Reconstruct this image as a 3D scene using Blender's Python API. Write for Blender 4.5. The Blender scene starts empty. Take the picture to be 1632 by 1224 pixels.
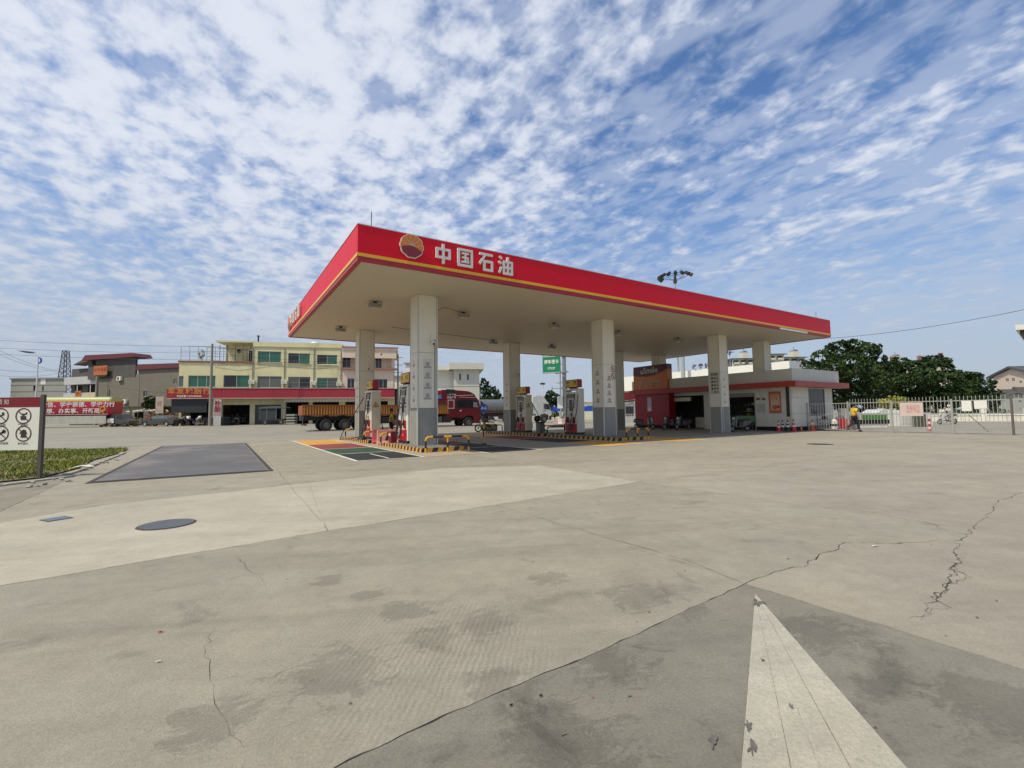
import bpy, bmesh, math, random
from mathutils import Vector, Matrix, Euler, noise
random.seed(7)
R = math.radians
PI = math.pi
S = bpy.context.scene
COL = S.collection

# ------------------------------------------------------------------ camera
CAM_H = 1.35
FPX, PITCH, ROLL = 737.92, 0.0644, -0.0122
cd = bpy.data.cameras.new("camera"); cam = bpy.data.objects.new("camera", cd); COL.objects.link(cam)
cd.sensor_fit = 'HORIZONTAL'; cd.sensor_width = 36.0; cd.lens = FPX / 1632 * 36.0
cd.clip_start = 0.05; cd.clip_end = 6000
rot = Euler((PI / 2 + PITCH, 0, 0)).to_matrix() @ Matrix.Rotation(ROLL, 3, 'Z')
cam.matrix_world = Matrix.Translation((0, 0, CAM_H)) @ rot.to_4x4()
S.camera = cam

# ------------------------------------------------------------------ light
YAW = 0.5668                       # heading of the filling station's long side
X0, Y0 = -4.7255, 14.0250          # near corner of its canopy
SUN_EL = R(56)
SUN_AZ = PI + YAW + R(5)           # world angle of the direction towards the sun
sun_dir = Vector((math.cos(SUN_EL) * math.cos(SUN_AZ), math.cos(SUN_EL) * math.sin(SUN_AZ), math.sin(SUN_EL)))
sd = bpy.data.lights.new("sun", 'SUN'); sun = bpy.data.objects.new("sun", sd); COL.objects.link(sun)
sd.energy = 3.6; sd.angle = R(0.6); sd.color = (1.0, 0.915, 0.77)
sun.rotation_euler = sun_dir.to_track_quat('Z', 'Y').to_euler(); sun.location = sun_dir * 80

world = bpy.data.worlds.new("World"); S.world = world; world.use_nodes = True
def build_world():
    nt = world.node_tree; N = nt.nodes; L = nt.links; N.clear()
    out = N.new('ShaderNodeOutputWorld'); bg = N.new('ShaderNodeBackground'); bg.inputs[1].default_value = 0.1
    sky = N.new('ShaderNodeTexSky'); sky.sky_type = 'NISHITA'; sky.sun_disc = False
    sky.sun_elevation = SUN_EL; sky.sun_rotation = PI / 2 - SUN_AZ
    sky.air_density = 1.0; sky.dust_density = 0.9; sky.ozone_density = 2.0
    tc = N.new('ShaderNodeTexCoord'); sep = N.new('ShaderNodeSeparateXYZ'); L.new(tc.outputs['Generated'], sep.inputs[0])
    def M(op, a, b=None, c=None, clamp=False):
        n = N.new('ShaderNodeMath'); n.operation = op; n.use_clamp = clamp
        for i, v in enumerate((a, b, c)):
            if v is None: continue
            if isinstance(v, (int, float)): n.inputs[i].default_value = v
            else: L.new(v, n.inputs[i])
        return n.outputs[0]
    def ramp(x, a, b):
        n = N.new('ShaderNodeMapRange'); n.interpolation_type = 'SMOOTHSTEP'
        n.inputs[1].default_value = a; n.inputs[2].default_value = b; L.new(x, n.inputs[0]); return n.outputs[0]
    def mixc(f, a, b):
        n = N.new('ShaderNodeMix'); n.data_type = 'RGBA'
        if isinstance(f, (int, float)): n.inputs[0].default_value = f
        else: L.new(f, n.inputs[0])
        for s, v in ((6, a), (7, b)):
            if isinstance(v, tuple): n.inputs[s].default_value = (*v, 1)
            else: L.new(v, n.inputs[s])
        return n.outputs[2]
    x, y, z = sep.outputs
    zc = M('MAXIMUM', z, 0.0); den = M('ADD', zc, 0.13)
    px = M('DIVIDE', x, den); py = M('DIVIDE', y, den)
    cmb = N.new('ShaderNodeCombineXYZ'); L.new(px, cmb.inputs[0]); L.new(py, cmb.inputs[1])
    def nz(scale, detail, rough, rotz=0.0, stretch=(1, 1, 1), dist=0.0, off=(0, 0, 0)):
        mp = N.new('ShaderNodeMapping'); mp.vector_type = 'TEXTURE'; mp.inputs[1].default_value = off; mp.inputs[2].default_value = (0, 0, rotz); mp.inputs[3].default_value = stretch
        L.new(cmb.outputs[0], mp.inputs[0]); n = N.new('ShaderNodeTexNoise'); n.noise_dimensions = '2D'
        n.inputs['Scale'].default_value = scale; n.inputs['Detail'].default_value = detail; n.inputs['Roughness'].default_value = rough
        n.inputs['Distortion'].default_value = dist; L.new(mp.outputs[0], n.inputs['Vector']); return n.outputs[0]
    A = R(-52)
    big = nz(0.75, 3, 0.55, off=(3.1, 1.7, 0))                      # where the deck is dense, where it opens
    puff = nz(10.5, 4.0, 0.56, rotz=A, stretch=(1.0, 0.85, 1), dist=0.1)      # mackerel puffs
    fine = nz(24, 4, 0.6, rotz=A, stretch=(1.3, 0.9, 1))
    mid = nz(3.4, 3, 0.5, rotz=A, stretch=(1.1, 0.85, 1), dist=0.2, off=(0.4, 2.2, 0))
    wisp = nz(7.5, 3.5, 0.52, rotz=A, stretch=(1.4, 0.8, 1), dist=0.15, off=(7, 2, 0))
    side = ramp(M('MULTIPLY', x, -1.0), -0.42, 0.25)
    dens = M('ADD', M('MULTIPLY', side, 0.15), M('MULTIPLY', M('SUBTRACT', big, 0.5), 0.33))
    v = M('ADD', M('ADD', M('ADD', M('MULTIPLY', puff, 0.55), M('MULTIPLY', mid, 0.36)), M('MULTIPLY', fine, 0.09)), dens)
    c1 = ramp(v, 0.41, 0.73)
    w2_ = M('ADD', M('ADD', M('MULTIPLY', wisp, 0.9), M('MULTIPLY', fine, 0.1)), M('MULTIPLY', M('SUBTRACT', big, 0.5), 0.35))
    c2 = M('MULTIPLY', ramp(w2_, 0.38, 0.66), 0.55)
    cloud = M('MAXIMUM', c1, c2)
    cloud = M('MULTIPLY', cloud, 0.92)
    tone = ramp(v, 0.5, 0.82)
    ccol = mixc(tone, (5.6, 6.3, 7.9), (8.0, 8.35, 9.2))
    skyc = N.new('ShaderNodeHueSaturation'); skyc.inputs['Saturation'].default_value = 1.12; skyc.inputs['Value'].default_value = 1.0
    L.new(sky.outputs[0], skyc.inputs['Color'])
    tnt = N.new('ShaderNodeVectorMath'); tnt.operation = 'MULTIPLY'; L.new(skyc.outputs[0], tnt.inputs[0]); tnt.inputs[1].default_value = (1.3, 1.4, 1.56)
    c = mixc(cloud, tnt.outputs[0], ccol)
    low = M('SUBTRACT', 1.0, ramp(z, 0.0, 0.46))
    c = mixc(M('MULTIPLY', low, 0.92), c, (4.35, 5.0, 6.0))
    L.new(c, bg.inputs[0]); L.new(bg.outputs[0], out.inputs[0])
build_world()
S.view_settings.view_transform = 'Standard'; S.view_settings.look = 'None'
S.view_settings.exposure = 0.0; S.view_settings.gamma = 1.0; S.view_settings.use_curve_mapping = False

# ------------------------------------------------------------------ measuring helpers
UX, UY = math.cos(YAW), math.sin(YAW)
def ST(u, v, z=0.0):
    """station frame (u along the canopy front, v along its left side) to world"""
    return Vector((X0 + UX * u - UY * v, Y0 + UY * u + UX * v, z))
def ray(px, py):
    u = (px - 816) / FPX; w = (py - 612) / FPX
    c, s = math.cos(-ROLL), math.sin(-ROLL); u, w = c * u - s * w, s * u + c * w
    z = -w; c, s = math.cos(PITCH), math.sin(PITCH)
    return Vector((u, c - s * z, s + c * z))
def at(px, py, Y):
    """the point at distance Y in front of the viewpoint that was sighted at (px, py)"""
    d = ray(px, py); return d * (Y / d.y) + Vector((0, 0, CAM_H))
def gx(px, Y):
    p = at(px, 660, Y); return Vector((p.x, Y, 0))
class Face:
    """upright survey plane from ground point a to ground point b"""
    def __init__(s, a, b):
        s.a = Vector((a[0], a[1], 0)); d = Vector((b[0] - a[0], b[1] - a[1], 0)); s.len = d.length; s.d = d.normalized()
        s.n = Vector((s.d.y, -s.d.x, 0)); s.rot = math.atan2(s.d.y, s.d.x)
    def sz(s, px, py):
        d = ray(px, py); o = Vector((0, 0, CAM_H)); t = (s.a - o).dot(s.n) / d.dot(s.n); p = o + d * t
        return (p - s.a).dot(s.d), p.z
    def rect(s, x0, y0, x1, y1):
        a = s.sz(x0, (y0 + y1) / 2)[0]; b = s.sz(x1, (y0 + y1) / 2)[0]
        xm = (x0 + x1) / 2; return a, b, s.sz(xm, y1)[1], s.sz(xm, y0)[1]

# ------------------------------------------------------------------ object helpers
def props(o, label=None, cat=None, group=None, kind=None):
    if label: o['label'] = label
    if cat: o['category'] = cat
    if group: o['group'] = group
    if kind: o['kind'] = kind
    return o
def thing(name, label, cat, loc=(0, 0, 0), rotz=0.0, group=None):
    o = bpy.data.objects.new(name, None); COL.objects.link(o); o.empty_display_size = 0.2
    o.location = loc; o.rotation_euler = (0, 0, rotz)
    return props(o, label, cat, group)
def copy_tree(o, parent=None):
    c = o.copy(); COL.objects.link(c); c.parent = parent
    for ch in list(o.children): copy_tree(ch, c)
    return c
def again(o, label, loc, rotz=None):
    c = copy_tree(o); c['label'] = label; c.location = loc
    if rotz is not None: c.rotation_euler = (0, 0, rotz)
    return c
class MB:
    def __init__(s): s.v = []; s.f = []; s.m = []
    def add(s, vs, fs, mi=0):
        k = len(s.v); s.v += [tuple(p) for p in vs]; s.f += [tuple(i + k for i in f) for f in fs]; s.m += [mi] * len(fs); return s
    def box(s, x0, x1, y0, y1, z0, z1, mi=0):
        return s.add([(x0, y0, z0), (x1, y0, z0), (x1, y1, z0), (x0, y1, z0), (x0, y0, z1), (x1, y0, z1), (x1, y1, z1), (x0, y1, z1)],
                     [(0, 3, 2, 1), (4, 5, 6, 7), (0, 1, 5, 4), (1, 2, 6, 5), (2, 3, 7, 6), (3, 0, 4, 7)], mi)
    def bbox(s, x0, x1, y0, y1, z0, z1, b=0.02, mi=0):
        """box with bevelled vertical and top edges"""
        p = [(x0 + b, y0), (x1 - b, y0), (x1, y0 + b), (x1, y1 - b), (x1 - b, y1), (x0 + b, y1), (x0, y1 - b), (x0, y0 + b)]
        cx, cy = (x0 + x1) / 2, (y0 + y1) / 2
        q = [(cx + (a - cx) * (1 - b / max(abs(x1 - x0) / 2, .001)), cy + (c - cy) * (1 - b / max(abs(y1 - y0) / 2, .001))) for a, c in p]
        vs = [(a, c, z0) for a, c in p] + [(a, c, z1 - b) for a, c in p] + [(a, c, z1) for a, c in q]
        fs = [tuple(range(7, -1, -1)), tuple(range(16, 24))]
        for i in range(8):
            j = (i + 1) % 8; fs += [(i, j, 8 + j, 8 + i), (8 + i, 8 + j, 16 + j, 16 + i)]
        return s.add(vs, fs, mi)
    def cyl(s, a, b, r, r2=None, n=12, cap=True, mi=0):
        a = Vector(a); b = Vector(b); r2 = r if r2 is None else r2
        d = (b - a).normalized(); u = d.orthogonal().normalized(); w = d.cross(u)
        vs = []
        for p, q in ((a, r), (b, r2)):
            for i in range(n):
                t = 2 * PI * i / n; vs.append(p + u * (math.cos(t) * q) + w * (math.sin(t) * q))
        fs = [(i, (i + 1) % n, n + (i + 1) % n, n + i) for i in range(n)]
        if cap: fs += [tuple(range(n - 1, -1, -1)), tuple(range(n, 2 * n))]
        return s.add(vs, fs, mi)
    def tube(s, pts, r, n=8, mi=0, radii=None):
        pts = [Vector(p) for p in pts]; rings = []; vs = []; u = None
        for i, p in enumerate(pts):
            d = (pts[min(i + 1, len(pts) - 1)] - pts[max(i - 1, 0)]).normalized()
            if u is None: u = d.orthogonal().normalized()
            u = (u - d * u.dot(d)).normalized(); w = d.cross(u); q = radii[i] if radii else r
            vs += [p + u * (math.cos(2 * PI * k / n) * q) + w * (math.sin(2 * PI * k / n) * q) for k in range(n)]
        fs = []
        for i in range(len(pts) - 1):
            fs += [(i * n + k, i * n + (k + 1) % n, (i + 1) * n + (k + 1) % n, (i + 1) * n + k) for k in range(n)]
        fs += [tuple(range(n - 1, -1, -1)), tuple(range((len(pts) - 1) * n, len(pts) * n))]
        return s.add(vs, fs, mi)
    def prism(s, poly, axis, a, b, mi=0):
        """poly in the two other axes (in xyz order), extruded along axis from a to b"""
        def P(p, t):
            return (t, p[0], p[1]) if axis == 'x' else (p[0], t, p[1]) if axis == 'y' else (p[0], p[1], t)
        n = len(poly); vs = [P(p, a) for p in poly] + [P(p, b) for p in poly]
        fs = [tuple(range(n - 1, -1, -1)), tuple(range(n, 2 * n))] + [(i, (i + 1) % n, n + (i + 1) % n, n + i) for i in range(n)]
        return s.add(vs, fs, mi)
    def ball(s, c, rx, ry=None, rz=None, n=10, m=7, mi=0, wob=0.0):
        ry = ry or rx; rz = rz or rx; vs = [(c[0], c[1], c[2] - rz)]
        for j in range(1, m):
            t = -PI / 2 + PI * j / m
            for i in range(n):
                a = 2 * PI * i / n; k = 1 + wob * random.uniform(-1, 1)
                vs.append((c[0] + rx * k * math.cos(t) * math.cos(a), c[1] + ry * k * math.cos(t) * math.sin(a), c[2] + rz * k * math.sin(t)))
        vs.append((c[0], c[1], c[2] + rz)); e = len(vs) - 1
        fs = [(0, 1 + (i + 1) % n, 1 + i) for i in range(n)]
        for j in range(m - 2):
            o = 1 + j * n; fs += [(o + i, o + (i + 1) % n, o + n + (i + 1) % n, o + n + i) for i in range(n)]
        o = 1 + (m - 2) * n; fs += [(o + i, o + (i + 1) % n, e) for i in range(n)]
        return s.add(vs, fs, mi)
    def torus(s, c, axis, Rr, r, n=24, k=8, mi=0, sq=1.0):
        """sq flattens the section along the axis"""
        c = Vector(c); ax = Vector(axis).normalized(); u = ax.orthogonal().normalized(); w = ax.cross(u); vs = []
        for i in range(n):
            t = 2 * PI * i / n; d = u * math.cos(t) + w * math.sin(t)
            for j in range(k):
                q = 2 * PI * j / k; vs.append(c + d * (Rr + r * math.cos(q)) + ax * (r * sq * math.sin(q)))
        fs = [(i * k + j, ((i + 1) % n) * k + j, ((i + 1) % n) * k + (j + 1) % k, i * k + (j + 1) % k) for i in range(n) for j in range(k)]
        return s.add(vs, fs, mi)
    def disc(s, c, axis, r, n=20, r_in=0.0, mi=0, wob=0):
        c = Vector(c); ax = Vector(axis).normalized(); u = ax.orthogonal().normalized(); w = ax.cross(u)
        o = [c + (u * math.cos(2 * PI * i / n) + w * math.sin(2 * PI * i / n)) * r for i in range(n)]
        if r_in <= 0: return s.add(o, [tuple(range(n))], mi)
        q = [c + (u * math.cos(2 * PI * i / n) + w * math.sin(2 * PI * i / n)) * r_in for i in range(n)]
        return s.add(o + q, [(i, (i + 1) % n, n + (i + 1) % n, n + i) for i in range(n)], mi)
    def quad(s, a, b, c, d, mi=0): return s.add([a, b, c, d], [(0, 1, 2, 3)], mi)
    def bar(s, a, b, w, y0, y1, mi=0):
        """flat stroke in the xz plane from a to b, between depths y0 and y1"""
        ax, az = a; bx, bz = b; L_ = math.hypot(bx - ax, bz - az); nx, nz_ = -(bz - az) / L_ * w / 2, (bx - ax) / L_ * w / 2
        return s.prism([(ax + nx, az + nz_), (bx + nx, bz + nz_), (bx - nx, bz - nz_), (ax - nx, az - nz_)], 'y', y0, y1, mi)
    def mesh(s, name, mats, smooth=False):
        me = bpy.data.meshes.new(name); me.from_pydata(s.v, [], s.f)
        for m in (mats if isinstance(mats, (list, tuple)) else [mats]): me.materials.append(m)
        if any(s.m): me.polygons.foreach_set('material_index', s.m)
        bm = bmesh.new(); bm.from_mesh(me); bmesh.ops.recalc_face_normals(bm, faces=bm.faces); bm.to_mesh(me); bm.free()
        if smooth:
            me.polygons.foreach_set('use_smooth', [True] * len(me.polygons))
            try: me.set_sharp_from_angle(angle=R(38))
            except Exception: pass
        me.update(); return me
    def build(s, name, mats, parent=None, smooth=False, label=None, loc=None, rot=None):
        return obj(name, s.mesh(name, mats, smooth), parent, label, loc, rot)
def obj(name, me, parent=None, label=None, loc=None, rot=None):
    o = bpy.data.objects.new(name, me); COL.objects.link(o)
    if parent: o.parent = parent
    if label: o['label'] = label
    if loc is not None: o.location = loc
    if rot is not None: o.rotation_euler = rot
    return o
def struct(o): o['kind'] = 'structure'; return o
_tx = {}
def text(name, s, size, mat_, parent=None, loc=(0, 0, 0), rot=(PI / 2, 0, 0), ext=0.0, bold=0.0, align='CENTER', sx=1.0, space=1.0):
    cu = bpy.data.curves.new(name, 'FONT'); cu.body = s; cu.size = size; cu.extrude = ext; cu.offset = bold
    cu.align_x = align; cu.align_y = 'CENTER'; cu.space_character = space; cu.resolution_u = 2
    t = bpy.data.objects.new(name, cu); COL.objects.link(t)
    me = bpy.data.meshes.new_from_object(t.evaluated_get(bpy.context.evaluated_depsgraph_get()))
    bpy.data.objects.remove(t); bpy.data.curves.remove(cu); me.name = name
    me.materials.clear(); me.materials.append(mat_)
    for v in me.vertices: v.co.x *= sx
    return obj(name, me, parent, None, loc, rot)

# ------------------------------------------------------------------ materials
def srgb(r, g, b):
    f = lambda c: (c / 255 / 12.92) if c <= 10 else ((c / 255 + 0.055) / 1.055) ** 2.4
    return (f(r), f(g), f(b))
_mats = {}
def mat(name, col, rough=0.6, metal=0.0, var=0.12, scale=3.0, bump=0.0, bscale=40.0, spec=0.5, dirt=0.0, dirtcol=(0.08, 0.07, 0.055), coat=0.0, emit=0.0, stretch=None, trans=0.0, alpha=1.0):
    if name in _mats: return _mats[name]
    col = (col[0] * 1.02, col[1], col[2] * 0.90)
    m = bpy.data.materials.new(name); m.use_nodes = True; nt = m.node_tree; N = nt.nodes; L = nt.links
    b = N['Principled BSDF']; b.inputs['Roughness'].default_value = rough; b.inputs['Metallic'].default_value = metal
    b.inputs['Specular IOR Level'].default_value = spec; b.inputs['Coat Weight'].default_value = coat
    b.inputs['Coat Roughness'].default_value = 0.15
    tc = N.new('ShaderNodeTexCoord'); src = tc.outputs['Object']
    if stretch:
        mp = N.new('ShaderNodeMapping'); mp.inputs[3].default_value = stretch; L.new(src, mp.inputs[0]); src = mp.outputs[0]
    n1 = N.new('ShaderNodeTexNoise'); n1.inputs['Scale'].default_value = scale; n1.inputs['Detail'].default_value = 6; n1.inputs['Roughness'].default_value = 0.62; L.new(src, n1.inputs['Vector'])
    mr = N.new('ShaderNodeMapRange'); mr.inputs[1].default_value = 0.25; mr.inputs[2].default_value = 0.75; mr.inputs[3].default_value = 1 - var; mr.inputs[4].default_value = 1 + var; L.new(n1.outputs[0], mr.inputs[0])
    mx = N.new('ShaderNodeVectorMath'); mx.operation = 'SCALE'; mx.inputs[0].default_value = col; L.new(mr.outputs[0], mx.inputs['Scale'])
    colout = mx.outputs[0]
    if dirt > 0:
        n2 = N.new('ShaderNodeTexNoise'); n2.inputs['Scale'].default_value = scale * 0.7; n2.inputs['Detail'].default_value = 8; n2.inputs['Roughness'].default_value = 0.7
        mp2 = N.new('ShaderNodeMapping'); mp2.inputs[1].default_value = (5, 3, 1); mp2.inputs[3].default_value = (1, 1, 0.35); L.new(tc.outputs['Object'], mp2.inputs[0]); L.new(mp2.outputs[0], n2.inputs['Vector'])
        r2 = N.new('ShaderNodeMapRange'); r2.inputs[1].default_value = 0.5; r2.inputs[2].default_value = 0.72; r2.inputs[4].default_value = dirt; L.new(n2.outputs[0], r2.inputs[0])
        mm = N.new('ShaderNodeMix'); mm.data_type = 'RGBA'; L.new(r2.outputs[0], mm.inputs[0]); L.new(colout, mm.inputs[6]); mm.inputs[7].default_value = (*dirtcol, 1); colout = mm.outputs[2]
    L.new(colout, b.inputs['Base Color'])
    rr = N.new('ShaderNodeMapRange'); rr.inputs[3].default_value = max(0, rough - 0.1); rr.inputs[4].default_value = min(1, rough + 0.1); L.new(n1.outputs[0], rr.inputs[0]); L.new(rr.outputs[0], b.inputs['Roughness'])
    if bump > 0:
        n3 = N.new('ShaderNodeTexNoise'); n3.inputs['Scale'].default_value = bscale; n3.inputs['Detail'].default_value = 4; L.new(src, n3.inputs['Vector'])
        bp = N.new('ShaderNodeBump'); bp.inputs['Strength'].default_value = bump; bp.inputs['Distance'].default_value = 0.02; L.new(n3.outputs[0], bp.inputs['Height']); L.new(bp.outputs[0], b.inputs['Normal'])
    if emit > 0:
        b.inputs['Emission Color'].default_value = (*col, 1); b.inputs['Emission Strength'].default_value = emit
    if trans > 0: b.inputs['Transmission Weight'].default_value = trans
    if alpha < 1: b.inputs['Alpha'].default_value = alpha
    _mats[name] = m; return m

def concrete(name, col, stain=0.5, streak=0.35, seed=0.0, grain=1.0, ridges=False, wet=0.0, patches=()):
    if name in _mats: return _mats[name]
    col = (col[0] * 1.01, col[1], col[2] * 0.95)
    m = bpy.data.materials.new(name); m.use_nodes = True; nt = m.node_tree; N = nt.nodes; L = nt.links; b = N['Principled BSDF']
    geo = N.new('ShaderNodeNewGeometry'); P = geo.outputs['Position']
    def nz(scale, detail, rough, rz=0.0, st=(1, 1, 1), off=0.0, dist=0.0):
        mp = N.new('ShaderNodeMapping'); mp.vector_type = 'TEXTURE'; mp.inputs[1].default_value = (seed + off, off * 1.7, seed); mp.inputs[2].default_value = (0, 0, rz); mp.inputs[3].default_value = st
        L.new(P, mp.inputs[0]); n = N.new('ShaderNodeTexNoise'); n.inputs['Scale'].default_value = scale; n.inputs['Detail'].default_value = detail
        n.inputs['Roughness'].default_value = rough; n.inputs['Distortion'].default_value = dist; L.new(mp.outputs[0], n.inputs['Vector']); return n.outputs[0]
    def rng(x, a, b_, lo, hi):
        n = N.new('ShaderNodeMapRange'); n.inputs[1].default_value = a; n.inputs[2].default_value = b_; n.inputs[3].default_value = lo; n.inputs[4].default_value = hi; L.new(x, n.inputs[0]); return n.outputs[0]
    def mul(a, b_):
        n = N.new('ShaderNodeMath'); n.operation = 'MULTIPLY'
        for i, v in enumerate((a, b_)):
            if isinstance(v, (int, float)): n.inputs[i].default_value = v
            else: L.new(v, n.inputs[i])
        return n.outputs[0]
    f = rng(nz(0.35, 5, 0.6), 0.3, 0.7, 0.90, 1.09)
    f = mul(f, rng(nz(2.3, 7, 0.68, off=3), 0.3, 0.7, 0.89, 1.10))
    f = mul(f, rng(nz(9, 6, 0.7, off=4), 0.3, 0.7, 0.93, 1.07))
    f = mul(f, rng(nz(60 * grain, 4, 0.75, off=5), 0.32, 0.68, 0.84, 1.14))
    f = mul(f, rng(nz(300 * grain, 2, 0.6, off=6), 0.35, 0.65, 0.88, 1.11))
    f = mul(f, rng(nz(0.8, 6, 0.66, rz=0.16, st=(3.2, 0.5, 1), off=9, dist=0.3), 0.50, 0.74, 1.0, 1 - streak * 0.5))   # tyre-worn streaks
    f = mul(f, rng(nz(1.7, 9, 0.7, off=14, dist=0.6), 0.57, 0.66, 1.0, 1 - stain * 0.42))                        # irregular stains
    f = mul(f, rng(nz(11, 5, 0.6, off=21), 0.66, 0.72, 1.0, 1 - stain * 0.35))                                       # spots
    f = mul(f, rng(nz(19, 3, 0.5, off=31), 0.70, 0.74, 1.0, 1.12))
    def near(cx, cy, r):
        n = N.new('ShaderNodeVectorMath'); n.operation = 'DISTANCE'; L.new(P, n.inputs[0]); n.inputs[1].default_value = (cx, cy, 0); return rng(n.outputs['Value'], 0, r, 1, 0)
    def mx_(a, b_):
        n = N.new('ShaderNodeMath'); n.operation = 'MAXIMUM'; L.new(a, n.inputs[0]); L.new(b_, n.inputs[1]); return n.outputs[0]
    if patches:
        acc = None
        for (cx, cy, r_) in patches: q = near(cx, cy, r_); acc = q if acc is None else mx_(acc, q)
        ad = N.new('ShaderNodeMath'); ad.operation = 'MULTIPLY_ADD'; L.new(acc, ad.inputs[0]); ad.inputs[1].default_value = 0.34; L.new(nz(6.5, 10, 0.80, rz=0.5, st=(1.3, .8, 1), off=90, dist=0.8), ad.inputs[2])
        f = mul(f, rng(ad.outputs[0], 0.65, 0.71, 1.0, 0.77))
    sc = N.new('ShaderNodeVectorMath'); sc.operation = 'SCALE'; sc.inputs[0].default_value = col; L.new(f, sc.inputs['Scale'])
    tint = N.new('ShaderNodeMix'); tint.data_type = 'RGBA'; tint.blend_type = 'MULTIPLY'; tint.inputs[0].default_value = 1
    cr = N.new('ShaderNodeMix'); cr.data_type = 'RGBA'; cr.inputs[6].default_value = (1.02, 0.99, 0.95, 1); cr.inputs[7].default_value = (0.96, 1.0, 1.02, 1)
    L.new(nz(0.6, 4, 0.6, off=40), cr.inputs[0]); L.new(sc.outputs[0], tint.inputs[6]); L.new(cr.outputs[2], tint.inputs[7])
    L.new(tint.outputs[2], b.inputs['Base Color'])
    b.inputs['Specular IOR Level'].default_value = 0.35
    L.new(rng(nz(1.3, 5, 0.6, off=50), 0.3, 0.7, 0.62 - wet, 0.88), b.inputs['Roughness'])
    h = nz(90, 5, 0.7, off=60)
    if ridges:
        wv = N.new('ShaderNodeTexWave'); wv.inputs['Scale'].default_value = 9; wv.inputs['Distortion'].default_value = 3.5; wv.inputs['Detail'].default_value = 3; wv.inputs['Detail Scale'].default_value = 1.2
        mp = N.new('ShaderNodeMapping'); mp.inputs[2].default_value = (0, 0, 0.12); L.new(P, mp.inputs[0]); L.new(mp.outputs[0], wv.inputs['Vector'])
        gm = near(-0.45, 2.75, 1.1); ad0 = N.new('ShaderNodeMath'); ad0.operation = 'MULTIPLY_ADD'; L.new(gm, ad0.inputs[0]); ad0.inputs[1].default_value = 0.6; L.new(nz(2.2, 5, 0.6, off=70), ad0.inputs[2])
        msk = rng(ad0.outputs[0], 0.62, 0.95, 0, 1)
        ad = N.new('ShaderNodeMath'); ad.operation = 'MULTIPLY_ADD'; L.new(mul(wv.outputs[0], msk), ad.inputs[0]); ad.inputs[1].default_value = 0.5; L.new(h, ad.inputs[2]); h = ad.outputs[0]
    bp = N.new('ShaderNodeBump'); bp.inputs['Strength'].default_value = 0.8; bp.inputs['Distance'].default_value = 0.007; L.new(h, bp.inputs['Height']); L.new(bp.outputs[0], b.inputs['Normal'])
    _mats[name] = m; return m

CONC = concrete('concrete_mid', (0.315, 0.288, 0.228), stain=0.5, streak=0.4, ridges=True, patches=[(-.95, 2.55, .5), (-1.35, 2.15, .35), (-.75, 3.3, .3), (-.2, 3.1, .35), (-.5, 2.9, .3), (-1.5, 3.9, .25), (.3, 3.9, .3), (.9, 3.5, .5), (-.1, 2.4, .3), (-1.1, 3.6, .25)])
CONC_R = concrete('concrete_beige', (0.335, 0.300, 0.240), stain=0.3, streak=0.3, seed=4)
CONC_P = concrete('concrete_pale', (0.42, 0.387, 0.312), stain=0.16, streak=0.3, seed=9)
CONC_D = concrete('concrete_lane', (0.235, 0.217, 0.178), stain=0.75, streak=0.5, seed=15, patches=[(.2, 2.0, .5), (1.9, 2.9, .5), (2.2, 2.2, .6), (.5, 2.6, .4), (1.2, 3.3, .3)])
CONC_F = concrete('concrete_road', (0.29, 0.267, 0.222), stain=0.35, streak=0.45, seed=22)
CONC_G = concrete('concrete_apron', (0.25, 0.225, 0.175), stain=0.5, streak=0.4, seed=31)
GREY_W = mat('grey_white_panel', (0.74, 0.715, 0.64), 0.45, var=0.05, scale=1.2, dirt=0.12)
GREY_P = mat('grey_paint', (0.27, 0.27, 0.26), 0.45, var=0.08, dirt=0.15)
BLACK = mat('black_rubber', (0.018, 0.018, 0.018), 0.75, var=0.3)
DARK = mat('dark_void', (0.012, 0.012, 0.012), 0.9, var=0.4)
STEEL = mat('galvanised_steel', (0.42, 0.43, 0.44), 0.42, metal=0.6, var=0.12)
WHITE = mat('white_paint', (0.74, 0.74, 0.72), 0.5, var=0.05, dirt=0.10)
CREAM = mat('cream_panel', (0.62, 0.58, 0.46), 0.45, var=0.05, dirt=0.1)
RED = mat('sign_red', (0.70, 0.008, 0.026), 0.42, var=0.05, scale=1.0, spec=0.2)
REDD = mat('dark_red', (0.20, 0.012, 0.018), 0.5, var=0.1)
YEL = mat('safety_yellow', (0.72, 0.36, 0.025), 0.5, var=0.1, dirt=0.2)
YELS = mat('stripe_yellow', (0.80, 0.46, 0.02), 0.4, var=0.05)
BLK = mat('safety_black', (0.025, 0.025, 0.025), 0.5, var=0.2)
GLASS = mat('dark_glass', (0.02, 0.025, 0.03), 0.08, var=0.2, spec=0.8)
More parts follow.
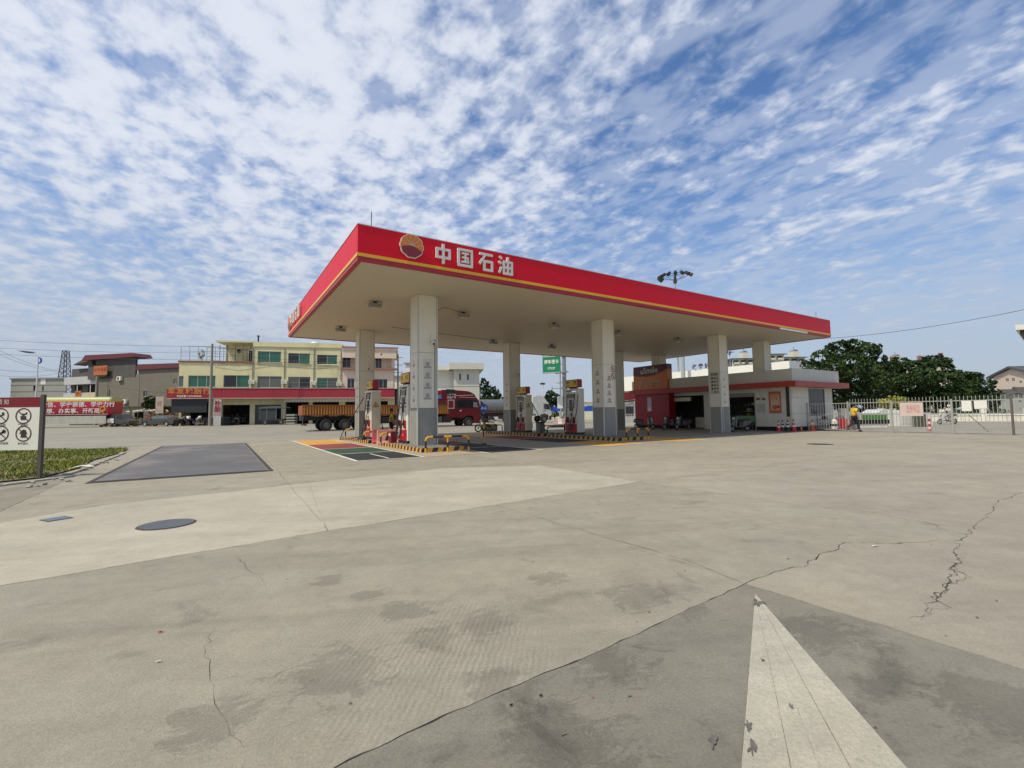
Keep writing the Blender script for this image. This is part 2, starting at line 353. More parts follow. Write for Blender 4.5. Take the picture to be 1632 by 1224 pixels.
# ================================================================== GROUND
g = MB()
g.add([(-900, -60, -0.02), (900, -60, -0.02), (900, 2600, -0.02), (-900, 2600, -0.02)], [(0, 1, 2, 3)])
ground = g.build('ground', CONC_F); struct(ground)
def wob(u, v):
    a = 0.035 + (0.075 if (u > 0.3 and -13.5 < v < -11) else 0)
    n = noise.noise_vector(Vector((u * 1.3, v * 1.3, 0.3))); k = noise.noise_vector(Vector((u * 7, v * 7, 4.3)))
    return u + n.x * a + k.x * a * 0.45, v + n.y * a + k.y * a * 0.45
def slab(poly, m, gap=0.0048, top=0.0, wobble=True, name='concrete_slab', parent=None):
    area = sum(poly[i][0] * poly[(i + 1) % len(poly)][1] - poly[(i + 1) % len(poly)][0] * poly[i][1] for i in range(len(poly)))
    if area < 0: poly = poly[::-1]
    pts = []
    for i in range(len(poly)):
        a = poly[i]; b = poly[(i + 1) % len(poly)]; L_ = math.dist(a, b); n = max(1, int(L_ / 0.06)) if wobble else 1
        nx, ny = -(b[1] - a[1]) / L_, (b[0] - a[0]) / L_
        for k in range(n):
            t = k / n; u = a[0] + (b[0] - a[0]) * t; v = a[1] + (b[1] - a[1]) * t
            if wobble: u, v = wob(u, v)
            gg = gap * (0.35 + 1.9 * abs(noise.noise(Vector((u * 2.2, v * 2.2, 9)))) + 1.6 * max(0, noise.noise(Vector((u * 11, v * 11, 5)))))
            if k == 0:
                c = poly[i - 1]; L2 = math.dist(c, a); mx, my = -(a[1] - c[1]) / L2, (a[0] - c[0]) / L2
                pts.append((u + (nx + mx) * gg, v + (ny + my) * gg))
            else: pts.append((u + nx * gg, v + ny * gg))
    m_ = MB(); n = len(pts); W = [ST(u, v, top) for u, v in pts]; B = [ST(u, v, -0.06) for u, v in pts]
    m_.add(W + B, [tuple(range(n))] + [(i, n + i, n + (i + 1) % n, (i + 1) % n) for i in range(n)])
    return m_.build(name, m, parent)
fore = bpy.data.objects.new('forecourt', None); COL.objects.link(fore); struct(fore)
SL = [
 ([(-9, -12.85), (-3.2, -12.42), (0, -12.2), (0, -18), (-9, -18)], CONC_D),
 ([(-9, -9.35), (-2.4, -8.5), (0, -8.3), (0, -12.2), (-3.2, -12.42), (-9, -12.85)], CONC),
 ([(-9, -8.2), (-5.93, -5.49), (-5.1, -4.72), (-2.3, -4.15), (-2.4, -8.5), (-9, -9.35)], CONC_P),
 ([(-2.3, -4.15), (1.3, -3.45), (3.6, -4.45), (3.4, -8.0), (0, -8.3), (-2.4, -8.5)], CONC_P),
 ([(0, -8.3), (3.4, -8.0), (3.62, -12.63), (2.9, -12.69), (2.35, -12.42), (1.87, -12.14), (0, -12.2)], CONC),
 ([(3.4, -8.0), (10, -8.1), (10, -12.4), (6.03, -12.45), (3.62, -12.63)], CONC_R),
 ([(0, -12.2), (1.87, -12.14), (2.35, -12.42), (2.9, -12.69), (3.62, -12.63), (6.03, -12.45), (10, -12.4), (10, -18), (0, -18)], CONC_R),
 ([(3.6, -4.45), (10, -4.3), (10, -8.1), (3.4, -8.0)], CONC_R),
 ([(-2.2, -0.35), (3.6, -0.35), (3.6, -4.45), (1.3, -3.45), (-2.3, -4.15)], CONC),
 ([(3.6, -0.35), (10, -0.35), (10, -4.3), (3.6, -4.45)], CONC_R),
 ([(-6.2, -5.6), (-5.93, -5.49), (-5.1, -4.72), (-2.3, -4.15), (-2.2, -0.35), (-2.15, 14.2), (-6.6, 14.2), (-6.3, -0.9)], CONC),
 ([(-9, -8.2), (-6.2, -5.6), (-6.3, -0.9), (-6.9, -0.9), (-9, -4.0)], CONC_G),
 ([(-2.2, -0.35), (-0.12, -0.35), (-0.12, 14.2), (-2.15, 14.2)], CONC),
]
for i, u in enumerate((10, 16.5, 23)):
    for v0, v1 in ((-4.3, -0.35), (-8.1, -4.3), (-12.4, -8.1), (-18, -12.4)):
        SL.append(([(u, v1), (u + 6.5, v1), (u + 6.5, v0), (u, v0)], CONC_R))
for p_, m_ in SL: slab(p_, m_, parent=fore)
# canopy pavement
PAVE = concrete('pavement_concrete', (0.33, 0.30, 0.25), stain=0.3, streak=0.5, seed=55)
for a, b in ((-0.12, 6.9), (6.9, 13.6), (13.6, 20.3), (20.3, 29.5)):
    for c, d in ((-0.35, 8.0), (8.0, 16.6)): slab([(a, c), (b, c), (b, d), (a, d)], PAVE, gap=0.004, wobble=False, parent=fore)
# cracks: thin filled strips
CRACK = mat('crack_filler', (0.075, 0.066, 0.052), 0.95, var=0.4, scale=20)
def crack(pts, w=0.012, seed=1.0, rag=0.05, sub=9):
    P = []
    for i in range(len(pts) - 1):
        for k in range(sub):
            t = k / sub; u = pts[i][0] + (pts[i + 1][0] - pts[i][0]) * t; v = pts[i][1] + (pts[i + 1][1] - pts[i][1]) * t
            n = noise.noise_vector(Vector((u * 4 + seed, v * 4, seed))); q = noise.noise_vector(Vector((u * 17 + seed, v * 17, 3)))
            P.append((u + n.x * rag + q.x * rag * .5, v + n.y * rag + q.y * rag * .5))
    P.append(pts[-1]); m_ = MB(); vs = []
    for i, (u, v) in enumerate(P):
        a = P[max(0, i - 1)]; b = P[min(len(P) - 1, i + 1)]; L_ = math.dist(a, b) + 1e-6; nx, ny = -(b[1] - a[1]) / L_, (b[0] - a[0]) / L_
        ww = 0.32 * w * (0.25 + abs(noise.noise(Vector((u * 9, v * 9, seed)))) * 2.2) * min(1, 3 * min(i + .3, len(P) - 1 - i + .3) / len(P) + .1)
        vs += [ST(u + nx * ww, v + ny * ww, 0.003), ST(u - nx * ww, v - ny * ww, 0.003)]
    m_.add(vs, [(2 * i, 2 * i + 1, 2 * i + 3, 2 * i + 2) for i in range(len(P) - 1)])
    return m_.build('crack', CRACK, fore)
crack([(0.25, -13.17), (0.8, -13.15), (1.47, -13.05), (2.2, -12.9), (2.9, -12.69)], 0.02, 5, .09, 14)
crack([(0.3, -13.2), (0.9, -13.1), (1.5, -13.1), (2.3, -12.85)], 0.012, 6, .16, 14)
crack([(3.75, -11.2), (3.7, -11.8), (3.6, -12.35), (3.2, -12.6)], 0.009, 7, .08)
crack([(0, -8.3), (0.07, -10.9), (0.09, -11.6), (0, -12.15)], 0.009, 1, .02)
crack([(-2.4, -8.5), (-2.2, -6.4), (-1.95, -4.2), (-1.87, 0.27), (-2.0, 6)], 0.005, 8, .02)
crack([(-3.37, -8.86), (-3.3, -9.4), (-3.18, -10.19)], 0.006, 9, .08)
crack([(-3.45, -10.6), (-3.58, -10.85), (-3.5, -11.5), (-3.43, -12.3)], 0.003, 10, .06)
crack([(3.6, -8.0), (6.74, -8.34), (8.2, -8.1), (10.27, -7.9), (13, -8.1)], 0.012, 11, .12)
crack([(-6.66, -2.83), (-6.4, -1.6), (-6.35, -0.5)], 0.012, 12, .05)
crack([(-2.2, 14.6), (1, 14.4), (4, 14.5), (7, 14.4)], 0.05, 13, .1)
crack([(15.4, -9.0), (19, -9.3), (23, -9.7)], 0.012, 14, .1)
crack([(16, -4.2), (19, -4.5), (22, -4.4)], 0.014, 15, .1)
# stains on the slab before the lane joint
STN = concrete('oil_stain', (0.20, 0.185, 0.155), stain=0.5, streak=0.2, seed=77)
def blob(u, v, ru, rv, m_, seed, z=0.0035, rot_=0.0, n=30, name='stain'):
    P = []
    for i in range(n):
        t = 2 * PI * i / n; k = 0.62 + 0.75 * noise.noise(Vector((math.cos(t) * 1.6 + seed, math.sin(t) * 1.6, seed))) + 0.25 * noise.noise(Vector((math.cos(t) * 6, math.sin(t) * 6, seed)))
        a, b = math.cos(t) * ru * k, math.sin(t) * rv * k; c, s = math.cos(rot_), math.sin(rot_)
        P.append(ST(u + a * c - b * s, v + a * s + b * c, z))
    return MB().add(P, [tuple(range(n))]).build(name, m_, fore)
# ---- lane arrow: tip towards the station, brushed on in strips
ARW = concrete('worn_road_paint', (0.46, 0.43, 0.355), stain=0.6, streak=0.5, seed=66)
tip = (-0.16, -12.36); ld = (-1.71, -0.93); rd = (-1.19, -1.28); k_ = 1.28
arrow = bpy.data.objects.new('lane_arrow', None); COL.objects.link(arrow); struct(arrow)
def apt(t, f, z=0.004): return ST(tip[0] + (ld[0] + (rd[0] - ld[0]) * f) * t * k_, tip[1] + (ld[1] + (rd[1] - ld[1]) * f) * t * k_, z)
cuts = [0, 0.30, 0.47, 0.66, 0.83, 1.0]
for i in range(5):
    a, b = cuts[i], cuts[i + 1]; m_ = MB(); pa = []; pb = []
    for j in range(25):
        t = j / 24; e = 0.004 * noise.noise(Vector((j * 1.3, i, 0)))
        pa.append(apt(t, a + (0.0012 if i else 0) + e)); pb.append(apt(t, b - (0.0012 if i < 4 else 0) + e))
    z = (0.0, .0022, .0008, .0030, .0012)[i]
    m_.add([p + Vector((0, 0, z)) for q in zip(pa, pb) for p in q], [(2 * j, 2 * j + 1, 2 * j + 3, 2 * j + 2) for j in range(24)]); m_.build('paint_strip', ARW, arrow)
RUB = mat('tyre_rub', (0.12, 0.115, 0.105), 0.8, var=0.5, scale=9)
for (t, f, ru, rv) in ((0.66, 0.03, .05, .018), (0.72, 0.06, .07, .02), (0.80, 0.05, .06, .022), (0.88, 0.08, .07, .016), (0.42, 0.2, .03, .01), (0.60, 0.42, .03, .012), (0.70, -0.22, .06, .02)):
    p = (tip[0] + (ld[0] + (rd[0] - ld[0]) * f) * t * k_, tip[1] + (ld[1] + (rd[1] - ld[1]) * f) * t * k_)
    blob(p[0], p[1], ru, rv, RUB, t * 9 + f, 0.0075, 0.55)
blob(tip[0] - 0.15, tip[1] - 0.10, 0.10, 0.045, RUB, 3.3, 0.0075, 0.4)
# ---- bays painted on the pavement
BAYC = {'k': concrete('bay_black', (0.030, 0.031, 0.032), stain=0.3, seed=81), 'g': concrete('bay_green', (0.035, 0.085, 0.05), stain=0.3, seed=82),
        'r': concrete('bay_red', (0.25, 0.055, 0.06), stain=0.3, seed=83), 'y': concrete('bay_yellow', (0.62, 0.33, 0.06), stain=0.3, seed=84)}
LINE = concrete('line_white', (0.66, 0.65, 0.60), stain=0.3, streak=0.4, seed=85)
def flat(u0, u1, v0, v1, z, m_, name, parent):
    return MB().add([ST(u0, v0, z), ST(u1, v0, z), ST(u1, v1, z), ST(u0, v1, z)], [(0, 1, 2, 3)]).build(name, m_, parent)
bays = bpy.data.objects.new('painted_bays', None); COL.objects.link(bays); struct(bays)
def bayrow(u0, u1, segs, lw=0.11):
    for v0, v1, c in segs: flat(u0, u1, v0, v1, 0.004, BAYC[c], 'bay_field', bays)
    a, b = segs[0][0], segs[-1][1]
    flat(u0 - lw, u0, a - lw, b, 0.008, LINE, 'line', bays); flat(u1, u1 + lw, a - lw, b, 0.008, LINE, 'line', bays)
    flat(u0, u1, a - lw, a, 0.008, LINE, 'line', bays)
    for v0, v1, c in segs[1:3]: flat(u0, u1, v0 - lw / 2, v0 + lw / 2, 0.012, LINE, 'line', bays)
seq = [(-0.1, 2.75, 'k'), (2.75, 5.6, 'g'), (5.6, 9.3, 'r'), (9.3, 13.8, 'y')]
bayrow(0.05, 2.05, seq)
flat(1.0, 1.07, 0.1, 2.2, 0.012, LINE, 'line', bays)
bayrow(4.5, 6.6, [(-0.3, 2.3, 'k'), (2.3, 5.2, 'k'), (5.2, 9.0, 'r'), (9.0, 13.8, 'y')])
bayrow(9.7, 11.9, [(-0.35, 2.4, 'y'), (2.4, 6.2, 'k'), (6.2, 9.8, 'r'), (9.8, 13.8, 'y')])
bayrow(14.3, 16.6, [(-0.35, 2.2, 'y'), (2.2, 5.6, 'y'), (5.6, 9.8, 'r'), (9.8, 13.8, 'y')])
ISLC = concrete('island_apron', (0.42, 0.33, 0.23), stain=0.3, seed=91)
flat(2.2, 4.4, -0.2, 14.3, 0.004, ISLC, 'apron', bays); flat(12.05, 14.2, -0.2, 14.3, 0.004, ISLC, 'apron', bays)
# ---- steel weighbridge deck let into the ground
PLATE = mat('worn_steel_plate', (0.115, 0.116, 0.125), 0.62, metal=0.0, var=0.3, scale=.55, spec=.3, dirt=0.9, dirtcol=(0.30, 0.245, 0.20), bump=0.1, bscale=60)
wb = thing('weighbridge', 'long blue grey steel weighbridge deck set flush in the concrete beside the grass', 'weighbridge', ST(-5.72, -1.2, 0), YAW - 0.006)
w_, l_ = 3.28, 14.6
for i in range(3):
    for j in range(1):
        MB().bbox(.004, w_ - .004, i * l_ / 3 + .003, (i + 1) * l_ / 3 - .003, 0.002, 0.03, .006).build('steel_plate', PLATE, wb)
rim = MB(); rim.box(-.12, -.03, -.1, l_ + .1, -.01, .012).box(w_ + .03, w_ + .12, -.1, l_ + .1, -.01, .012).box(-.12, w_ + .12, -.12, -.03, -.01, .011)
rim.build('rim', mat('rim_rust', (0.05, 0.045, 0.04), .8), wb)
# ---- manholes
IRON = mat('cast_iron', (0.10, 0.11, 0.13), 0.5, metal=0.4, var=0.2, dirt=0.4, dirtcol=(0.2, 0.18, 0.14), bump=0.3, bscale=30)
def manhole(label, u, v, r, m_):
    t = thing('manhole_cover', label, 'manhole cover', ST(u, v, 0.0), YAW)
    MB().cyl((0, 0, -.03), (0, 0, .010), r * .93, n=40).build('lid', m_, t)
    k = MB(); k.torus((0, 0, .0), (0, 0, 1), r * .97, r * .05, n=40, k=6, sq=.35); k.build('ring', CRACK, t)
    return t
manhole('large round blue grey manhole cover in the pale concrete slab', -4.05, -6.95, 0.31, IRON)
manhole('round dark manhole cover far out on the right of the forecourt', 16.65, -5.32, 0.45, mat('rust_iron', (0.05, .045, .04), .8, dirt=.3))
t = thing('drain_cover', 'small square blue steel cover lying askew in the pale concrete slab', 'drain cover', ST(-5.35, -5.65, 0), YAW + .55)
MB().bbox(-.11, .11, -.11, .11, -.01, .012, .006).build('plate', mat('blue_plate', (0.13, 0.17, 0.25), .5, metal=.3, var=.3), t)
MB().box(-.135, .135, -.135, .135, -.03, .005).build('seat', CRACK, t)
# ================================================================== CANOPY
H0, FH, CL, CW = 6.165, 1.131, 30.8, 16.5
SOFF = mat('soffit_panel', (0.62, 0.56, 0.47), 0.55, var=0.04, scale=0.4)
GOLD = mat('gold_band', (0.78, 0.42, 0.015), 0.35, var=0.05)
LETW = mat('letter_white', (0.72, 0.68, 0.67), 0.4, var=0.04)
can = thing('gas_station_canopy', 'large flat filling station canopy with red fascia, yellow stripe and grey columns', 'canopy', ST(0, 0, 0), YAW)
MB().box(.16, CL - .16, .16, CW - .16, H0 + .06, H0 + .9).build('roof', mat('roof_grey', (.3, .3, .3), .8), can)
# soffit boards: long panels with hairline joints
sm = {}
for i in range(8):
    a = .17 + i * (CL - .34) / 8; b = .17 + (i + 1) * (CL - .34) / 8
    MB().box(a + .002, b - .002, .17, CW - .17, H0 + .03, H0 + .055).build('soffit_panel', SOFF, can)
def fascia(parent, side):
    """panels of one fascia: length L_, outer face at local y=0"""
def fas(name, x0, x1, y0, y1):
    n = max(1, round(max(x1 - x0, y1 - y0) / 4.4)); 
    for i in range(n):
        if x1 - x0 > y1 - y0: a, b, c, d = x0 + (x1 - x0) * i / n + .0015, x0 + (x1 - x0) * (i + 1) / n - .0015, y0, y1
        else: a, b, c, d = x0, x1, y0 + (y1 - y0) * i / n + .0015, y0 + (y1 - y0) * (i + 1) / n - .0015
        MB().box(a, b, c, d, H0 + .23, H0 + FH).build('fascia_panel', RED, can)
fas('f', 0, CL, 0, .12); fas('b', 0, CL, CW - .12, CW); fas('l', 0, .12, .122, CW - .122); fas('r', CL - .12, CL, .122, CW - .122)
m_ = MB(); m_.box(-.02, CL + .02, -.02, .1, H0 + .125, H0 + .228).box(-.02, CL + .02, CW - .1, CW + .02, H0 + .125, H0 + .228).box(-.02, .1, .1, CW - .1, H0 + .125, H0 + .228).box(CL - .1, CL + .02, .1, CW - .1, H0 + .125, H0 + .228)
m_.build('gold_stripe', GOLD, can)
m_ = MB()
for (a, b, c, d) in ((0, CL, 0, .16), (0, CL, CW - .16, CW), (0, .16, .16, CW - .16), (CL - .16, CL, .16, CW - .16)): m_.box(a, b, c, d, H0, H0 + .123)
m_.build('bottom_trim', mat('trim_red', (0.40, 0.012, 0.03), .4), can)
m_ = MB(); m_.box(-.015, CL + .015, -.015, .13, H0 + FH, H0 + FH + .025).box(-.015, .13, .13, CW, H0 + FH, H0 + FH + .025).box(CL - .13, CL + .015, .13, CW, H0 + FH, H0 + FH + .025).box(.13, CL - .13, CW - .13, CW, H0 + FH, H0 + FH + .025)
m_.build('top_capping', mat('capping', (0.6, 0.5, 0.5), .4), can)
# a strip of trim has come loose near the far end
MB().box(24.4, 27.6, -.05, -.03, H0 - .02, H0 + .09).build('loose_trim', WHITE, can)
# lightning rods
for x, y in ((.5, .3), (CL - 1.2, .3)): MB().cyl((x, y, H0 + FH), (x, y, H0 + FH + (.62 if x < 1 else .5)), .012, n=6).build('lightning_rod', BLK, can)
# ---- hand-cut characters, drawn in a unit cell [0,1]x[0,1], extruded towards -y
def strokes(kind):
    if kind == 'zhong': return [((.08, .72), (.92, .72)), ((.08, .3), (.92, .3)), ((.12, .78), (.12, .24)), ((.88, .78), (.88, .24)), ((.5, 1.0), (.5, -.02))]
    if kind == 'guo': return [((.08, .95), (.08, .03)), ((.92, .95), (.92, .03)), ((.02, .9), (.98, .9)), ((.02, .08), (.98, .08)), ((.28, .72), (.72, .72)), ((.30, .5), (.70, .5)), ((.25, .27), (.75, .27)), ((.5, .72), (.5, .27)), ((.62, .42), (.70, .34))]
    if kind == 'shi': return [((.06, .9), (.96, .9)), ((.46, .9), (.06, .34)), ((.36, .52), (.92, .52)), ((.36, .06), (.92, .06)), ((.38, .56), (.38, .0)), ((.90, .56), (.90, .0))]
    return [((.06, .95), (.22, .84)), ((.0, .66), (.18, .56)), ((.02, .04), (.2, .38)), ((.36, .74), (.36, 0)), ((.94, .74), (.94, 0)), ((.32, .7), (.98, .7)), ((.32, .38), (.98, .38)), ((.32, .05), (.98, .05)), ((.65, .98), (.65, .05))]
def chars(x, z, s, gap, parent, loc, rot):
    for i, k in enumerate(('zhong', 'guo', 'shi', 'you')):
        m = MB(); ox = x + i * (s + gap)
        for q, (a, b) in enumerate(strokes(k)):
            w = .13 if k != 'guo' or q < 4 else .10
            m.bar((ox + a[0] * s, z + a[1] * s * 1.12), (ox + b[0] * s, z + b[1] * s * 1.12), w * s * 1.12, -.10 - q * .0012, -.03)
        o = m.build('letter', LETW, parent); o.location = loc; o.rotation_euler = (0, 0, rot)
def logo(cx, cz, r, loc, rot):
    def scal(a0, a1, rr, n, k):
        P = []
        for i in range(n + 1):
            a = a0 + (a1 - a0) * i / n; P.append((cx + rr * (1 + .045 * abs(math.sin((a - PI / 2) * 5)) * k - .03) * math.cos(a), cz + rr * (1 + .045 * abs(math.sin((a - PI / 2) * 5)) * k - .03) * math.sin(a)))
        return P
    e = obj('emblem', MB().prism(scal(0, 2 * PI * 119 / 120, r, 119, 1.4), 'y', -.09, -.03).mesh('emblem', mat('emblem_rim', (.74, .62, .56), .4)), can, None, loc, (0, 0, rot))
    om = mat('emblem_orange', (0.62, 0.19, 0.015), .35); dm = mat('emblem_maroon', (0.22, 0.02, 0.03), .35)
    lo, hi = R(-18), R(198); n = 6
    edges = [R(-20), R(12), R(44), R(72), R(100), R(130), R(160), R(188)]
    for i in range(7):
        a, b = edges[i] + .03, edges[i + 1] - .03; ar = scal(a, b, r * .93, 10, 1.4); mid = (a + b) / 2
        P = ar + [(cx + r * .14 * math.cos(mid), cz + r * .14 * math.sin(mid))]
        obj('petal', MB().prism(P, 'y', -.104, -.09).mesh('petal', om), e)
    a, b = edges[7] + .03, 2 * PI + edges[0] - .03; ar = scal(a, b, r * .93, 40, 1.4)
    obj('petal', MB().prism(ar + [(cx + r * .02, cz + r * .04)], 'y', -.104, -.09).mesh('petal', dm), e)
# front: sighted positions on the fascia
def fr(px, py):
    d = ray(px, py); a = d.x * -UY + d.y * UX; v0 = -UY * X0 + UX * Y0; t = v0 / a; p = d * t
    q = Vector((p.x - X0, p.y - Y0)); return q.x * UX + q.y * UY, p.z + CAM_H
lx, lz = fr(655, 393.5)
logo(lx, lz, .40, (0, 0, 0), 0)
xs = fr(692, 403)[0]; xe = fr(815, 420)[0]
s_ = .60; gp = (xe - xs - 4 * s_) / 3
chars(xs, H0 + .33, s_, gp, can, (0, 0, 0), 0)
# left side, far end
logo(-15.6, H0 + .7, .42, (0, 0, 0), -PI / 2)
chars(-14.9, H0 + .40, .62, .30, can, (0, 0, 0), -PI / 2)
# ---- columns
CP = [(3.12 + 9.97 * min(i, 2) + (5.14 if i == 3 else 0), 3.08 + 8.98 * j) for j in (0, 1) for i in range(4)]
RING = mat('notice_red', (0.25, 0.05, 0.05), .5); PAPER = mat('notice_paper', (.66, .65, .62), .5); INK = mat('ink', (.03, .03, .03), .6)
ca, cb = .86, .81
TRIM = mat('column_edge', (0.62, 0.62, 0.60), .35, var=.04)
JOINT = mat('panel_joint', (.05, .05, .05), .8)
def column(x, y, z0, idx):
    c = bpy.data.objects.new('column', None); COL.objects.link(c); c.parent = can; c.location = (x, y, 0)
    MB().box(.02, ca - .02, .02, cb - .02, z0, H0 + .03).build('core', JOINT, c)
    zz = [z0, 1.62, 3.85, H0 + .028]
    if z0 > 2: zz = [z0, H0 + .028]
    for k in range(len(zz) - 1):
        m = GREY_P if (k == 0 and z0 < 2) else GREY_W
        a, b = zz[k] + .006, zz[k + 1] - .006
        t = .05
        MB().box(t, ca - t, 0, .03, a, b).build('cladding', m, c); MB().box(t, ca - t, cb - .03, cb, a, b).build('cladding', m, c)
        MB().box(0, .03, t, cb - t, a, b).build('cladding', m, c); MB().box(ca - .03, ca, t, cb - t, a, b).build('cladding', m, c)
    m = MB()
    for px_, py_ in ((0, 0), (ca, 0), (0, cb), (ca, cb)):
        sx_ = 1 if px_ == 0 else -1; sy_ = 1 if py_ == 0 else -1
        ex, ey = px_ - sx_ * .008, py_ - sy_ * .008
        m.box(min(ex, ex + sx_ * .044), max(ex, ex + sx_ * .044), min(ey, ey + sy_ * .02), max(ey, ey + sy_ * .02), z0, H0 + .02)
        m.box(min(ex, ex + sx_ * .02), max(ex, ex + sx_ * .02), min(ey + sy_ * .02, ey + sy_ * .044), max(ey + sy_ * .02, ey + sy_ * .044), z0, H0 + .02)
    m.build('corner_trim', TRIM, c)
    return c
def ringsign(m, cx, cz, r, face, y=-.006, mi=0):
    """prohibition ring in the plane of a column face; face 'f' (front, -y) or 'l' (left, -x)"""
def notice(c, face, x, z, w, h, style):
    """x along the face, z centre; faces: f at y=0 looking -y, l at x=0 looking -x"""
    def pl(a, b, z0, z1, d0, d1, m, name):
        if face == 'f': MB().box(a, b, -d1, -d0, z0, z1).build(name, m, c)
        else: MB().box(-d1, -d0, a, b, z0, z1).build(name, m, c)
    if style == 'icon':
        o = (x, -.006, z + .07) if face == 'f' else (-.006, x, z + .07); ax = (0, 1, 0) if face == 'f' else (1, 0, 0)
        rg = MB(); rg.disc(o, ax, .085, 20, .062); s2 = .06
        a = Vector((x - s2 * .75, 0, z + .07 + s2 * .75)); b = Vector((x + s2 * .75, 0, z + .07 - s2 * .75))
        if face == 'f': rg.bar((a.x, a.z), (b.x, b.z), .018, -.0085, -.0065)
        rg.build('prohibition_ring', mat('ring_ink', (.20, .17, .17), .6), c)
        ik = MB()
        if face == 'f': ik.box(x - .02, x + .03, -.0062, -.005, z + .04, z + .10)
        else: ik.box(-.0062, -.005, x - .02, x + .03, z + .04, z + .10)
        ik.build('pictogram', INK, c)
        pl(x - .14, x + .14, z - .085, z - .025, .004, .006, RING, 'caption_plate')
        pl(x - .115, x + .115, z - .065, z - .045, .006, .0075, PAPER, 'caption')
    else:
        pl(x - .012, x + .012, z + .02, z + .17, .004, .006, mat('faint_ink', (.32, .28, .27), .6), 'small_print')
        for (a, b, e, f) in ((-.09, .09, .0, .018), (-.09, .09, -.082, -.064), (-.09, -.07, -.064, 0), (.07, .09, -.064, 0)): pl(x + a, x + b, z + e, z + f, .004, .006, RING, 'frame')
        pl(x - .05, x + .05, z - .045, z - .02, .004, .006, mat('faint_ink', (.32, .28, .27), .6), 'caption')
for i, (x, y) in enumerate(CP):
    z0 = .15
    if i == 2: z0 = 0.0
    if i in (3, 7): z0 = 0.0
    if i == 6: z0 = 0.0
    c = column(x, y, z0, i)
    if i == 0:
        MB().box(.25, .62, -.005, .002, 1.95, 3.62).build('notice_board', mat('pale_panel', (.60, .60, .585), .4), c)
        for k in range(4): notice(c, 'f', .43, 3.32 - k * .42, .3, .4, 'icon')
    if i == 1:
        for k in range(4): notice(c, 'f', .42, 3.10 - k * .38, .3, .4, 'icon')
        for z in (3.62, 3.24): 
            q = MB(); q.disc((.72, -.012, z), (0, 1, 0), .17, 24, .13); q.bar((.63, z + .09), (.81, z - .09), .03, -.0125, -.011); q.build('prohibition_ring', RING, c)
            MB().cyl((.72, -.004, z), (.72, -.010, z), .165, n=24).build('sign_disc', PAPER, c); MB().box(.68, .76, -.0115, -.0102, z - .05, z + .05).build('pictogram', INK, c)
    if i == 2:
        MB().box(-.006, .002, .10, .70, 2.45, 3.85).build('notice_board', mat('pale_board', (.50, .49, .43), .5), c)
        for k in range(14):
            zz_ = 3.45 - (k // 3) * .22; yy = .2 + (k % 3) * .18
            MB().cyl((-.0065, yy, zz_), (-.008, yy, zz_), .05 + .02 * ((k * 7) % 3) / 2, n=10).build('pictogram', INK, c)
        text('board_title', '进站须知', .13, INK, c, (-.009, .40, 3.68), (PI / 2, 0, -PI / 2), bold=.004)
        MB().tube([(.18 - .0, -.03, 3.9), (.1, -.03, 1.6), (.12, -.04, .9), (.16, -.05, .1)], .012, 6).build('cable', WHITE, c)
    if i in (0, 1, 2, 4, 5):
        for k in range(4): notice(c, 'f' if i == 2 else 'l', .40, 3.38 - k * .47, .3, .4, 'bar' if i != 1 else 'icon')
# ---- lamps under the canopy
def canopy_lamp(loc, label):
    t = thing('canopy_lamp', label, 'lamp', loc, YAW, 'square lamps under the canopy')
    MB().box(-.06, .06, -.06, .06, -.10, .0).build('bracket', BLK, t)
    MB().prism([(-.27, -.10), (.27, -.10), (.22, -.26), (-.22, -.26)], 'y', -.16, .16).build('housing', mat('lamp_housing', (.28, .27, .25), .5), t)
    MB().box(-.19, .19, -.13, .13, -.275, -.261).build('diffuser', mat('lamp_glass', (.6, .58, .5), .3), t)
    return t
nm = {0: 'nearest the left fascia', 1: 'just right of the nearest column', 2: 'left of the second front column', 3: 'right of the second front column', 4: 'before the shop'}
for j, v in enumerate((5.15, 11.65)):
    for i, u in enumerate((2.02, 6.2, 11.6, 16.4, 21.8)):
        canopy_lamp(ST(u, v, H0 + .03), 'square canopy lamp %s, %s row' % (nm[i], 'front' if j == 0 else 'back'))
m_ = MB(); a = ST(6.2, 5.15, H0); b = ST(3.98, 3.9, H0 - .35)
m_.tube([ST(3.99, 3.5, H0 - .55), ST(4.6, 3.8, H0 - .2), a], .012, 5); o = m_.build('hanging_cable', BLK); props(o, 'thin cable slung under the canopy from the nearest column to a lamp', 'cable')
m_ = MB(); m_.tube([ST(4.0, 9.0, H0 - .25), ST(7, 10.2, H0 - .12), ST(11.6, 11.65, H0)], .012, 5); o = m_.build('hanging_cable', BLK); props(o, 'thin cable running under the back of the canopy to a far lamp', 'cable')
# ---- cameras on the columns
def cctv(x, y, z, label, rz=0.0):
    t = thing('security_camera', label, 'camera', ST(x, y, z), YAW + rz, 'cameras on the canopy columns')
    MB().cyl((0, .02, 0), (0, -.16, .02), .03, n=8).build('arm', GREY_P, t)
    MB().ball((0, -.22, -.05), .085, n=12, m=8).build('dome', WHITE, t, smooth=True); MB().ball((0, -.27, -.09), .05, n=10, m=6).build('lens', BLK, t, smooth=True)
    MB().box(-.02, .10, -.05, .01, .05, .30).build('junction_box', GREY_W, t)
    return t
cctv(CP[0][0] + .58, CP[0][1], 4.28, 'white dome camera on the front of the nearest column')
cctv(CP[4][0] + .45, CP[4][1], 4.05, 'small dome camera on the column behind the first pump')
cctv(CP[5][0] + .55, CP[5][1], 4.1, 'dark dome camera on the middle back column')
m_ = MB().box(.72, .76, -.03, -.003, .2, 4.4); o = m_.build('conduit', GREY_P); o.location = ST(CP[0][0], CP[0][1], 0); o.rotation_euler = (0, 0, YAW); props(o, 'thin grey conduit running down the front of the nearest column', 'conduit')

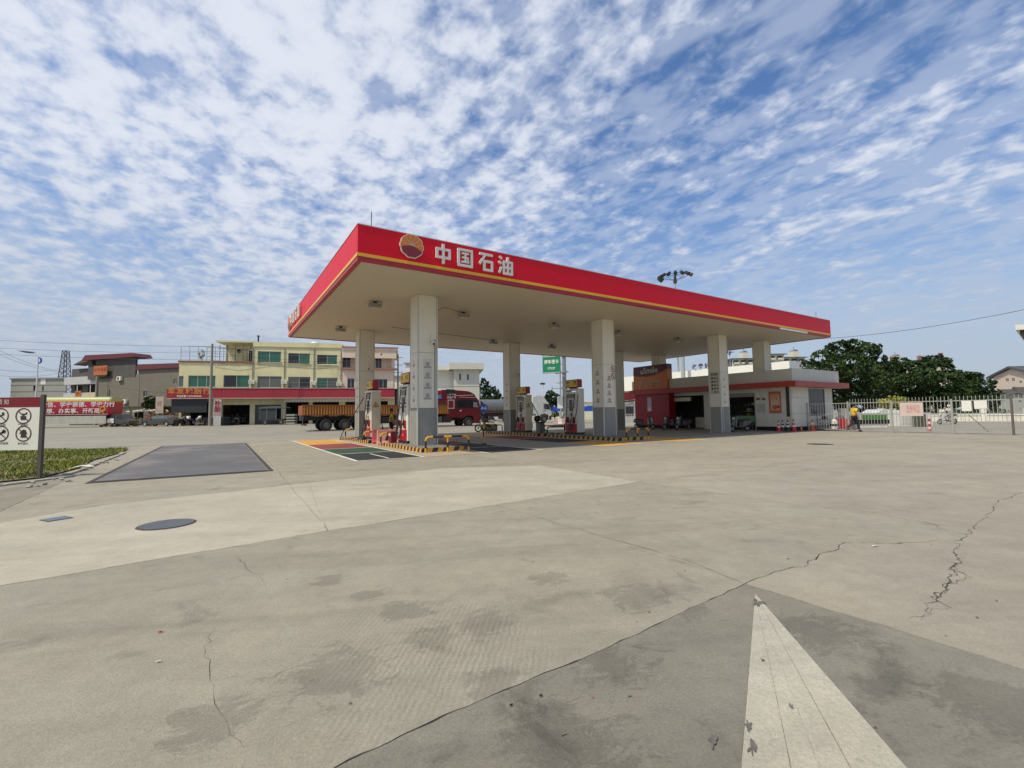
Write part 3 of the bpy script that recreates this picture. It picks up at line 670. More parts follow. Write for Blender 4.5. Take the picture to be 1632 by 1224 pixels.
# ================================================================== ISLANDS, RAILS
KY = mat('kerb_yellow', (0.60, 0.34, 0.06), .6, var=.15, dirt=.35); KK = mat('kerb_black', (0.03, .022, .025), .6, var=.3)
ITOP = concrete('island_top', (0.20, 0.195, 0.18), stain=.4, seed=95)
def island(u0, u1, v0, v1, label):
    t = thing('pump_island', label, 'kerb', ST(u0, v0, 0), YAW)
    w, l = u1 - u0, v1 - v0
    MB().bbox(.02, w - .02, .02, l - .02, 0, .15, .03).build('island_slab', ITOP, t)
    def face(a, b, L_, n, nm_='kerb_stripe'):
        ax, ay = a; dx, dy = (b[0] - a[0]) / L_, (b[1] - a[1]) / L_; nx, ny = dy, -dx
        for i in range(n * 2):
            s0, s1 = i * L_ / (2 * n), (i + 1) * L_ / (2 * n); sl = .07
            z = .158
            def P(s, zz, o): return (ax + dx * min(max(s, 0), L_) + nx * o, ay + dy * min(max(s, 0), L_) + ny * o, zz)
            m = MB(); m.add([P(s0 - sl / 2, 0, 0), P(s1 - sl / 2, 0, 0), P(s1 + sl / 2, z, 0), P(s0 + sl / 2, z, 0), P(s0 - sl / 2, 0, -.05), P(s1 - sl / 2, 0, -.05), P(s1 + sl / 2, z, -.05), P(s0 + sl / 2, z, -.05)],
                            [(0, 1, 2, 3), (7, 6, 5, 4), (3, 2, 6, 7), (0, 3, 7, 4), (1, 5, 6, 2)]); m.build(nm_, KY if i % 2 else KK, t)
    face((0, 0), (w, 0), w, 4); face((0, l), (0, 0), l, int(l / .36)); face((w, 0), (w, l), l, int(l / .36))
    return t
island(2.65, 4.35, 1.45, 5.9, 'black and yellow kerbed pump island round the nearest column')
island(2.65, 4.35, 8.4, 14.0, 'black and yellow kerbed pump island under the left back column')
island(12.4, 14.35, 1.45, 6.9, 'black and yellow kerbed pump island round the second front column')
island(12.4, 14.35, 8.0, 14.2, 'black and yellow kerbed pump island under the middle back column')
def rail(loc, rz, L_, label, mid=True, h=.56, r=.038, turn=None):
    t = thing('guard_rail', label, 'guard rail', loc, rz, 'black and yellow tubular guard rails round the islands')
    rb = .14
    def arc(x, sx_): return [(x + sx_ * rb * (1 - math.cos(a)), 0, h - rb + rb * math.sin(a)) for a in [PI / 2 * k / 5 for k in range(1, 6)]]
    MB().tube([(0, 0, 0), (0, 0, .17)], r, 12).build('post_foot', YEL, t, True); MB().tube([(0, 0, .17), (0, 0, h - rb - .0)], r * 1.002, 12).build('post_band', BLK, t, True)
    MB().tube([(0, 0, h - rb)] + arc(0, 1) + [(rb + .12, 0, h)], r, 12).build('elbow', YEL, t, True)
    MB().tube([(L_, 0, 0), (L_, 0, .17)], r, 12).build('post_foot', YEL, t, True); MB().tube([(L_, 0, .17), (L_, 0, h - rb)], r * 1.002, 12).build('post_band', BLK, t, True)
    MB().tube([(L_, 0, h - rb)] + arc(L_, -1) + [(L_ - rb - .12, 0, h)], r, 12).build('elbow', YEL, t, True)
    x0, x1 = rb + .12, L_ - rb - .12
    if mid:
        xm = L_ / 2; w = .14
        MB().tube([(x0, 0, h), (xm - w, 0, h)], r * 1.002, 12).build('rail_band', BLK, t, True); MB().tube([(xm + w, 0, h), (x1, 0, h)], r * 1.002, 12).build('rail_band', BLK, t, True)
        MB().tube([(xm - w, 0, h), (xm + w, 0, h)], r, 12).build('rail_joint', YEL, t, True)
        MB().tube([(xm, 0, 0), (xm, 0, .17)], r, 12).build('post_foot', YEL, t, True); MB().tube([(xm, 0, .17), (xm, 0, .36)], r * 1.002, 12).build('post_band', BLK, t, True); MB().tube([(xm, 0, .36), (xm, 0, h)], r, 12).build('post_head', YEL, t, True)
    else: MB().tube([(x0, 0, h), (x1, 0, h)], r * 1.002, 12).build('rail_band', BLK, t, True)
    return t
rail(ST(2.72, 1.22, 0), YAW - .12, 1.62, 'bright black and yellow guard rail in front of the nearest column')
rail(ST(12.65, 1.15, 0), YAW + .12, 1.75, 'shaded black and yellow guard rail in front of the second front column')
rail(ST(2.5, 8.6, 0), YAW - .25, 1.5, 'guard rail in front of the first pump, with an orange elbow', mid=False)
rail(ST(2.55, 6.0, 0), YAW - .1, 1.6, 'guard rail behind the nearest pump by the pink barrier', mid=False)
rail(ST(2.9, 14.2, 0), YAW - .2, 1.3, 'guard rail at the far left end of the first row of islands', mid=False)
rail(ST(12.4, 14.6, 0), YAW, 1.6, 'dark guard rail at the far end beside the parked motorcycle')
rail(ST(14.0, 9.6, 0), YAW - .2, 1.7, 'brown guard rail right of the third pump', mid=False)
rail(ST(12.6, 7.25, 0), YAW - .15, 1.5, 'guard rail left of the fourth pump', mid=False)

# ================================================================== PUMPS
PB = mat('pump_white', (.74, .73, .70), .35, var=.04, dirt=.1); PR = mat('pump_red', (.48, .02, .035), .35); HOSE = mat('hose', (.02, .02, .022), .45)
SCR = mat('pump_screen', (.03, .033, .035), .15)
def pump(loc, label, sign, tri=True, h=2.4):
    """front looks towards -x of the station frame: width runs along y"""
    t = thing('fuel_dispenser', label, 'fuel dispenser', loc, YAW, 'fuel dispensers on the islands')
    w, d = 1.2, .54; b = .03
    MB().box(.012, d - .012, -w / 2 + .03, w / 2 - .03, 0, .12).build('plinth', BLK, t)
    MB().bbox(.03, d - .03, -w / 2, -w / 2 + .14, .12, h, .015).build('side_panel', CREAM if tri else PB, t); MB().bbox(.03, d - .03, w / 2 - .14, w / 2, .12, h, .015).build('side_panel', CREAM if tri else PB, t)
    MB().box(.05, d - .05, -w / 2 + .14, w / 2 - .14, .12, h - .1).build('cabinet', PB, t)
    MB().bbox(.0, d, -w / 2, w / 2, h, h + .09, .03).build('top_cover', PB, t)
    MB().box(.02, d - .02, -w / 2 + .13, w / 2 - .13, .12, .58).build('lower_panel', PR, t)
    for sx_ in (-1, 1):
        x = .0 if sx_ < 0 else d
        def X(a): return x + sx_ * -a if False else (a if sx_ < 0 else d - a)
        MB().box(min(X(.045), X(.055)), max(X(.045), X(.055)), -.30, .30, 2.05, 2.30).build('upper_recess_shade', mat('recess_shade', (.25, .23, .2), .6), t)  # flat panel coloured dark for the shadow under the hood
        MB().box(min(X(.02), X(.05)), max(X(.02), X(.05)), -.17, .17, 1.28, 2.02).build('screen_frame', PB, t)
        MB().box(min(X(.012), X(.02)), max(X(.012), X(.02)), -.135, .135, 1.32, 1.98).build('screen', SCR, t)
        for s2 in (-1, 1):
            y = s2 * .27
            MB().box(min(X(-.03), X(.05)), max(X(-.03), X(.05)), y - .05, y + .05, .62, .98).build('nozzle_holster', PR, t)
            q = MB(); q.tube([(X(-.06), y, 1.0), (X(-.07), y, .86), (X(-.02), y, .66)], .028, 8); q.build('nozzle', BLK, t, True)
            q = MB(); q.tube([(X(-.06), y, 1.0), (X(-.17), y + .05 * s2, .55), (X(-.22), y + .02, .22), (X(-.2), y - .08 * s2, .3), (X(-.12), y * .8, 1.1), (X(-.03), y * 1.1, 1.7), (X(.03), y * 1.25, 2.3)], .021, 8)
            q.build('hose', HOSE, t, True)
            for z in (1.55, 1.72): MB().cyl((X(.0), y, z), (X(.04), y, z), .028, n=8).build('button', BLK, t)
        MB().box(min(X(.018), X(.045)), max(X(.018), X(.045)), -.10, .10, 1.02, 1.2).build('keypad', GREY_P, t)
        text('maker_mark', '△', .12, PAPER, t, (X(.014), 0, .36), (PI / 2, 0, -PI / 2 if sx_ < 0 else PI / 2), bold=.004)
    # head sign
    m = MB().box(.05, d - .05, -.10, .10, h + .09, h + .16); m.build('sign_neck', BLK, t)
    MB().bbox(.10, d - .12, -.56, .56, h + .16, h + .62, .02).build('sign_box', mat('sign_box_red', (.30, .015, .02), .4), t)
    YF = mat('sign_yellow', (.75, .46, .03), .4)
    for x, rz in ((.092, -PI / 2), (d - .112, PI / 2)):
        MB().box(min(x, x + (.008 if x < .1 else -.008)), max(x, x + (.008 if x < .1 else -.008)), -.50, .50, h + .20, h + .58).build('sign_face', YF, t)
        text('lettering', sign, .26, INK, t, (x - .004 if x < .1 else x + .004, 0, h + .39), (PI / 2, 0, rz), bold=.006, space=1.5)
    if tri:
        q = MB(); y = -w / 2 - .004; s3 = .17; z = 1.72
        q.prism([(.08, z - s3 * .55), (.42, z - s3 * .55), (.25, z + s3 * 1.15)], 'y', y - .002, y + .004); q.build('warning_triangle', INK, t)
        q = MB(); q.prism([(.12, z - s3 * .42), (.38, z - s3 * .42), (.25, z + s3 * .85)], 'y', y - .0045, y - .0025); q.build('triangle_fill', YF, t)
        q = MB(); q.prism([(.22, z - .03), (.28, z - .03), (.25, z + .09)], 'y', y - .0065, y - .005); q.build('flame_mark', INK, t)
        q = MB(); q.box(.16, .34, y - .0065, y - .005, z - .062, z - .045); q.build('caption', INK, t)
    return t
pump(ST(3.05, 10.0, .15), 'fuel dispenser in front of the left back column, cream side with warning triangle', '92  95')
pump(ST(3.2, 5.05, .15), 'sunlit fuel dispenser partly behind the nearest column', '0  92', tri=False, h=2.42)
pump(ST(13.3, 11.1, .15), 'shaded fuel dispenser right of the middle back column, warning triangle on its side', '92  95', h=2.35)
pump(ST(13.5, 6.2, .15), 'shaded fuel dispenser left of the second front column', '柴  汽', tri=False, h=2.5)
# loose hose hanging at the first pump
m_ = MB(); m_.tube([ST(2.95, 10.35, 2.3), ST(2.6, 10.6, 1.6), ST(2.25, 11.0, .9), ST(2.05, 11.3, .35), ST(1.95, 11.2, .12), ST(2.3, 10.5, .16), ST(2.85, 10.2, .3)], .024, 8)
o = m_.build('pump_hose', HOSE, None, True); props(o, 'long black fuel hose sagging to the ground at the first pump', 'hose')
# pole sign A G
t = thing('bay_sign', 'round blue sign lettered A·G on a black and yellow post between the bays', 'sign', ST(6.55, 3.9, 0), YAW)
pY = at(756.5, 663, 20); gp_ = at(756.5, 712, 0)if False else None
for k in range(4): MB().cyl((0, 0, k * .34), (0, 0, (k + 1) * .34), .026 + (k % 2) * .0008, n=10).build('post_band', YEL if k % 2 == 0 else BLK, t, True)
MB().cyl((0, 0, 1.34), (0, 0, 1.80), .018, n=8).build('post_head', STEEL, t)
MB().cyl((0, -.03, 1.62), (0, -.012, 1.62), .20, n=28).build('disc', mat('sign_blue', (.01, .07, .36), .4), t)
text('lettering', 'A·G', .17, mat('sign_white', (.75, .75, .75), .4), t, (0, -.034, 1.62), bold=.006)
MB().cyl((0, 0, 0), (0, 0, .05), .14, .12, n=16).build('base', BLK, t)
# water barriers
def barrier(loc, rz, col, label):
    t = thing('water_barrier', label, 'barrier', loc, rz, 'faded plastic barriers between the pumps')
    m = MB(); w = .62; h = .68
    ol = [(-.24, 0), (.24, 0), (.24, .1), (.16, .2), (.11, .55), (.11, .68), (-.11, .68), (-.11, .55), (-.16, .2), (-.24, .1)]
    m.prism([(a, b) for a, b in ol], 'x', -w, w); m.build('body', col, t)
    for x in (-.22, .12):
        q = MB(); q.prism([(x - .08, .22), (x + .04, .22), (x + .14, .46), (x + .02, .46)], 'y', -.17, .17); q.build('slot', BLK, t)
    for x in (-.3, .3): MB().cyl((x, -.245, .06), (x, .245, .06), .035, n=8).build('drain_hole', BLK, t)
    MB().cyl((0, 0, .68), (0, 0, .71), .06, n=12).build('cap', col, t)
    return t
barrier(ST(3.35, 7.9, 0), YAW - .15, mat('faded_red_plastic', (.52, .10, .12), .6, var=.12), 'deep pink plastic barrier, the farther of the pair between the pumps')
barrier(ST(3.25, 6.75, 0), YAW - .15, mat('faded_pink_plastic', (.62, .33, .27), .6, var=.15), 'pale bleached pink plastic barrier just behind the nearest pump')
t = thing('plastic_bucket', 'red plastic bucket standing on the island between the two right pumps', 'bucket', ST(13.1, 8.6, .15), YAW)
MB().cyl((0, 0, 0), (0, 0, .5), .22, .28, n=18, cap=False).build('body', PR, t, True); MB().cyl((0, 0, .42), (0, 0, .44), .26, n=18).build('sand', mat('sand', (.25, .2, .13), .9), t); MB().torus((0, 0, .5), (0, 0, 1), .28, .018, 18, 6).build('rim', PR, t)

# island odds and ends
t = thing('litter_bin', 'grey pedal bin standing left of the fourth pump', 'bin', ST(12.9, 8.35, .15), YAW)
MB().bbox(-.2, .2, -.2, .2, 0, .62, .03).build('body', mat('bin_grey', (.13, .135, .15), .5), t); MB().bbox(-.22, .22, -.22, .22, .62, .70, .03).build('lid', BLK, t)
t = thing('fire_box', 'small red fire cabinet beside the nearest pump', 'fire cabinet', ST(3.0, 5.75, .15), YAW)
MB().bbox(-.14, .14, -.18, .18, 0, .5, .02).build('body', REDD, t); MB().box(-.145, -.141, -.12, .12, .3, .42).build('label_plate', PAPER, t)
m_ = MB(); m_.tube([ST(14.0, 10.9, 2.2), ST(14.35, 10.6, 1.3), ST(14.5, 10.3, .6), ST(14.55, 10.0, .2), ST(14.3, 9.8, .3), ST(13.95, 10.3, .8)], .024, 8)
o = m_.build('pump_hose', HOSE, None, True); props(o, 'black hose looped down the right side of the third pump', 'hose')
m_ = MB(); m_.tube([ST(13.45, 5.5, 2.4), ST(13.2, 5.3, 1.5), ST(13.1, 5.6, .5), ST(13.25, 6.1, .35), ST(13.4, 6.1, 1.0)], .024, 8)
o = m_.build('pump_hose', HOSE, None, True); props(o, 'black hose hanging across the front of the fourth pump', 'hose')
t = thing('hose_coil', 'coil of black hose lying by the first pump', 'hose', ST(2.6, 9.3, .15), 0)
for k in range(3): MB().torus((0, 0, .03 + k * .04), (0, 0, 1), .22 - k * .015, .022, 20, 6).build('turn', HOSE, t)
# ================================================================== measuring planes in the station frame
def su(px, py, u):
    d = ray(px, py); a = d.x * UX + d.y * UY; t = (u + UX * X0 + UY * Y0) / a; p = d * t; q = Vector((p.x - X0, p.y - Y0)); return q.y * UX - q.x * UY, p.z + CAM_H
def sv(px, py, v):
    d = ray(px, py); a = -d.x * UY + d.y * UX; t = (v - UY * X0 + UX * Y0) / a; p = d * t; q = Vector((p.x - X0, p.y - Y0)); return q.x * UX + q.y * UY, p.z + CAM_H
def hole_wall(m, s0, s1, z0, z1, y0, y1, holes, mi=0):
    """wall in the xz plane between depths y0,y1 with rectangular openings (a,b,c,d)=(x0,x1,z0,z1)"""
    xs = sorted({s0, s1, *[max(s0, min(s1, h[0])) for h in holes], *[max(s0, min(s1, h[1])) for h in holes]})
    zs = sorted({z0, z1, *[max(z0, min(z1, h[2])) for h in holes], *[max(z0, min(z1, h[3])) for h in holes]})
    for i in range(len(xs) - 1):
        j = 0
        while j < len(zs) - 1:
            cx = (xs[i] + xs[i + 1]) / 2
            inh = lambda k: any(h[0] < cx < h[1] and h[2] < (zs[k] + zs[k + 1]) / 2 < h[3] for h in holes)
            if inh(j): j += 1; continue
            k = j
            while k < len(zs) - 1 and not inh(k): k += 1
            m.box(xs[i], xs[i + 1], y0, y1, zs[j], zs[k], mi); j = k
    return m
# ================================================================== SHOP
SW = mat('shop_panel', (.64, .63, .58), .45, var=.05, dirt=.15); SPAR = mat('shop_parapet', (.56, .555, .51), .5, var=.06, dirt=.15)
SRED = mat('shop_red', (.36, .035, .022), .4, var=.08)
shop = thing('shop_building', 'low white station shop with grey parapet and red band behind the canopy', 'building', ST(28.1, 1.35, 0), YAW)
LV, LU = 12.9, 5.6      # along v (y local), along u (x local)
# left wall, plane x=0 : openings in y
def yy(px, py, u=28.1): v, z = su(px, py, u); return v - 1.35, z
d1a = yy(1204, 650)[0]; d1b = yy(1132, 650)[0]; d2a = yy(1122, 650)[0]; d2b = yy(1069, 650)[0]
def wallL(y0, y1, z0, z1, name='wall', m=SW, x0=-.0, x1=.16): MB().box(x0, x1, y0, y1, z0, z1).build(name, m, shop)
zl = 2.62
jn = [0, d1a * .5, d1a]
for i in range(2):
    for z0, z1 in ((.28, 1.15), (1.16, 2.2), (2.21, 3.2)): wallL(jn[i] + .005, jn[i + 1] - .005, z0, z1, 'wall_panel')
wallL(0.01, d1a, 0, .27, 'plinth', DARK, .03, .16)
wallL(d1a, LV, zl, 3.2, 'wall'); wallL(d1b, d2a, 0, zl, 'wall')
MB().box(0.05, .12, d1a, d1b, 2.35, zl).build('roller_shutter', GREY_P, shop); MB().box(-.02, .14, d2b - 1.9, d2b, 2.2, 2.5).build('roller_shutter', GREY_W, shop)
# right wall, plane y=0
wx0, wx1 = sv(1289, 640, 1.35)[0] - 28.1, sv(1315, 640, 1.35)[0] - 28.1
for a, b, c, d in ((.17, 1.2, .28, 1.15), (1.21, wx0 - .01, .28, 1.15), (.17, 1.2, 1.16, 2.2), (1.21, wx0 - .01, 1.16, 2.2), (.17, 1.2, 2.21, 3.2), (1.21, wx0 - .01, 2.21, 3.2), (wx0, wx1, .28, .95), (wx0, wx1, 2.85, 3.2), (wx1 + .01, LU, .28, 1.15), (wx1 + .01, LU, 1.16, 2.2), (wx1 + .01, LU, 2.21, 3.2)):
    MB().box(a, b, 0, .16, c, d).build('wall_panel', SW, shop)
MB().box(.04, LU, .03, .16, 0, .27).build('plinth', DARK, shop)
m = MB(); hole_wall(m, wx0, wx1, .95, 2.85, .02, .08, [(wx0 + .06, wx1 - .06, 1.01, 2.79)]); fr_ = m.build('window_frame', GREY_P, shop)
MB().box(wx0 + .05, wx1 - .05, .045, .055, 1.0, 2.8).build('pane', GLASS, fr_)
m = MB()
for k in range(12): m.box(wx0 + .1 + k * (wx1 - wx0 - .2) / 11, wx0 + .115 + k * (wx1 - wx0 - .2) / 11, .0, .018, .98, 2.8)
m.build('window_bars', GREY_P, shop)
# inside
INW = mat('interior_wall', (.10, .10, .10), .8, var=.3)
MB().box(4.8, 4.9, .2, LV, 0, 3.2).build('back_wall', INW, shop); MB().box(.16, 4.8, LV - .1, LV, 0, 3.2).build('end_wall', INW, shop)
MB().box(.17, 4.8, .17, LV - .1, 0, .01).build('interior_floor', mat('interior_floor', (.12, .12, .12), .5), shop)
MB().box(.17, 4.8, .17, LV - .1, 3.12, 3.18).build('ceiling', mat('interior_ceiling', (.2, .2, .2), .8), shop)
# roof, band and parapet
pu, pv = 27.5 - 28.1, su(1262, 590, 27.5)[0] - 1.35
PX1 = sv(1336, 592, pv + 1.35)[0] - 28.1
ztop = su(1262, 587, 27.5)[1]; zb = su(1262, 607, 27.5)[1]; zr = su(1262, 616, 27.5)[1]
MB().box(pu + .02, PX1, pv + .02, LV + .3, zb - .02, ztop - .3).build('roof', mat('roof_grey', (.3, .3, .3), .8), shop)
n = 6
for i in range(n):
    a, b = pv + (LV + .3 - pv) * i / n, pv + (LV + .3 - pv) * (i + 1) / n; MB().box(pu, pu + .15, a + .004, b - .004, zb, ztop).build('parapet_panel', SPAR, shop)
for i in range(3):
    a, b = pu + .16 + (PX1 - pu - .16) * i / 3, pu + .16 + (PX1 - pu - .16) * (i + 1) / 3; MB().box(a + .003, b - .003, pv, pv + .15, zb, ztop).build('parapet_panel', SPAR, shop)
MB().box(pu - .01, PX1, pv - .01, pv + .17, ztop, ztop + .03).build('coping', WHITE, shop)
m = MB(); o = .35; m.box(pu - o, pu + .3, pv - o, LV + .3, zr, zb - .002); m.box(pu + .3, PX1 + .7, pv - o, pv + .3, zr, zb - .002); m.build('red_band', SRED, shop)
MB().box(pu + .2, PX1, pv + .2, LV, zr + .02, zr + .06).build('eave_soffit', GREY_W, shop)
# things on the wall
PO = mat('poster_orange', (.50, .13, .05), .5); PP = mat('poster_cream', (.62, .42, .28), .5, var=.1)
def onL(name, px0, py0, px1, py1, m, d0=.0, d1=.02, parent=shop):
    a, z1 = yy(px0, py0); b, z0 = yy(px1, py1); return MB().box(-d1, -d0, min(a, b), max(a, b), min(z0, z1), max(z0, z1)).build(name, m, parent)
t = thing('wall_poster', 'orange framed cream poster on the white wall at the shop corner', 'poster', ST(28.1, 1.35, 0), YAW)
onL('frame', 1225, 624.5, 1246, 658, PO, .002, .03, t); onL('sheet', 1228, 628.5, 1243.5, 654, PP, .031, .036, t)
a, z = yy(1235.5, 634); text('lettering', '加油卡\n优惠', .20, PO, t, (-.039, a, z + .02), (PI / 2, 0, -PI / 2))
a, z = yy(1235.5, 649); MB().cyl((-.037, a, z), (-.039, a, z), .17, n=9).build('picture', PO, t); MB().cyl((-.037, a - .2, z + .03), (-.0385, a - .2, z + .03), .12, n=9).build('picture', mat('poster_dark', (.25, .05, .04), .5), t)
onL('notice_sheet', 1205, 625, 1213, 634, PAPER, .002, .008); onL('notice_sheet', 1214, 625, 1222, 634, PAPER, .002, .008); onL('notice_sheet', 1206, 644, 1220, 657, mat('notice_grey', (.42, .43, .42), .5), .002, .008)
onL('wall_tag', 1205, 634.5, 1211, 637.5, mat('brown_tag', (.2, .07, .04), .5), .002, .012); onL('wall_tag', 1214, 634.5, 1220, 637.5, mat('brown_tag', (.2, .07, .04), .5), .002, .012)
onL('dark_glazing', 1252, 617, 1259.5, 664, mat('charcoal_panel', (.04, .04, .045), .3), .003, .03)
# sign block
sgn = thing('shop_sign_wall', 'dark red sign wall of the shop with orange curve and lettering', 'sign', ST(27.4, 0, 0), YAW)
ya, yb = su(1012, 640, 27.4)[0], su(1066, 640, 27.4)[0]; ya, yb = max(ya, yb), min(ya, yb)
DR = mat('wall_maroon', (.30, .006, .016), .45, var=.08)
zT, zC, zL = 5.28, 4.62, 3.3
MB().box(0, .8, yb, ya, .28, 3.05).build('lower_wall', DR, sgn); MB().box(.04, .8, yb + .02, ya - .02, 0, .28).build('plinth', DARK, sgn)
MB().box(-.12, .8, yb - .05, ya + .05, 3.05, zL).build('ledge', mat('ledge_red', (.35, .02, .02), .45), sgn)
# curved split: top is maroon, lower orange
N_ = 16; top = []; 
W_ = ya - yb
cur = [(ya - W_ * i / N_, zC - .35 + 1.0 * (i / N_) ** 2 * .62 + .28 * (1 - i / N_) - .16 * math.sin(PI * i / N_)) for i in range(N_ + 1)]
MB().prism([(yb, zL), (ya, zL)] + cur, 'x', -.10, .5).build('orange_panel', mat('sign_orange', (.55, .15, .02), .4), sgn)
MB().prism([(ya - .05, zT), (yb, zT + .02)] + [(a, b + .012) for a, b in cur[::-1]], 'x', -.13, .5).build('maroon_panel', mat('sign_maroon', (.10, .012, .015), .4), sgn)
text('lettering', 'uSmile', .72, mat('sign_grey', (.5, .5, .5), .4), sgn, (-.145, (ya + yb) / 2 + .05, zT - .42), (PI / 2, 0, -PI / 2), bold=.012, ext=.01)
text('lettering', '昆仑好客', .60, mat('sign_tan', (.42, .32, .22), .4), sgn, (-.115, (ya + yb) / 2 + .1, zL + .42), (PI / 2, 0, -PI / 2), bold=.012, ext=.01)
a, z = su(1035.5, 653, 27.4); MB().box(-.02, -.005, a - .22, a + .22, 1.42, 2.6).build('paper_notice', mat('lilac_sheet', (.45, .42, .52), .5), sgn); MB().box(-.024, -.021, a - .2, a + .2, 1.44, 1.75).build('paper_label', PAPER, sgn)
# cones
CO = mat('cone_orange', (.62, .10, .03), .45); CRD = mat('cone_red', (.48, .02, .03), .45); CW_ = mat('cone_white', (.7, .7, .7), .4)
def cone(loc, h, kind, label):
    t = thing('traffic_cone', label, 'traffic cone', loc, 0.3, 'traffic cones at the shop corner')
    c1, c2 = {'o': (CO, CW_), 'r': (CRD, CW_), 'b': (BLK, CW_)}[kind]
    w = h * .26; MB().bbox(-w, w, -w, w, 0, h * .05, .01).build('base', c1 if kind != 'b' else BLK, t)
    f = lambda z: h * .20 * (1 - z / h) + h * .035 * (z / h)
    bands = [(.05, .38, c1), (.38, .52, c2), (.52, .68, c1), (.68, .8, c2), (.8, 1.0, c1)] if kind != 'o' else [(.05, .5, c1), (.5, .7, c2), (.7, 1.0, c1)]
    for a, b, m in bands: MB().cyl((0, 0, a * h), (0, 0, b * h), f(a * h) * 1.0, f(b * h), n=18).build('cone_band', m, t, True)
    return t
for px_, y, k, h, lb in ((1240, 29.9, 'r', .72, 'red cone at the left end of the row at the shop corner'), (1246.5, 30.0, 'b', .76, 'black and white cone, second in the row at the shop corner'),
                         (1254.5, 29.9, 'b', .76, 'black and white cone, third in the row at the shop corner'), (1264, 29.8, 'r', .80, 'tall red cone with white collar at the right end of the row'),
                         (1294, 30.6, 'o', .78, 'orange cone standing just outside the fence end'), (1276, 30.2, 'o', .34, 'tiny orange cone lying low beside the fence post')):
    cone(gx(px_, y), h, k, lb)
# ================================================================== FENCE along u=30
FS = mat('fence_steel', (.50, .50, .50), .4, metal=.5, var=.1); FR = mat('fence_rust', (.13, .11, .10), .7, var=.3)
fn = thing('steel_fence', 'tall silver railing fence with spear tips closing the forecourt on the right', 'fence', ST(30.0, 1.3, 0), YAW - PI / 2)
LF = 12.6
posts = [0, 2.35, 4.6, 7.25, 9.5, 12.6]
for i, p in enumerate(posts):
    if i < 5: MB().bbox(p - .045, p + .045, -.045, .045, 0, 1.86, .01).build('post', FS if i not in (4,) else FR, fn)
for i in range(5):
    a, b = posts[i] + .05, posts[i + 1] - .05
    for z in (.08, 1.05, 1.74): MB().box(a, b, -.022, .022, z, z + .045).build('rail', FS, fn)
k = 0
x = .16
me_s = MB().box(-.010, .010, -.010, .010, .125, 1.74).mesh('bar', FS); q = MB().box(-.010, .010, -.010, .010, .125, 1.92); q.cyl((0, 0, 1.92), (0, 0, 2.03), .024, .003, n=6); me_t = q.mesh('bar', FS)
while x < LF:
    if all(abs(x - p) > .07 for p in posts): obj('bar', me_t if x > 2.4 else me_s, fn, loc=(x, 0, 0))
    x += .155
MB().tube([(.1, -.06, 1.7), (.5, -.3, 1.55), (.75, -.45, .9), (.8, -.5, 0)], .022, 6).build('brace', FR, fn); MB().tube([(7.9, .05, 1.0), (8.6, .08, .1)], .02, 6).build('brace', FR, fn)
t = thing('fence_banner', 'faded pink banner with red characters tied to the fence', 'banner', ST(30, 1.3, 0), YAW - PI / 2)
def fx(px, py):
    v, z = su(px, py, 30.0); return 1.3 - v, z
a, z1 = fx(1434, 642); b, z0 = fx(1472, 663)
MB().box(a, b, -.04, -.03, z0, z1).build('sheet', mat('banner_pink', (.62, .50, .50), .7, var=.08), t)
text('lettering', '进站加油\n严禁烟火\n熄火下车', .155, mat('banner_red', (.55, .22, .24), .7), t, ((a + b) / 2 + .08, -.045, (z0 + z1) / 2), (PI / 2, 0, 0))
for px0, px1, lb in ((1533, 1549, 'white square board hung on the fence, left of two'), (1553, 1574, 'white rectangular board hung on the fence, right of two')):
    a, _ = fx(px0, 650); b, _ = fx(px1, 650)
    t = thing('white_board', lb, 'board', ST(30, 1.3, 0), YAW - PI / 2); MB().bbox(a, b, -.055, -.03, 1.2 if px0 < 1540 else 1.32, 1.74, .01).build('sheet', mat('board_white', (.78, .8, .8), .4, var=.03), t)
# red white bollard
t = thing('bollard', 'short red and white post standing behind the fence', 'bollard', gx(1479.5, 27.5), 0)
for i in range(5): MB().cyl((0, 0, i * .15), (0, 0, (i + 1) * .15), .085 if i else .13, .085, n=14).build('band', CW_ if i % 2 else CRD, t, True)
# roadway behind the fence: long low white kerb wall with posts
WW = mat('whitewash', (.72, .70, .64), .7, var=.06, dirt=.3)
A_ = at(1380, 664, 52); B_ = at(1700, 664, 44)
fc = Face((A_.x, A_.y), (B_.x, B_.y))
t = thing('low_wall', 'long low whitewashed wall with square posts beyond the fence', 'wall', (A_.x, A_.y, 0), fc.rot)
MB().box(0, fc.len, 0, .25, 0, .62).build('wall', WW, t)
MB().box(0, fc.len, -.06, .31, .62, .74).build('coping', WHITE, t)
k = 0
while k * 3.1 < fc.len: MB().bbox(k * 3.1, k * 3.1 + .45, -.1, .35, 0, 1.25, .04).build('pier', WHITE, t); k += 1
# sheeted load, green strip, silver box behind the fence
t = thing('silver_container', 'pale silver sloping container standing behind the fence', 'container', gx(1398, 37), .05)
MB().prism([(0, 0), (3.6, 0), (3.6, .95), (.7, .95), (0, 1.05)], 'y', 0, 1.6).build('body', mat('silver_blue', (.42, .48, .52), .35, metal=.3, var=.1), t); MB().prism([(0, 1.055), (.7, .955), (3.6, .955), (3.5, 1.15), (.5, 1.35)], 'y', -.02, 1.62).build('lid', mat('silver_lid', (.55, .58, .6), .35), t)
t = thing('white_container', 'bright white low cabinet behind the pink banner', 'container', gx(1433, 36), .02)
MB().prism([(0, 0), (2.6, 0), (2.6, .95), (1.2, 1.2), (0, 1.2)], 'y', 0, 1.5).build('body', mat('cabinet_white', (.68, .69, .70), .35, var=.06), t); MB().box(.1, 1.0, -.02, 0, .2, .9).build('door', mat('cabinet_door', (.6, .6, .6), .4), t)
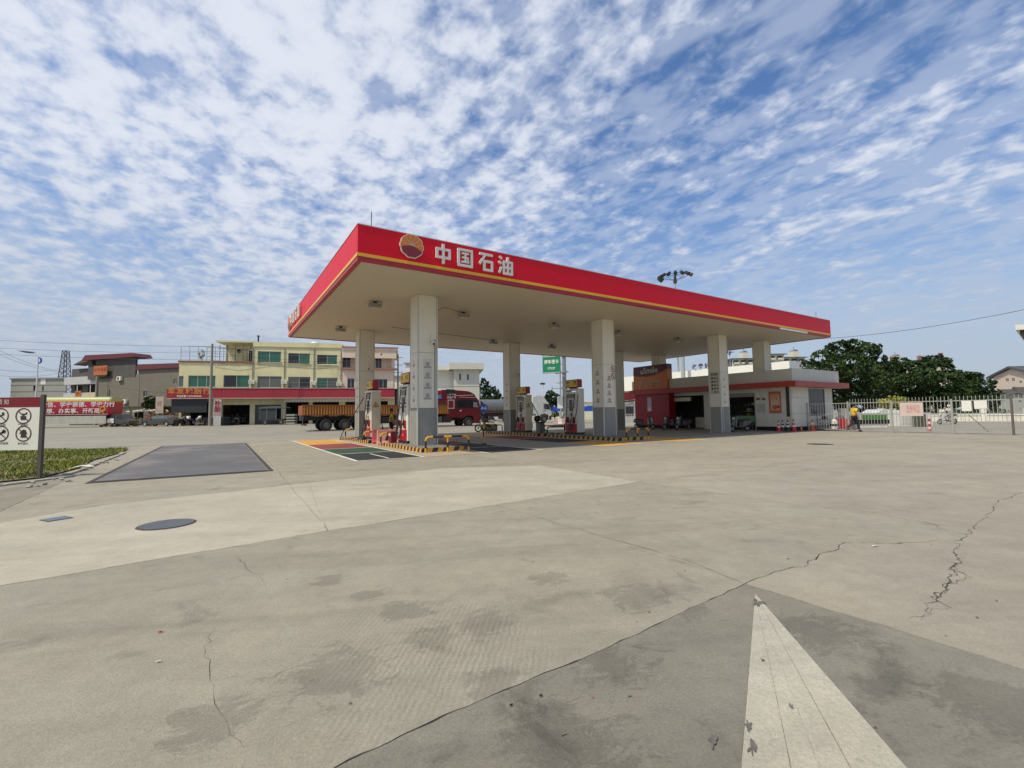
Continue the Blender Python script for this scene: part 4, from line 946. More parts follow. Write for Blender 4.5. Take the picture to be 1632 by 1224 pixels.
t = thing('dark_cabinet', 'dark grey ribbed cabinet behind the pink banner', 'cabinet', gx(1461, 35.5), 0); m = MB()
for k in range(6): m.box(k * .12, k * .12 + .09, 0, .4, 0, 1.0)
m.build('body', mat('dark_green_grey', (.09, .10, .08), .6), t)
t = thing('green_trough', 'low green planter trough behind the walking man', 'planter', gx(1381, 34), 0); MB().box(0, 1.5, 0, .5, .62, .95).build('body', mat('trough_green', (.05, .20, .03), .5), t); MB().box(-.9, 1.7, .05, .45, .3, .60).build('rail', DARK, t); MB().box(-.8, 1.6, .1, .4, 0, .30).build('base', WW, t)
# clutter between the shop corner and the first fence post
t = thing('fire_point', 'red fire extinguisher stand behind the fence near the shop', 'fire stand', gx(1333, 31.4), 0)
for k in range(3): MB().cyl((k * .42, 0, .12), (k * .42, 0, .75), .16, n=14).build('extinguisher', CRD, t, True); MB().cyl((k * .42, 0, .75), (k * .42, 0, .88), .05, n=8).build('valve', BLK, t)
MB().box(-.3, 1.2, -.25, .25, 0, .1).build('tray', FR, t)
t = thing('water_drum', 'white plastic drum with a dark stripe behind the fence', 'drum', gx(1328, 31.0), 0); MB().cyl((0, 0, .1), (0, 0, .62), .24, n=18).build('body', WHITE, t, True); MB().cyl((0, 0, .62), (0, 0, .75), .2, .08, n=18).build('shoulder', WHITE, t, True); MB().cyl((0, 0, .28), (0, 0, .42), .243, n=18).build('stripe', BLK, t)
t = thing('pale_post_box', 'pale narrow cabinet on a pallet behind the fence', 'cabinet', gx(1340, 32.0), 0); MB().bbox(0, .42, 0, .3, .15, 1.45, .02).build('body', GREY_W, t); MB().box(-.1, .6, -.1, .5, 0, .15).build('pallet', mat('pallet_wood', (.25, .19, .13), .8), t)
t = thing('hand_trolley', 'rusty metal trolley frame leaning behind the fence end', 'trolley', gx(1303, 31.6), 0)
m = MB(); 
for k in range(4): m.tube([(k * .22 - .1, 0, .7), (k * .22 + .3, -.1, .25)], .018, 6)
m.tube([(-.15, 0, .72), (.9, 0, .72)], .02, 6); m.build('frame', FR, t); MB().box(-.1, .9, -.2, .2, .05, .24).build('tray', GREY_P, t); MB().ball((.45, .0, .82), .2, .12, .12, wob=.2).build('bundle', BLK, t)
# toll canopy and yard beyond, seen under the station roof
tp = thing('toll_canopy', 'long bright white toll plaza canopy seen over the shop roof', 'canopy', ST(62, 0, 0), YAW)
va, za = su(1258, 579, 62); vb, zb_ = su(985, 602, 62); _, zlow = su(985, 624, 62)
WHT = mat('toll_white', (.80, .80, .78), .4, var=.03)
zlo = min(zlow, su(1258, 600, 62)[1]); zhi = max(za, zb_)
MB().box(0, 9, va, vb + 6, zlo, zhi).build('roof', WHT, tp); 
for k in range(6): MB().box(3.5, 4.3, va + 3 + k * (vb - va) / 5.5, va + 3.8 + k * (vb - va) / 5.5, 0, zlo).build('column', GREY_W, tp)
lt = thing('roof_lettering', 'row of small dark characters standing on the toll canopy', 'lettering', ST(61.9, 0, 0), YAW)
a, z = su(1117, 592, 61.9)
text('lettering', '收 费 站', .9, mat('sign_dark', (.06, .05, .06), .5), lt, (0, a, zhi + .45), (PI / 2, 0, -PI / 2), bold=.03)
# small red roof, dark awning and booths between the column and the sign wall
t = thing('toll_booth', 'white booth with dark red roof seen left of the shop sign wall', 'booth', gx(984, 66), .1)
MB().box(0, 3.0, 0, 2.5, 0, 2.6).build('wall', WHT, t); MB().box(.3, .9, -.03, 0, .9, 2.0).build('yellow_board', mat('board_yellow', (.65, .42, .06), .5), t); MB().box(1.2, 2.4, -.03, 0, .8, 2.2).build('window', GLASS, t)
MB().prism([(-.5, 2.9), (3.6, 3.3), (3.6, 4.2), (-.5, 4.2)], 'y', -.6, 3).build('roof', REDD, t); MB().prism([(-.6, 2.6), (3.6, 3.1), (3.6, 3.2), (-.6, 2.9)], 'y', -1, 3).build('awning', BLK, t)
m = MB(); t = thing('white_railing', 'short white railing seen between the column and the sign wall', 'railing', gx(993, 46), .1)
for k in range(9): MB().box(k * .17, k * .17 + .04, 0, .04, 0, 1.15).build('bar', WHITE, t)
MB().box(-.05, 1.5, -.01, .05, 1.15, 1.2).build('rail', WHITE, t); MB().box(-.05, 1.5, -.01, .05, .1, .14).build('rail', WHITE, t)
# right-edge shelter corner
t = thing('shelter_roof', 'corner of a white edged dark roof at the right border', 'roof', (0, 0, 0), 0)
P1 = at(1618, 520, 16); z = P1.z
dA = Vector((math.sin(R(50.5)), math.cos(R(50.5)), 0)); dB = Vector((math.cos(R(-24)), math.sin(R(-24)), 0)); o = Vector((P1.x, P1.y, 0))
P_ = [o, o + dB * 7, o + dB * 7 + dA * 6, o + dA * 6]
MB().prism([(p.x, p.y) for p in P_], 'z', z - .13, z + .05).build('fascia', WHITE, t)
c_ = sum(P_, Vector()) / 4
MB().prism([(c_.x + (p.x - c_.x) * .97, c_.y + (p.y - c_.y) * .97) for p in P_], 'z', z - .3, z - .131).build('roof_slab', BLK, t)
for p in (P_[1], P_[2]): MB().cyl((p.x - .5, p.y, 0), (p.x - .5, p.y, z - .3), .12, n=12).build('post', STEEL, t)

# things inside the shop doorways
for i, (x, y0, y1) in enumerate(((3.9, d1a + .3, d1b - .3), (3.9, d2a + .4, d2b - .4))):
    t = thing('display_shelf', ['shelf of goods deep inside the right shop doorway', 'shelf of goods deep inside the left shop doorway'][i], 'shelf', ST(28.1, 1.35, 0), YAW)
    for z in (.3, .8, 1.3, 1.8): MB().box(x, x + .5, y0, y1, z, z + .03).build('shelf_board', GREY_W, t)
    for k in range(26):
        y = random.uniform(y0, y1 - .2); z = random.choice((.33, .83, 1.33, 1.83)); c = random.choice((PAPER, CRD, YELS, GREY_P, mat('pack_blue', (.05, .12, .3), .5)))
        MB().box(x + .02, x + .25, y, y + random.uniform(.1, .25), z, z + random.uniform(.15, .32)).build('packet', c, t)
t = thing('freezer', 'pale chest freezer just inside the left shop doorway', 'freezer', ST(29.3, 1.35, 0), YAW)
MB().bbox(0, .7, d2a + .4, d2a + 1.7, .05, .9, .04).build('body', GREY_W, t); MB().box(.03, .67, d2a + .45, d2a + 1.65, .9, .93).build('lid', GLASS, t)
# ================================================================== road rising on the left
def ss(x, a, b):
    t = max(0, min(1, (x - a) / (b - a))); return t * t * (3 - 2 * t)
def rz(x, y): return .32 * ss(y, 38, 57) * ss(-x, -6, 10)
m = MB(); NX, NY = 40, 24
vs = []
for j in range(NY + 1):
    for i in range(NX + 1):
        x = -260 + 280 * (i / NX); y = 34 + 180 * (j / NY) ** 1.8; vs.append((x, y, rz(x, y) - .014))
m.add(vs, [(j * (NX + 1) + i, j * (NX + 1) + i + 1, (j + 1) * (NX + 1) + i + 1, (j + 1) * (NX + 1) + i) for j in range(NY) for i in range(NX)])
ROAD = concrete('road_grey', (.285, .262, .218), stain=.3, streak=.4, seed=120)
o = m.build('road', ROAD); struct(o)
def G0(px, Y): p = gx(px, Y); p.z = rz(p.x, p.y); return p
# ---------------------------------------------------------------- windows
WF = mat('window_alu', (.5, .5, .5), .4); GG = mat('green_glass', (.03, .13, .085), .12, var=.15, spec=.7); GD = mat('black_glass', (.012, .014, .016), .1, var=.3, spec=.7)
GC = mat('curtained_glass', (.13, .14, .13), .25, var=.3, scale=8, stretch=(6, 1, .2)); BARS = mat('window_bars', (.25, .25, .25), .5)
def window(par, r, panes=2, g=(GG,), bars=0, depth=.14, frame=WF, fw=.06):
    a, b, c, d = r; m = MB(); hole_wall(m, a, b, c, d, depth - .06, depth, [(a + fw + (b - a - fw) * k / panes, a + (b - a - fw) * (k + 1) / panes, c + fw, d - fw) for k in range(panes)])
    f = m.build('window', frame, par)
    for k in range(panes):
        MB().box(a + fw + (b - a - fw) * k / panes - .01, a + (b - a - fw) * (k + 1) / panes + .01, depth - .035, depth - .025, c + fw - .01, d - fw + .01).build('pane', g[k % len(g)], f)
    if bars:
        m = MB()
        for k in range(bars): z = c + (d - c) * (k + .5) / bars; m.box(a, b, .01, .03, z, z + .03)
        m.build('grille', BARS, f)
    MB().box(a + .01, b - .01, depth + .01, depth + .03, c + .01, d - .01).build('dark_room_sheet', DARK, f)  # black sheet stands in for the unlit room behind the glass
    return f
def wall(par, s0, s1, z0, z1, holes, m_, y0=0, y1=.3, name='wall'):
    return hole_wall(MB(), s0, s1, z0, z1, y0, y1, holes).build(name, m_, par)

# ================================================================== YELLOW BUILDING
YB = mat('yellow_render', (.72, .67, .42), .8, var=.1, dirt=.35, dirtcol=(.22, .2, .13), scale=.7)
a = gx(283, 61); b = gx(632, 67.5)
F1 = Face((a.x, a.y), (b.x, b.y)); zb0 = .32
yb_ = thing('yellow_building', 'pale yellow three storey building with green windows and red band over shops', 'building', (a.x, a.y, 0), F1.rot)
e1 = F1.sz(545, 600)[0]; t1 = F1.sz(345, 600)[0]; t2 = F1.sz(402, 600)[0]
zband = F1.sz(400, 620)[1]; zbl = F1.sz(400, 634.5)[1]; zter = F1.sz(345, 578)[1]; ztop_ = F1.sz(402, 543)[1] ; ztop2 = F1.sz(544, 549)[1]; ztop_ = (ztop_ + ztop2) / 2
w2 = [(283.5, 599, 292.5, 617, 1, (GC,), 0), (300, 598.5, 343.5, 617, 3, (GG,), 0), (356, 598, 397.5, 617.5, 2, (GD, GG), 0), (410, 599.5, 449, 618, 2, (GC,), 0), (459, 600.5, 494.5, 619, 2, (GC, GD), 3), (505, 602, 538, 619.5, 2, (GG, GC), 4)]
w3 = [(410.5, 560, 448, 578, 2, (GG,), 0), (459, 563, 494, 580, 2, (GD, GG), 2), (505, 565.5, 537.5, 582, 2, (GD, GG), 2)]
h2 = [F1.rect(w[0], w[1], w[2], w[3]) for w in w2]; h3 = [F1.rect(w[0], w[1], w[2], w[3]) for w in w3]
wall(yb_, 0, e1, zband, zter, h2, YB); wall(yb_, t2, e1, zter, ztop_, h3, YB)
for w, r in zip(w2 + w3, h2 + h3): window(yb_, r, w[4], w[5], w[6])
MB().box(-.12, t2 + .1, -.12, .35, zter, zter + .22).build('terrace_coping', mat('coping_brown', (.25, .12, .07), .8), yb_)
MB().box(t2, e1 + .02, -.1, .4, ztop_ - .75, ztop_ - .62).build('cornice', mat('cornice', (.42, .39, .24), .8, dirt=.4), yb_)
MB().box(.3, e1, 12, 12.3, 0, zter).build('back_wall', YB, yb_); MB().box(0, .3, .3, 12, 0, zter).build('side_wall', YB, yb_); MB().box(e1 - .3, e1, .3, 12, 0, ztop_).build('side_wall', YB, yb_)
MB().box(.3, e1 - .3, .3, 12, zter - .3, zter - .05).build('terrace_floor', GREY_P, yb_); MB().box(t2, e1 - .3, .3, 12, ztop_ - .8, ztop_ - .6).build('roof', GREY_P, yb_)
# recessed top-floor room behind the terrace
zr3 = F1.sz(370, 545)[1]; s0 = t1
wall(yb_, s0, t2, zter, ztop_ - .1, [(t2 - 1.6, t2 - .3, zter + .2, zter + 2.3)], YB, 3.2, 3.5); MB().box(t2 - 1.5, t2 - .4, 3.4, 3.45, zter + .2, zter + 2.2).build('door', mat('brown_door', (.07, .03, .02), .6), yb_)
MB().cyl((s0 + 1.7, 3.15, zter + 2.0), (s0 + 1.7, 3.25, zter + 2.0), .3, n=16).build('vent_hole', DARK, yb_); MB().box(t2, t2 + .3, .3, 3.5, zter, ztop_).build('side_wall', YB, yb_)
MB().box(s0 - .3, t2 + .1, .2, 3.6, ztop_ - .1, ztop_ + .12).build('roof_slab', YB, yb_); MB().box(s0, s0 + .3, 3.2, 12, zter, ztop_ - .1).build('side_wall', YB, yb_)
for k in range(5): MB().box(s0 + .2 + k * .95, s0 + .26 + k * .95, .25, .31, zter + .22, ztop_ - .5).build('pergola_post', FR, yb_)
MB().box(s0, t2, .22, .3, ztop_ - 1.05, ztop_ - .98).build('pergola_beam', FR, yb_)
# sign scaffold on the terrace
RL = mat('grey_frame', (.30, .31, .33), .6)
sc_ = thing('rooftop_frame', 'thin grey metal sign frame standing empty on the yellow terrace', 'frame', (a.x, a.y, zter + .2), F1.rot)
hh = F1.sz(300, 552)[1] - zter - .2
for k in range(9): MB().box(k * 1.02, k * 1.02 + .05, .3, .35, 0, hh).build('upright', RL, sc_)
for k in range(4): MB().box(0, 8.3, .3, .34, hh * k / 3 + .02, hh * k / 3 + .07).build('crosspiece', RL, sc_)
# band
BR = mat('band_red', (.34, .025, .045), .7, var=.12, scale=.8, dirt=.15)
a0 = F1.sz(273, 628)[0]; aE = F1.sz(629, 630)[0]
n = 9
for k in range(n):
    p, q = a0 + (aE - a0) * k / n, a0 + (aE - a0) * (k + 1) / n; MB().box(p + .01, q - .01, -1.3, -1.2, zbl, zband).build('band_panel', BR, yb_)
MB().box(a0, aE, -1.36, -1.15, zband, zband + .09).build('band_edge', mat('band_edge', (.5, .32, .3), .7), yb_); MB().box(a0, aE, -1.36, -1.15, zbl - .12, zbl).build('band_edge', mat('band_edge', (.5, .32, .3), .7), yb_)
MB().box(a0, aE, -1.2, 0, zbl - .02, zbl + .1).build('canopy_slab', GREY_P, yb_)
s_a, s_b = F1.sz(279, 627)[0], F1.sz(333, 627)[0]
MB().box(s_a - .4, s_b + .6, -1.36, -1.31, zbl + .02, zband - .03).build('shop_sign', mat('shop_sign_red', (.30, .015, .03), .5), yb_)
text('lettering', '车友轮胎行', .80, mat('shop_sign_orange', (.62, .24, .03), .5), yb_, ((s_a + s_b) / 2 + .2, -1.38, (zband + zbl) / 2 + .22), bold=.02, sx=1.12, space=1.25)
text('lettering', '专业补胎 13700000000', .26, WHITE, yb_, ((s_a + s_b) / 2 + .2, -1.38, zbl + .22), bold=.01, space=1.15)
# ground floor
GF = [(283, 332, 'open'), (354, 398, 'open'), (406, 448, 'shut'), (455, 492, 'open'), (498, 540, 'open'), (550, 590, 'open'), (596, 618, 'open')]
hs = [(F1.sz(x0, 660)[0], F1.sz(x1, 660)[0], .3, zbl - (.9 if k == 'shut' or x0 == 354 else .5)) for x0, x1, k in GF]
PL = mat('pillar_cream', (.66, .60, .38), .8, var=.08, dirt=.3)
wall(yb_, 0, F1.sz(629, 640)[0], 0, zbl, hs, PL)
SH = mat('shutter_green', (.045, .065, .062), .5, var=.1)
for (x0, x1, k), r in zip(GF, hs):
    if k == 'shut':
        nS = 12
        for j in range(nS): MB().box(r[0], r[1], .15 + (j % 2) * .012, .19 + (j % 2) * .012, r[2] + (r[3] - r[2]) * j / nS, r[2] + (r[3] - r[2]) * (j + 1) / nS - .01).build('shutter_slat', SH, yb_)
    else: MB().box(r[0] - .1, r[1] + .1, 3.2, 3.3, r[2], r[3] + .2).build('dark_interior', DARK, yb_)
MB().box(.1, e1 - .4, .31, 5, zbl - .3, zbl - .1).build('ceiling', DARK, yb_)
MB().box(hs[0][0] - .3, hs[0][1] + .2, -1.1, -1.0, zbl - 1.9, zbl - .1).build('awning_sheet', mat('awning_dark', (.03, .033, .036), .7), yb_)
p, q = F1.sz(456, 638)[0], F1.sz(598, 640)[0]; m = MB(); k = p
while k < q: m.box(k, k + .09, -1.0, -.95, zbl - .62, zbl - .1); k += .19
o = m.build('corrugated_awning', GREY_W, yb_); o['kind'] = 'stuff'
for k in range(5): MB().box(t2 + 1 + k * 3.2, t2 + 1.5 + k * 3.2, .0, .02, zter - .1, ztop_ - 1.2) 
t = thing('roof_vent', 'small white dome vent on the yellow roof', 'vent', tuple(F1.a + F1.d * F1.sz(487, 548)[0] + Vector((0, 3, ztop_ - .1))), 0); MB().ball((0, 0, .35), .65, .65, .4).build('dome', WHITE, t, True); MB().cyl((0, 0, -.5), (0, 0, .3), .4, n=12).build('neck', WHITE, t)
t = thing('chimney_pipe', 'short dark pipe on the parapet of the yellow building', 'pipe', tuple(F1.a + F1.d * (t2 + .4) + Vector((0, .5, ztop_))), 0); MB().cyl((0, 0, -.2), (0, 0, .75), .10, n=8).build('pipe', BLK, t); MB().cyl((0, 0, .75), (0, 0, .95), .15, n=8).build('cowl', BLK, t)
# ================================================================== PINK BUILDING
PK = mat('pink_render', (.74, .60, .50), .75, var=.06, dirt=.15)
e2 = F1.sz(627, 600)[0]; zpt = F1.sz(600, 556)[1]; zfl = F1.sz(600, 588)[1]
pk = thing('pink_building', 'narrow pale pink three storey building with balcony joined to the yellow one', 'building', (a.x, a.y, 0), F1.rot)
r31 = F1.rect(545, 563.5, 564.5, 585); r32 = F1.rect(598, 570, 608, 586); r21 = F1.rect(553.5, 603, 565, 619.5); r22 = F1.rect(596.5, 604, 617.5, 620.5)
wall(pk, e1 + .02, e2, zband + .1, zfl, [r21, r22], PK)
wall(pk, e1 + .02, e2 - .2, zfl, zpt - .3, [r32, (r31[0], r31[0] + 1.1, r31[2], r31[3])], PK, .9, 1.2)
window(pk, r21, 2, (GD,), 0); window(pk, r22, 3, (GD,), 0)
for r in (r32, (r31[0], r31[0] + 1.1, r31[2], r31[3])):
    f = window(pk, r, 2, (GD,), 0); f.location = (0, .9, 0)
MB().box(e1 - .1, e2 + .5, -.45, .9, zfl - .12, zfl + .1).build('balcony_slab', mat('pink_edge', (.36, .16, .13), .7), pk); MB().box(e1 + .02, e2 + .6, -.5, 12, zpt - .3, zpt + .05).build('roof_slab', PK, pk)
MB().box(e1 - .05, e2 + .7, -.6, -.48, zpt + .05, zpt + .2).build('eave_edge', mat('pink_edge', (.36, .16, .13), .7), pk); wall(pk, F1.sz(565, 570)[0], F1.sz(596, 570)[0], zfl + .1, zpt - .3, [], PK, .3, .9, 'bay_wall')
wall(pk, e1 + .02, e2 + .4, zpt - 1.4, zpt - .3, [], PK, -.4, -.2, 'fascia_wall'); MB().box(e2 - .3, e2, .3, 12, 0, zpt - .3).build('side_wall', PK, pk); MB().box(e1 + .1, e2 - .3, 11.7, 12, 0, zpt - .3).build('back_wall', PK, pk)
for k in (F1.sz(608, 560)[0],): MB().cyl((k, -.42, zpt - .85), (k, -.40, zpt - .85), .12, n=6).build('wall_mark', BLK, pk)
# ================================================================== WHITE-GREY BUILDING right of the near column
GB = mat('grey_tile', (.62, .61, .55), .6, var=.05, dirt=.12)
c0 = gx(723, 74); c1 = gx(764, 74); F2 = Face((c0.x, c0.y), (c1.x, c1.y + .6))
gb = thing('grey_white_building', 'three storey grey white house with flat overhanging roof behind the red truck', 'building', (c0.x, c0.y, 0), F2.rot)
zt = F2.sz(740, 589)[1]; W2 = F2.len
hl = [F2.rect(731.5, 595, 735, 606), F2.rect(744, 596, 747.5, 606)]
wall(gb, 0, W2, 0, zt, hl, GB)
for r in hl: window(gb, r, 1, (GD,))
for z in (zt * .36, zt * .68): MB().box(0, W2, -.03, 0, z, z + .06).build('tile_joint', GREY_P, gb)
MB().box(-.7, W2 + .7, -.8, 9.6, zt, zt + .35).build('roof_slab', GB, gb); MB().box(-.7, W2 + .7, -.8, -.6, zt + .35, zt + 1.0).build('parapet', GB, gb); MB().box(-.7, -.5, -.6, 9.6, zt + .35, zt + 1.0).build('parapet', GB, gb)
# its left wing with balconies, receding
L0 = -6.2
hl2 = [(L0 + 2.6, L0 + 3.5, zt - 2.2, zt - .7), (L0 + .4, L0 + 1.3, zt - 2.2, zt - .7), (L0 + 2.8, L0 + 3.6, 1.6, 3.0)]
wall(gb, L0, -.02, 0, zt - .1, hl2, WHITE, 1.2, 1.5)
for r in hl2: f = window(gb, r, 2, (GD,)); f.location = (0, 1.2, 0)
MB().box(L0 - .3, .0, -.6, 1.2, zt * .52, zt * .52 + 1.05).build('balcony', WHITE, gb); MB().box(L0 - .5, -.7, -.5, 9, zt - .1, zt + .6).build('roof_slab', WHITE, gb)
MB().box(W2 - .3, W2, .3, 9, 0, zt).build('side_wall', GB, gb); MB().box(L0, W2, 8.9, 9.2, 0, zt).build('back_wall', GB, gb)
# small far roofs left of the near column
t = thing('far_house', 'small pale house glimpsed between the pink building and the near column', 'building', G0(627, 92), 0)
wall(t, 0, 6, 0, 8.6, [(.1, 1.9, 2.6, 6.3)], GREY_W); MB().box(.1, 1.9, .2, .25, 2.6, 6.3).build('dark_window', DARK, t); MB().box(-.3, 6.3, -.4, 5, 8.6, 8.9).build('roof', GREY_P, t); MB().box(2.4, 5.4, .1, 4, 8.9, 11.2).build('stair_tower', WHITE, t); MB().box(2.1, 5.7, -.2, 4.2, 11.2, 11.5).build('tower_roof', GREY_P, t); MB().box(2.2, 6, -.05, 0, 3, 3.3).build('ledge', GREY_P, t)
# ================================================================== LEFT GREY HOUSES
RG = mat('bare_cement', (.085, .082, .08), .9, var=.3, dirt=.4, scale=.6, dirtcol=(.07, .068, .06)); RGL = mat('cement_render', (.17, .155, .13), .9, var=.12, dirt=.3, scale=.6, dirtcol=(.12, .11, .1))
MR = mat('maroon_tile', (.12, .022, .03), .6, var=.15)
A1 = G0(152, 78); B1 = G0(285, 72)
F3 = Face((A1.x, A1.y), (B1.x, B1.y))
gh = thing('cement_house', 'long bare cement house with blank side wall and air conditioners', 'building', (A1.x, A1.y, 0), F3.rot)
zg = F3.sz(220, 601)[1]; z3 = F3.sz(180, 571)[1]; sU = F3.sz(217, 590)[0]; s3 = F3.sz(-40 + 200, 590)[0]
hz = [F3.rect(223, 599, 234, 603.5), F3.rect(237, 599, 243, 603), F3.rect(248, 600, 256, 603.5)]
hw = [F3.rect(228, 623, 234.5, 632), F3.rect(211, 619.5, 218, 623.5), F3.rect(276.5, 604, 281, 612)]
zlowg = F3.sz(220, 597)[1]; zg2 = F3.sz(250, 588)[1]
wall(gh, 0, sU, .3, zg, [h for h in hw if h[1] < sU], RGL); wall(gh, sU + .01, F3.len + 3, .3, zlowg + .05, [h for h in hw if h[0] > sU], RGL)
wall(gh, sU, F3.len + 3, zlowg + .06, zg2, hz, GREY_W if False else mat('upper_cement', (.20, .20, .19), .9, var=.1, dirt=.3), .3, .6)
for h in hz: MB().box(h[0], h[1], .5, .55, h[2], h[3]).build('dark_opening', DARK, gh)
for h in hw: window(gh, h, 2, (GD,))
MB().prism([(sU, zg2), (F3.len + 3, zg2), (F3.len + 2.5, zg2 + .65), (sU + .6, zg2 + .9)], 'y', -.2, 4).build('tiled_roof', MR, gh)
# raised third floor block, to the left
s3a = F3.sz(140, 585)[0]; s3b = F3.sz(215.5, 585)[0]
dh = [F3.rect(146, 574, 153, 582)]
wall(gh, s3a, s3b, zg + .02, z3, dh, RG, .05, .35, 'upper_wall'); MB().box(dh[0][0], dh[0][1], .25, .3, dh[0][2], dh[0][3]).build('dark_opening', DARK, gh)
MB().prism([(s3a - .7, z3 - .1), (s3b + .8, z3 - .1), (s3b + .1, z3 + .55), (s3a + .2, z3 + .75)], 'y', -.6, 2.2).build('tiled_roof', MR, gh)
# left return with balconies
zl1 = zg * .62
MB().prism([(-7.4, z3 - .6), (s3a - .7, z3 - .1), (s3a + .2, z3 + .75), (s3a - 1.0, z3 + .7)], 'y', .5, 2.4).build('side_roof', mat('roof_brown', (.11, .08, .075), .8), gh)
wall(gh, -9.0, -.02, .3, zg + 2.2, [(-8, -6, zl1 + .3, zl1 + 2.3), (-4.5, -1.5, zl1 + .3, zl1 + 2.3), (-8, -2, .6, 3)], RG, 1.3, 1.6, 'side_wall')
for z, c in ((zl1 + .1, WHITE), (zg * .98, WHITE)): MB().box(-9.3, -.05, .4, 1.3, z - .5, z + .8).build('balcony', mat('balcony_pale', (.45, .46, .48), .7, var=.08, dirt=.2), gh)
MB().box(-3.4, -.03, .36, .39, zl1 - .35, zl1 + .85).build('balcony_cream', mat('balcony_cream', (.55, .48, .33), .7), gh)
for x0, z0 in ((-8, zl1 + .8), (-4.5, zl1 + .8), (-8, .6)): MB().box(x0, x0 + (6 if z0 < 1 else 2.6), 1.7, 1.75, z0 - .4, z0 + 2.4).build('dark_opening', DARK, gh)
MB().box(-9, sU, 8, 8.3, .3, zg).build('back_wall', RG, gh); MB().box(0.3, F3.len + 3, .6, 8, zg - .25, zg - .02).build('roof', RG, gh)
def aircon(fc, px, py, label, y=-.35):
    s, z = fc.sz(px, py); p = fc.a + fc.d * s + fc.n * .02
    t = thing('air_conditioner', label, 'air conditioner', (p.x, p.y, z), fc.rot, 'air conditioners on the cement wall')
    MB().bbox(-.48, .48, -.38, -.04, -.33, .33, .02).build('casing', WHITE, t); MB().torus((-.08, -.385, 0), (0, 1, 0), .22, .02, 20, 6).build('fan_guard', BLK, t); MB().cyl((-.08, -.384, 0), (-.08, -.382, 0), .21, n=18).build('fan', mat('fan_dark', (.05, .05, .05), .6), t)
    MB().box(-.4, -.36, -.38, .0, -.4, -.335).build('bracket', FR, t); MB().box(.36, .4, -.38, .0, -.4, -.335).build('bracket', FR, t)
aircon(F3, 193, 603.5, 'upper air conditioner near the top of the cement wall'); aircon(F3, 201, 640, 'lower air conditioner above the tanker cab')
s, z = F3.sz(166, 591); t = thing('orange_signboard', 'orange signboard with red characters on the dark cement house', 'sign', tuple(F3.a + F3.d * s + F3.n * .5 + Vector((0, 0, z))), F3.rot)
MB().box(-1.65, 1.65, -.05, .05, -.75, .8).build('board', mat('sign_dull_orange', (.42, .13, .03), .6, var=.1), t); text('lettering', '木木电器', .78, mat('sign_dull_red', (.22, .02, .015), .6), t, (0, -.055, .1), bold=.015); MB().box(-1.4, 1.4, -.0, .2, -1.0, -.75).build('bracket', BLK, t)
s, z = F3.sz(136, 628); t = thing('small_orange_sign', 'small orange sign above the red tanker', 'sign', tuple(F3.a + F3.d * s + F3.n * 1 + Vector((0, 0, z))), F3.rot); MB().box(-.75, .75, -.04, .04, -.5, .5).build('board', mat('sign_dull_orange', (.42, .13, .03), .6, var=.1), t); text('lettering', '修车', .55, mat('sign_dull_red', (.22, .02, .015), .6), t, (0, -.045, 0), bold=.01); MB().cyl((0, .02, -3.2), (0, .02, -.5), .04, n=6).build('post', FR, t)
# far left block
A4 = G0(-90, 112); B4 = G0(103, 112); F4 = Face((A4.x, A4.y), (B4.x, B4.y)); z4 = F4.sz(60, 604)[1]
t = thing('long_grey_block', 'long plain grey building far behind the notice board', 'building', (A4.x, A4.y, 0), 0)
s17 = F4.sz(17, 620)[0]; gm = mat('far_grey_wall', (.33, .33, .31), .9, var=.06, dirt=.15)
hh_ = [F4.rect(53, 613, 58, 624), F4.rect(67, 615, 69.5, 625)]
wall(t, s17, F4.len, 0, z4, hh_, gm)
for h in hh_: MB().box(h[0], h[1], .15, .2, h[2], h[3]).build('dark_opening', DARK, t)
for z in (F4.sz(60, 614)[1], F4.sz(60, 624)[1]): MB().box(s17, F4.len, -.06, 0, z, z + .2).build('string_course', GREY_P, t)
MB().box(s17 - .2, F4.len + .3, -.3, 9, z4, z4 + .3).build('roof', GREY_P, t)
wall(t, 0, s17 - .02, 0, z4 + .1, [(.5, s17 - 2, F4.sz(10, 625)[1], F4.sz(10, 613)[1])], mat('far_cream_wall', (.52, .42, .33), .9), -3.5, -3.2); MB().box(0, s17, -3.1, -3, 0, z4).build('dark_interior', DARK, t)
x0 = F4.sz(65, 610)[0]; MB().box(x0, x0 + 1.2, -.05, 0, F4.sz(65, 614)[1], z4).build('pale_patch', WHITE, t)
# ---------------------------------------------------------------- left low structures behind cars
t = thing('roadside_shed', 'pale shed with dark doorway behind the parked cars', 'shed', G0(190, 70), .03)
wall(t, 0, 5.6, 0, 2.7, [(1.6, 3.6, 0, 2.3)], mat('shed_wall', (.42, .43, .38), .8, dirt=.3)); MB().box(1.5, 3.7, 1, 1.1, 0, 2.4).build('dark_interior', DARK, t); MB().box(-.5, 6.3, -.8, 3, 2.7, 2.85).build('roof', mat('rust_roof', (.1, .08, .07), .8), t)
BRK = mat('red_brick', (.24, .09, .055), .9, var=.25, scale=9)
t = thing('brick_wall', 'low unfinished red brick wall behind the dark sedan', 'wall', G0(231, 67), .02)
me1 = MB().box(0, .38, 0, .2, 0, .2).mesh('brick', BRK); mr = MB().box(0, .38, 0, .2, 0, .2).mesh('brick', mat('red_brick_dark', (.15, .05, .04), .9))
for r_ in range(9):
    for c_ in range(17):
        if r_ > 6 and (c_ * 7 + r_) % 3: continue
        obj('brick', me1 if (c_ * 5 + r_ * 3) % 4 else mr, t, loc=(c_ * .40 + (r_ % 2) * .2, ((c_ * 3 + r_) % 3) * .006, r_ * .215))
t = thing('standing_notice', 'tall pale pink notice board behind the dark sedan', 'notice board', G0(253.5, 66), 0)
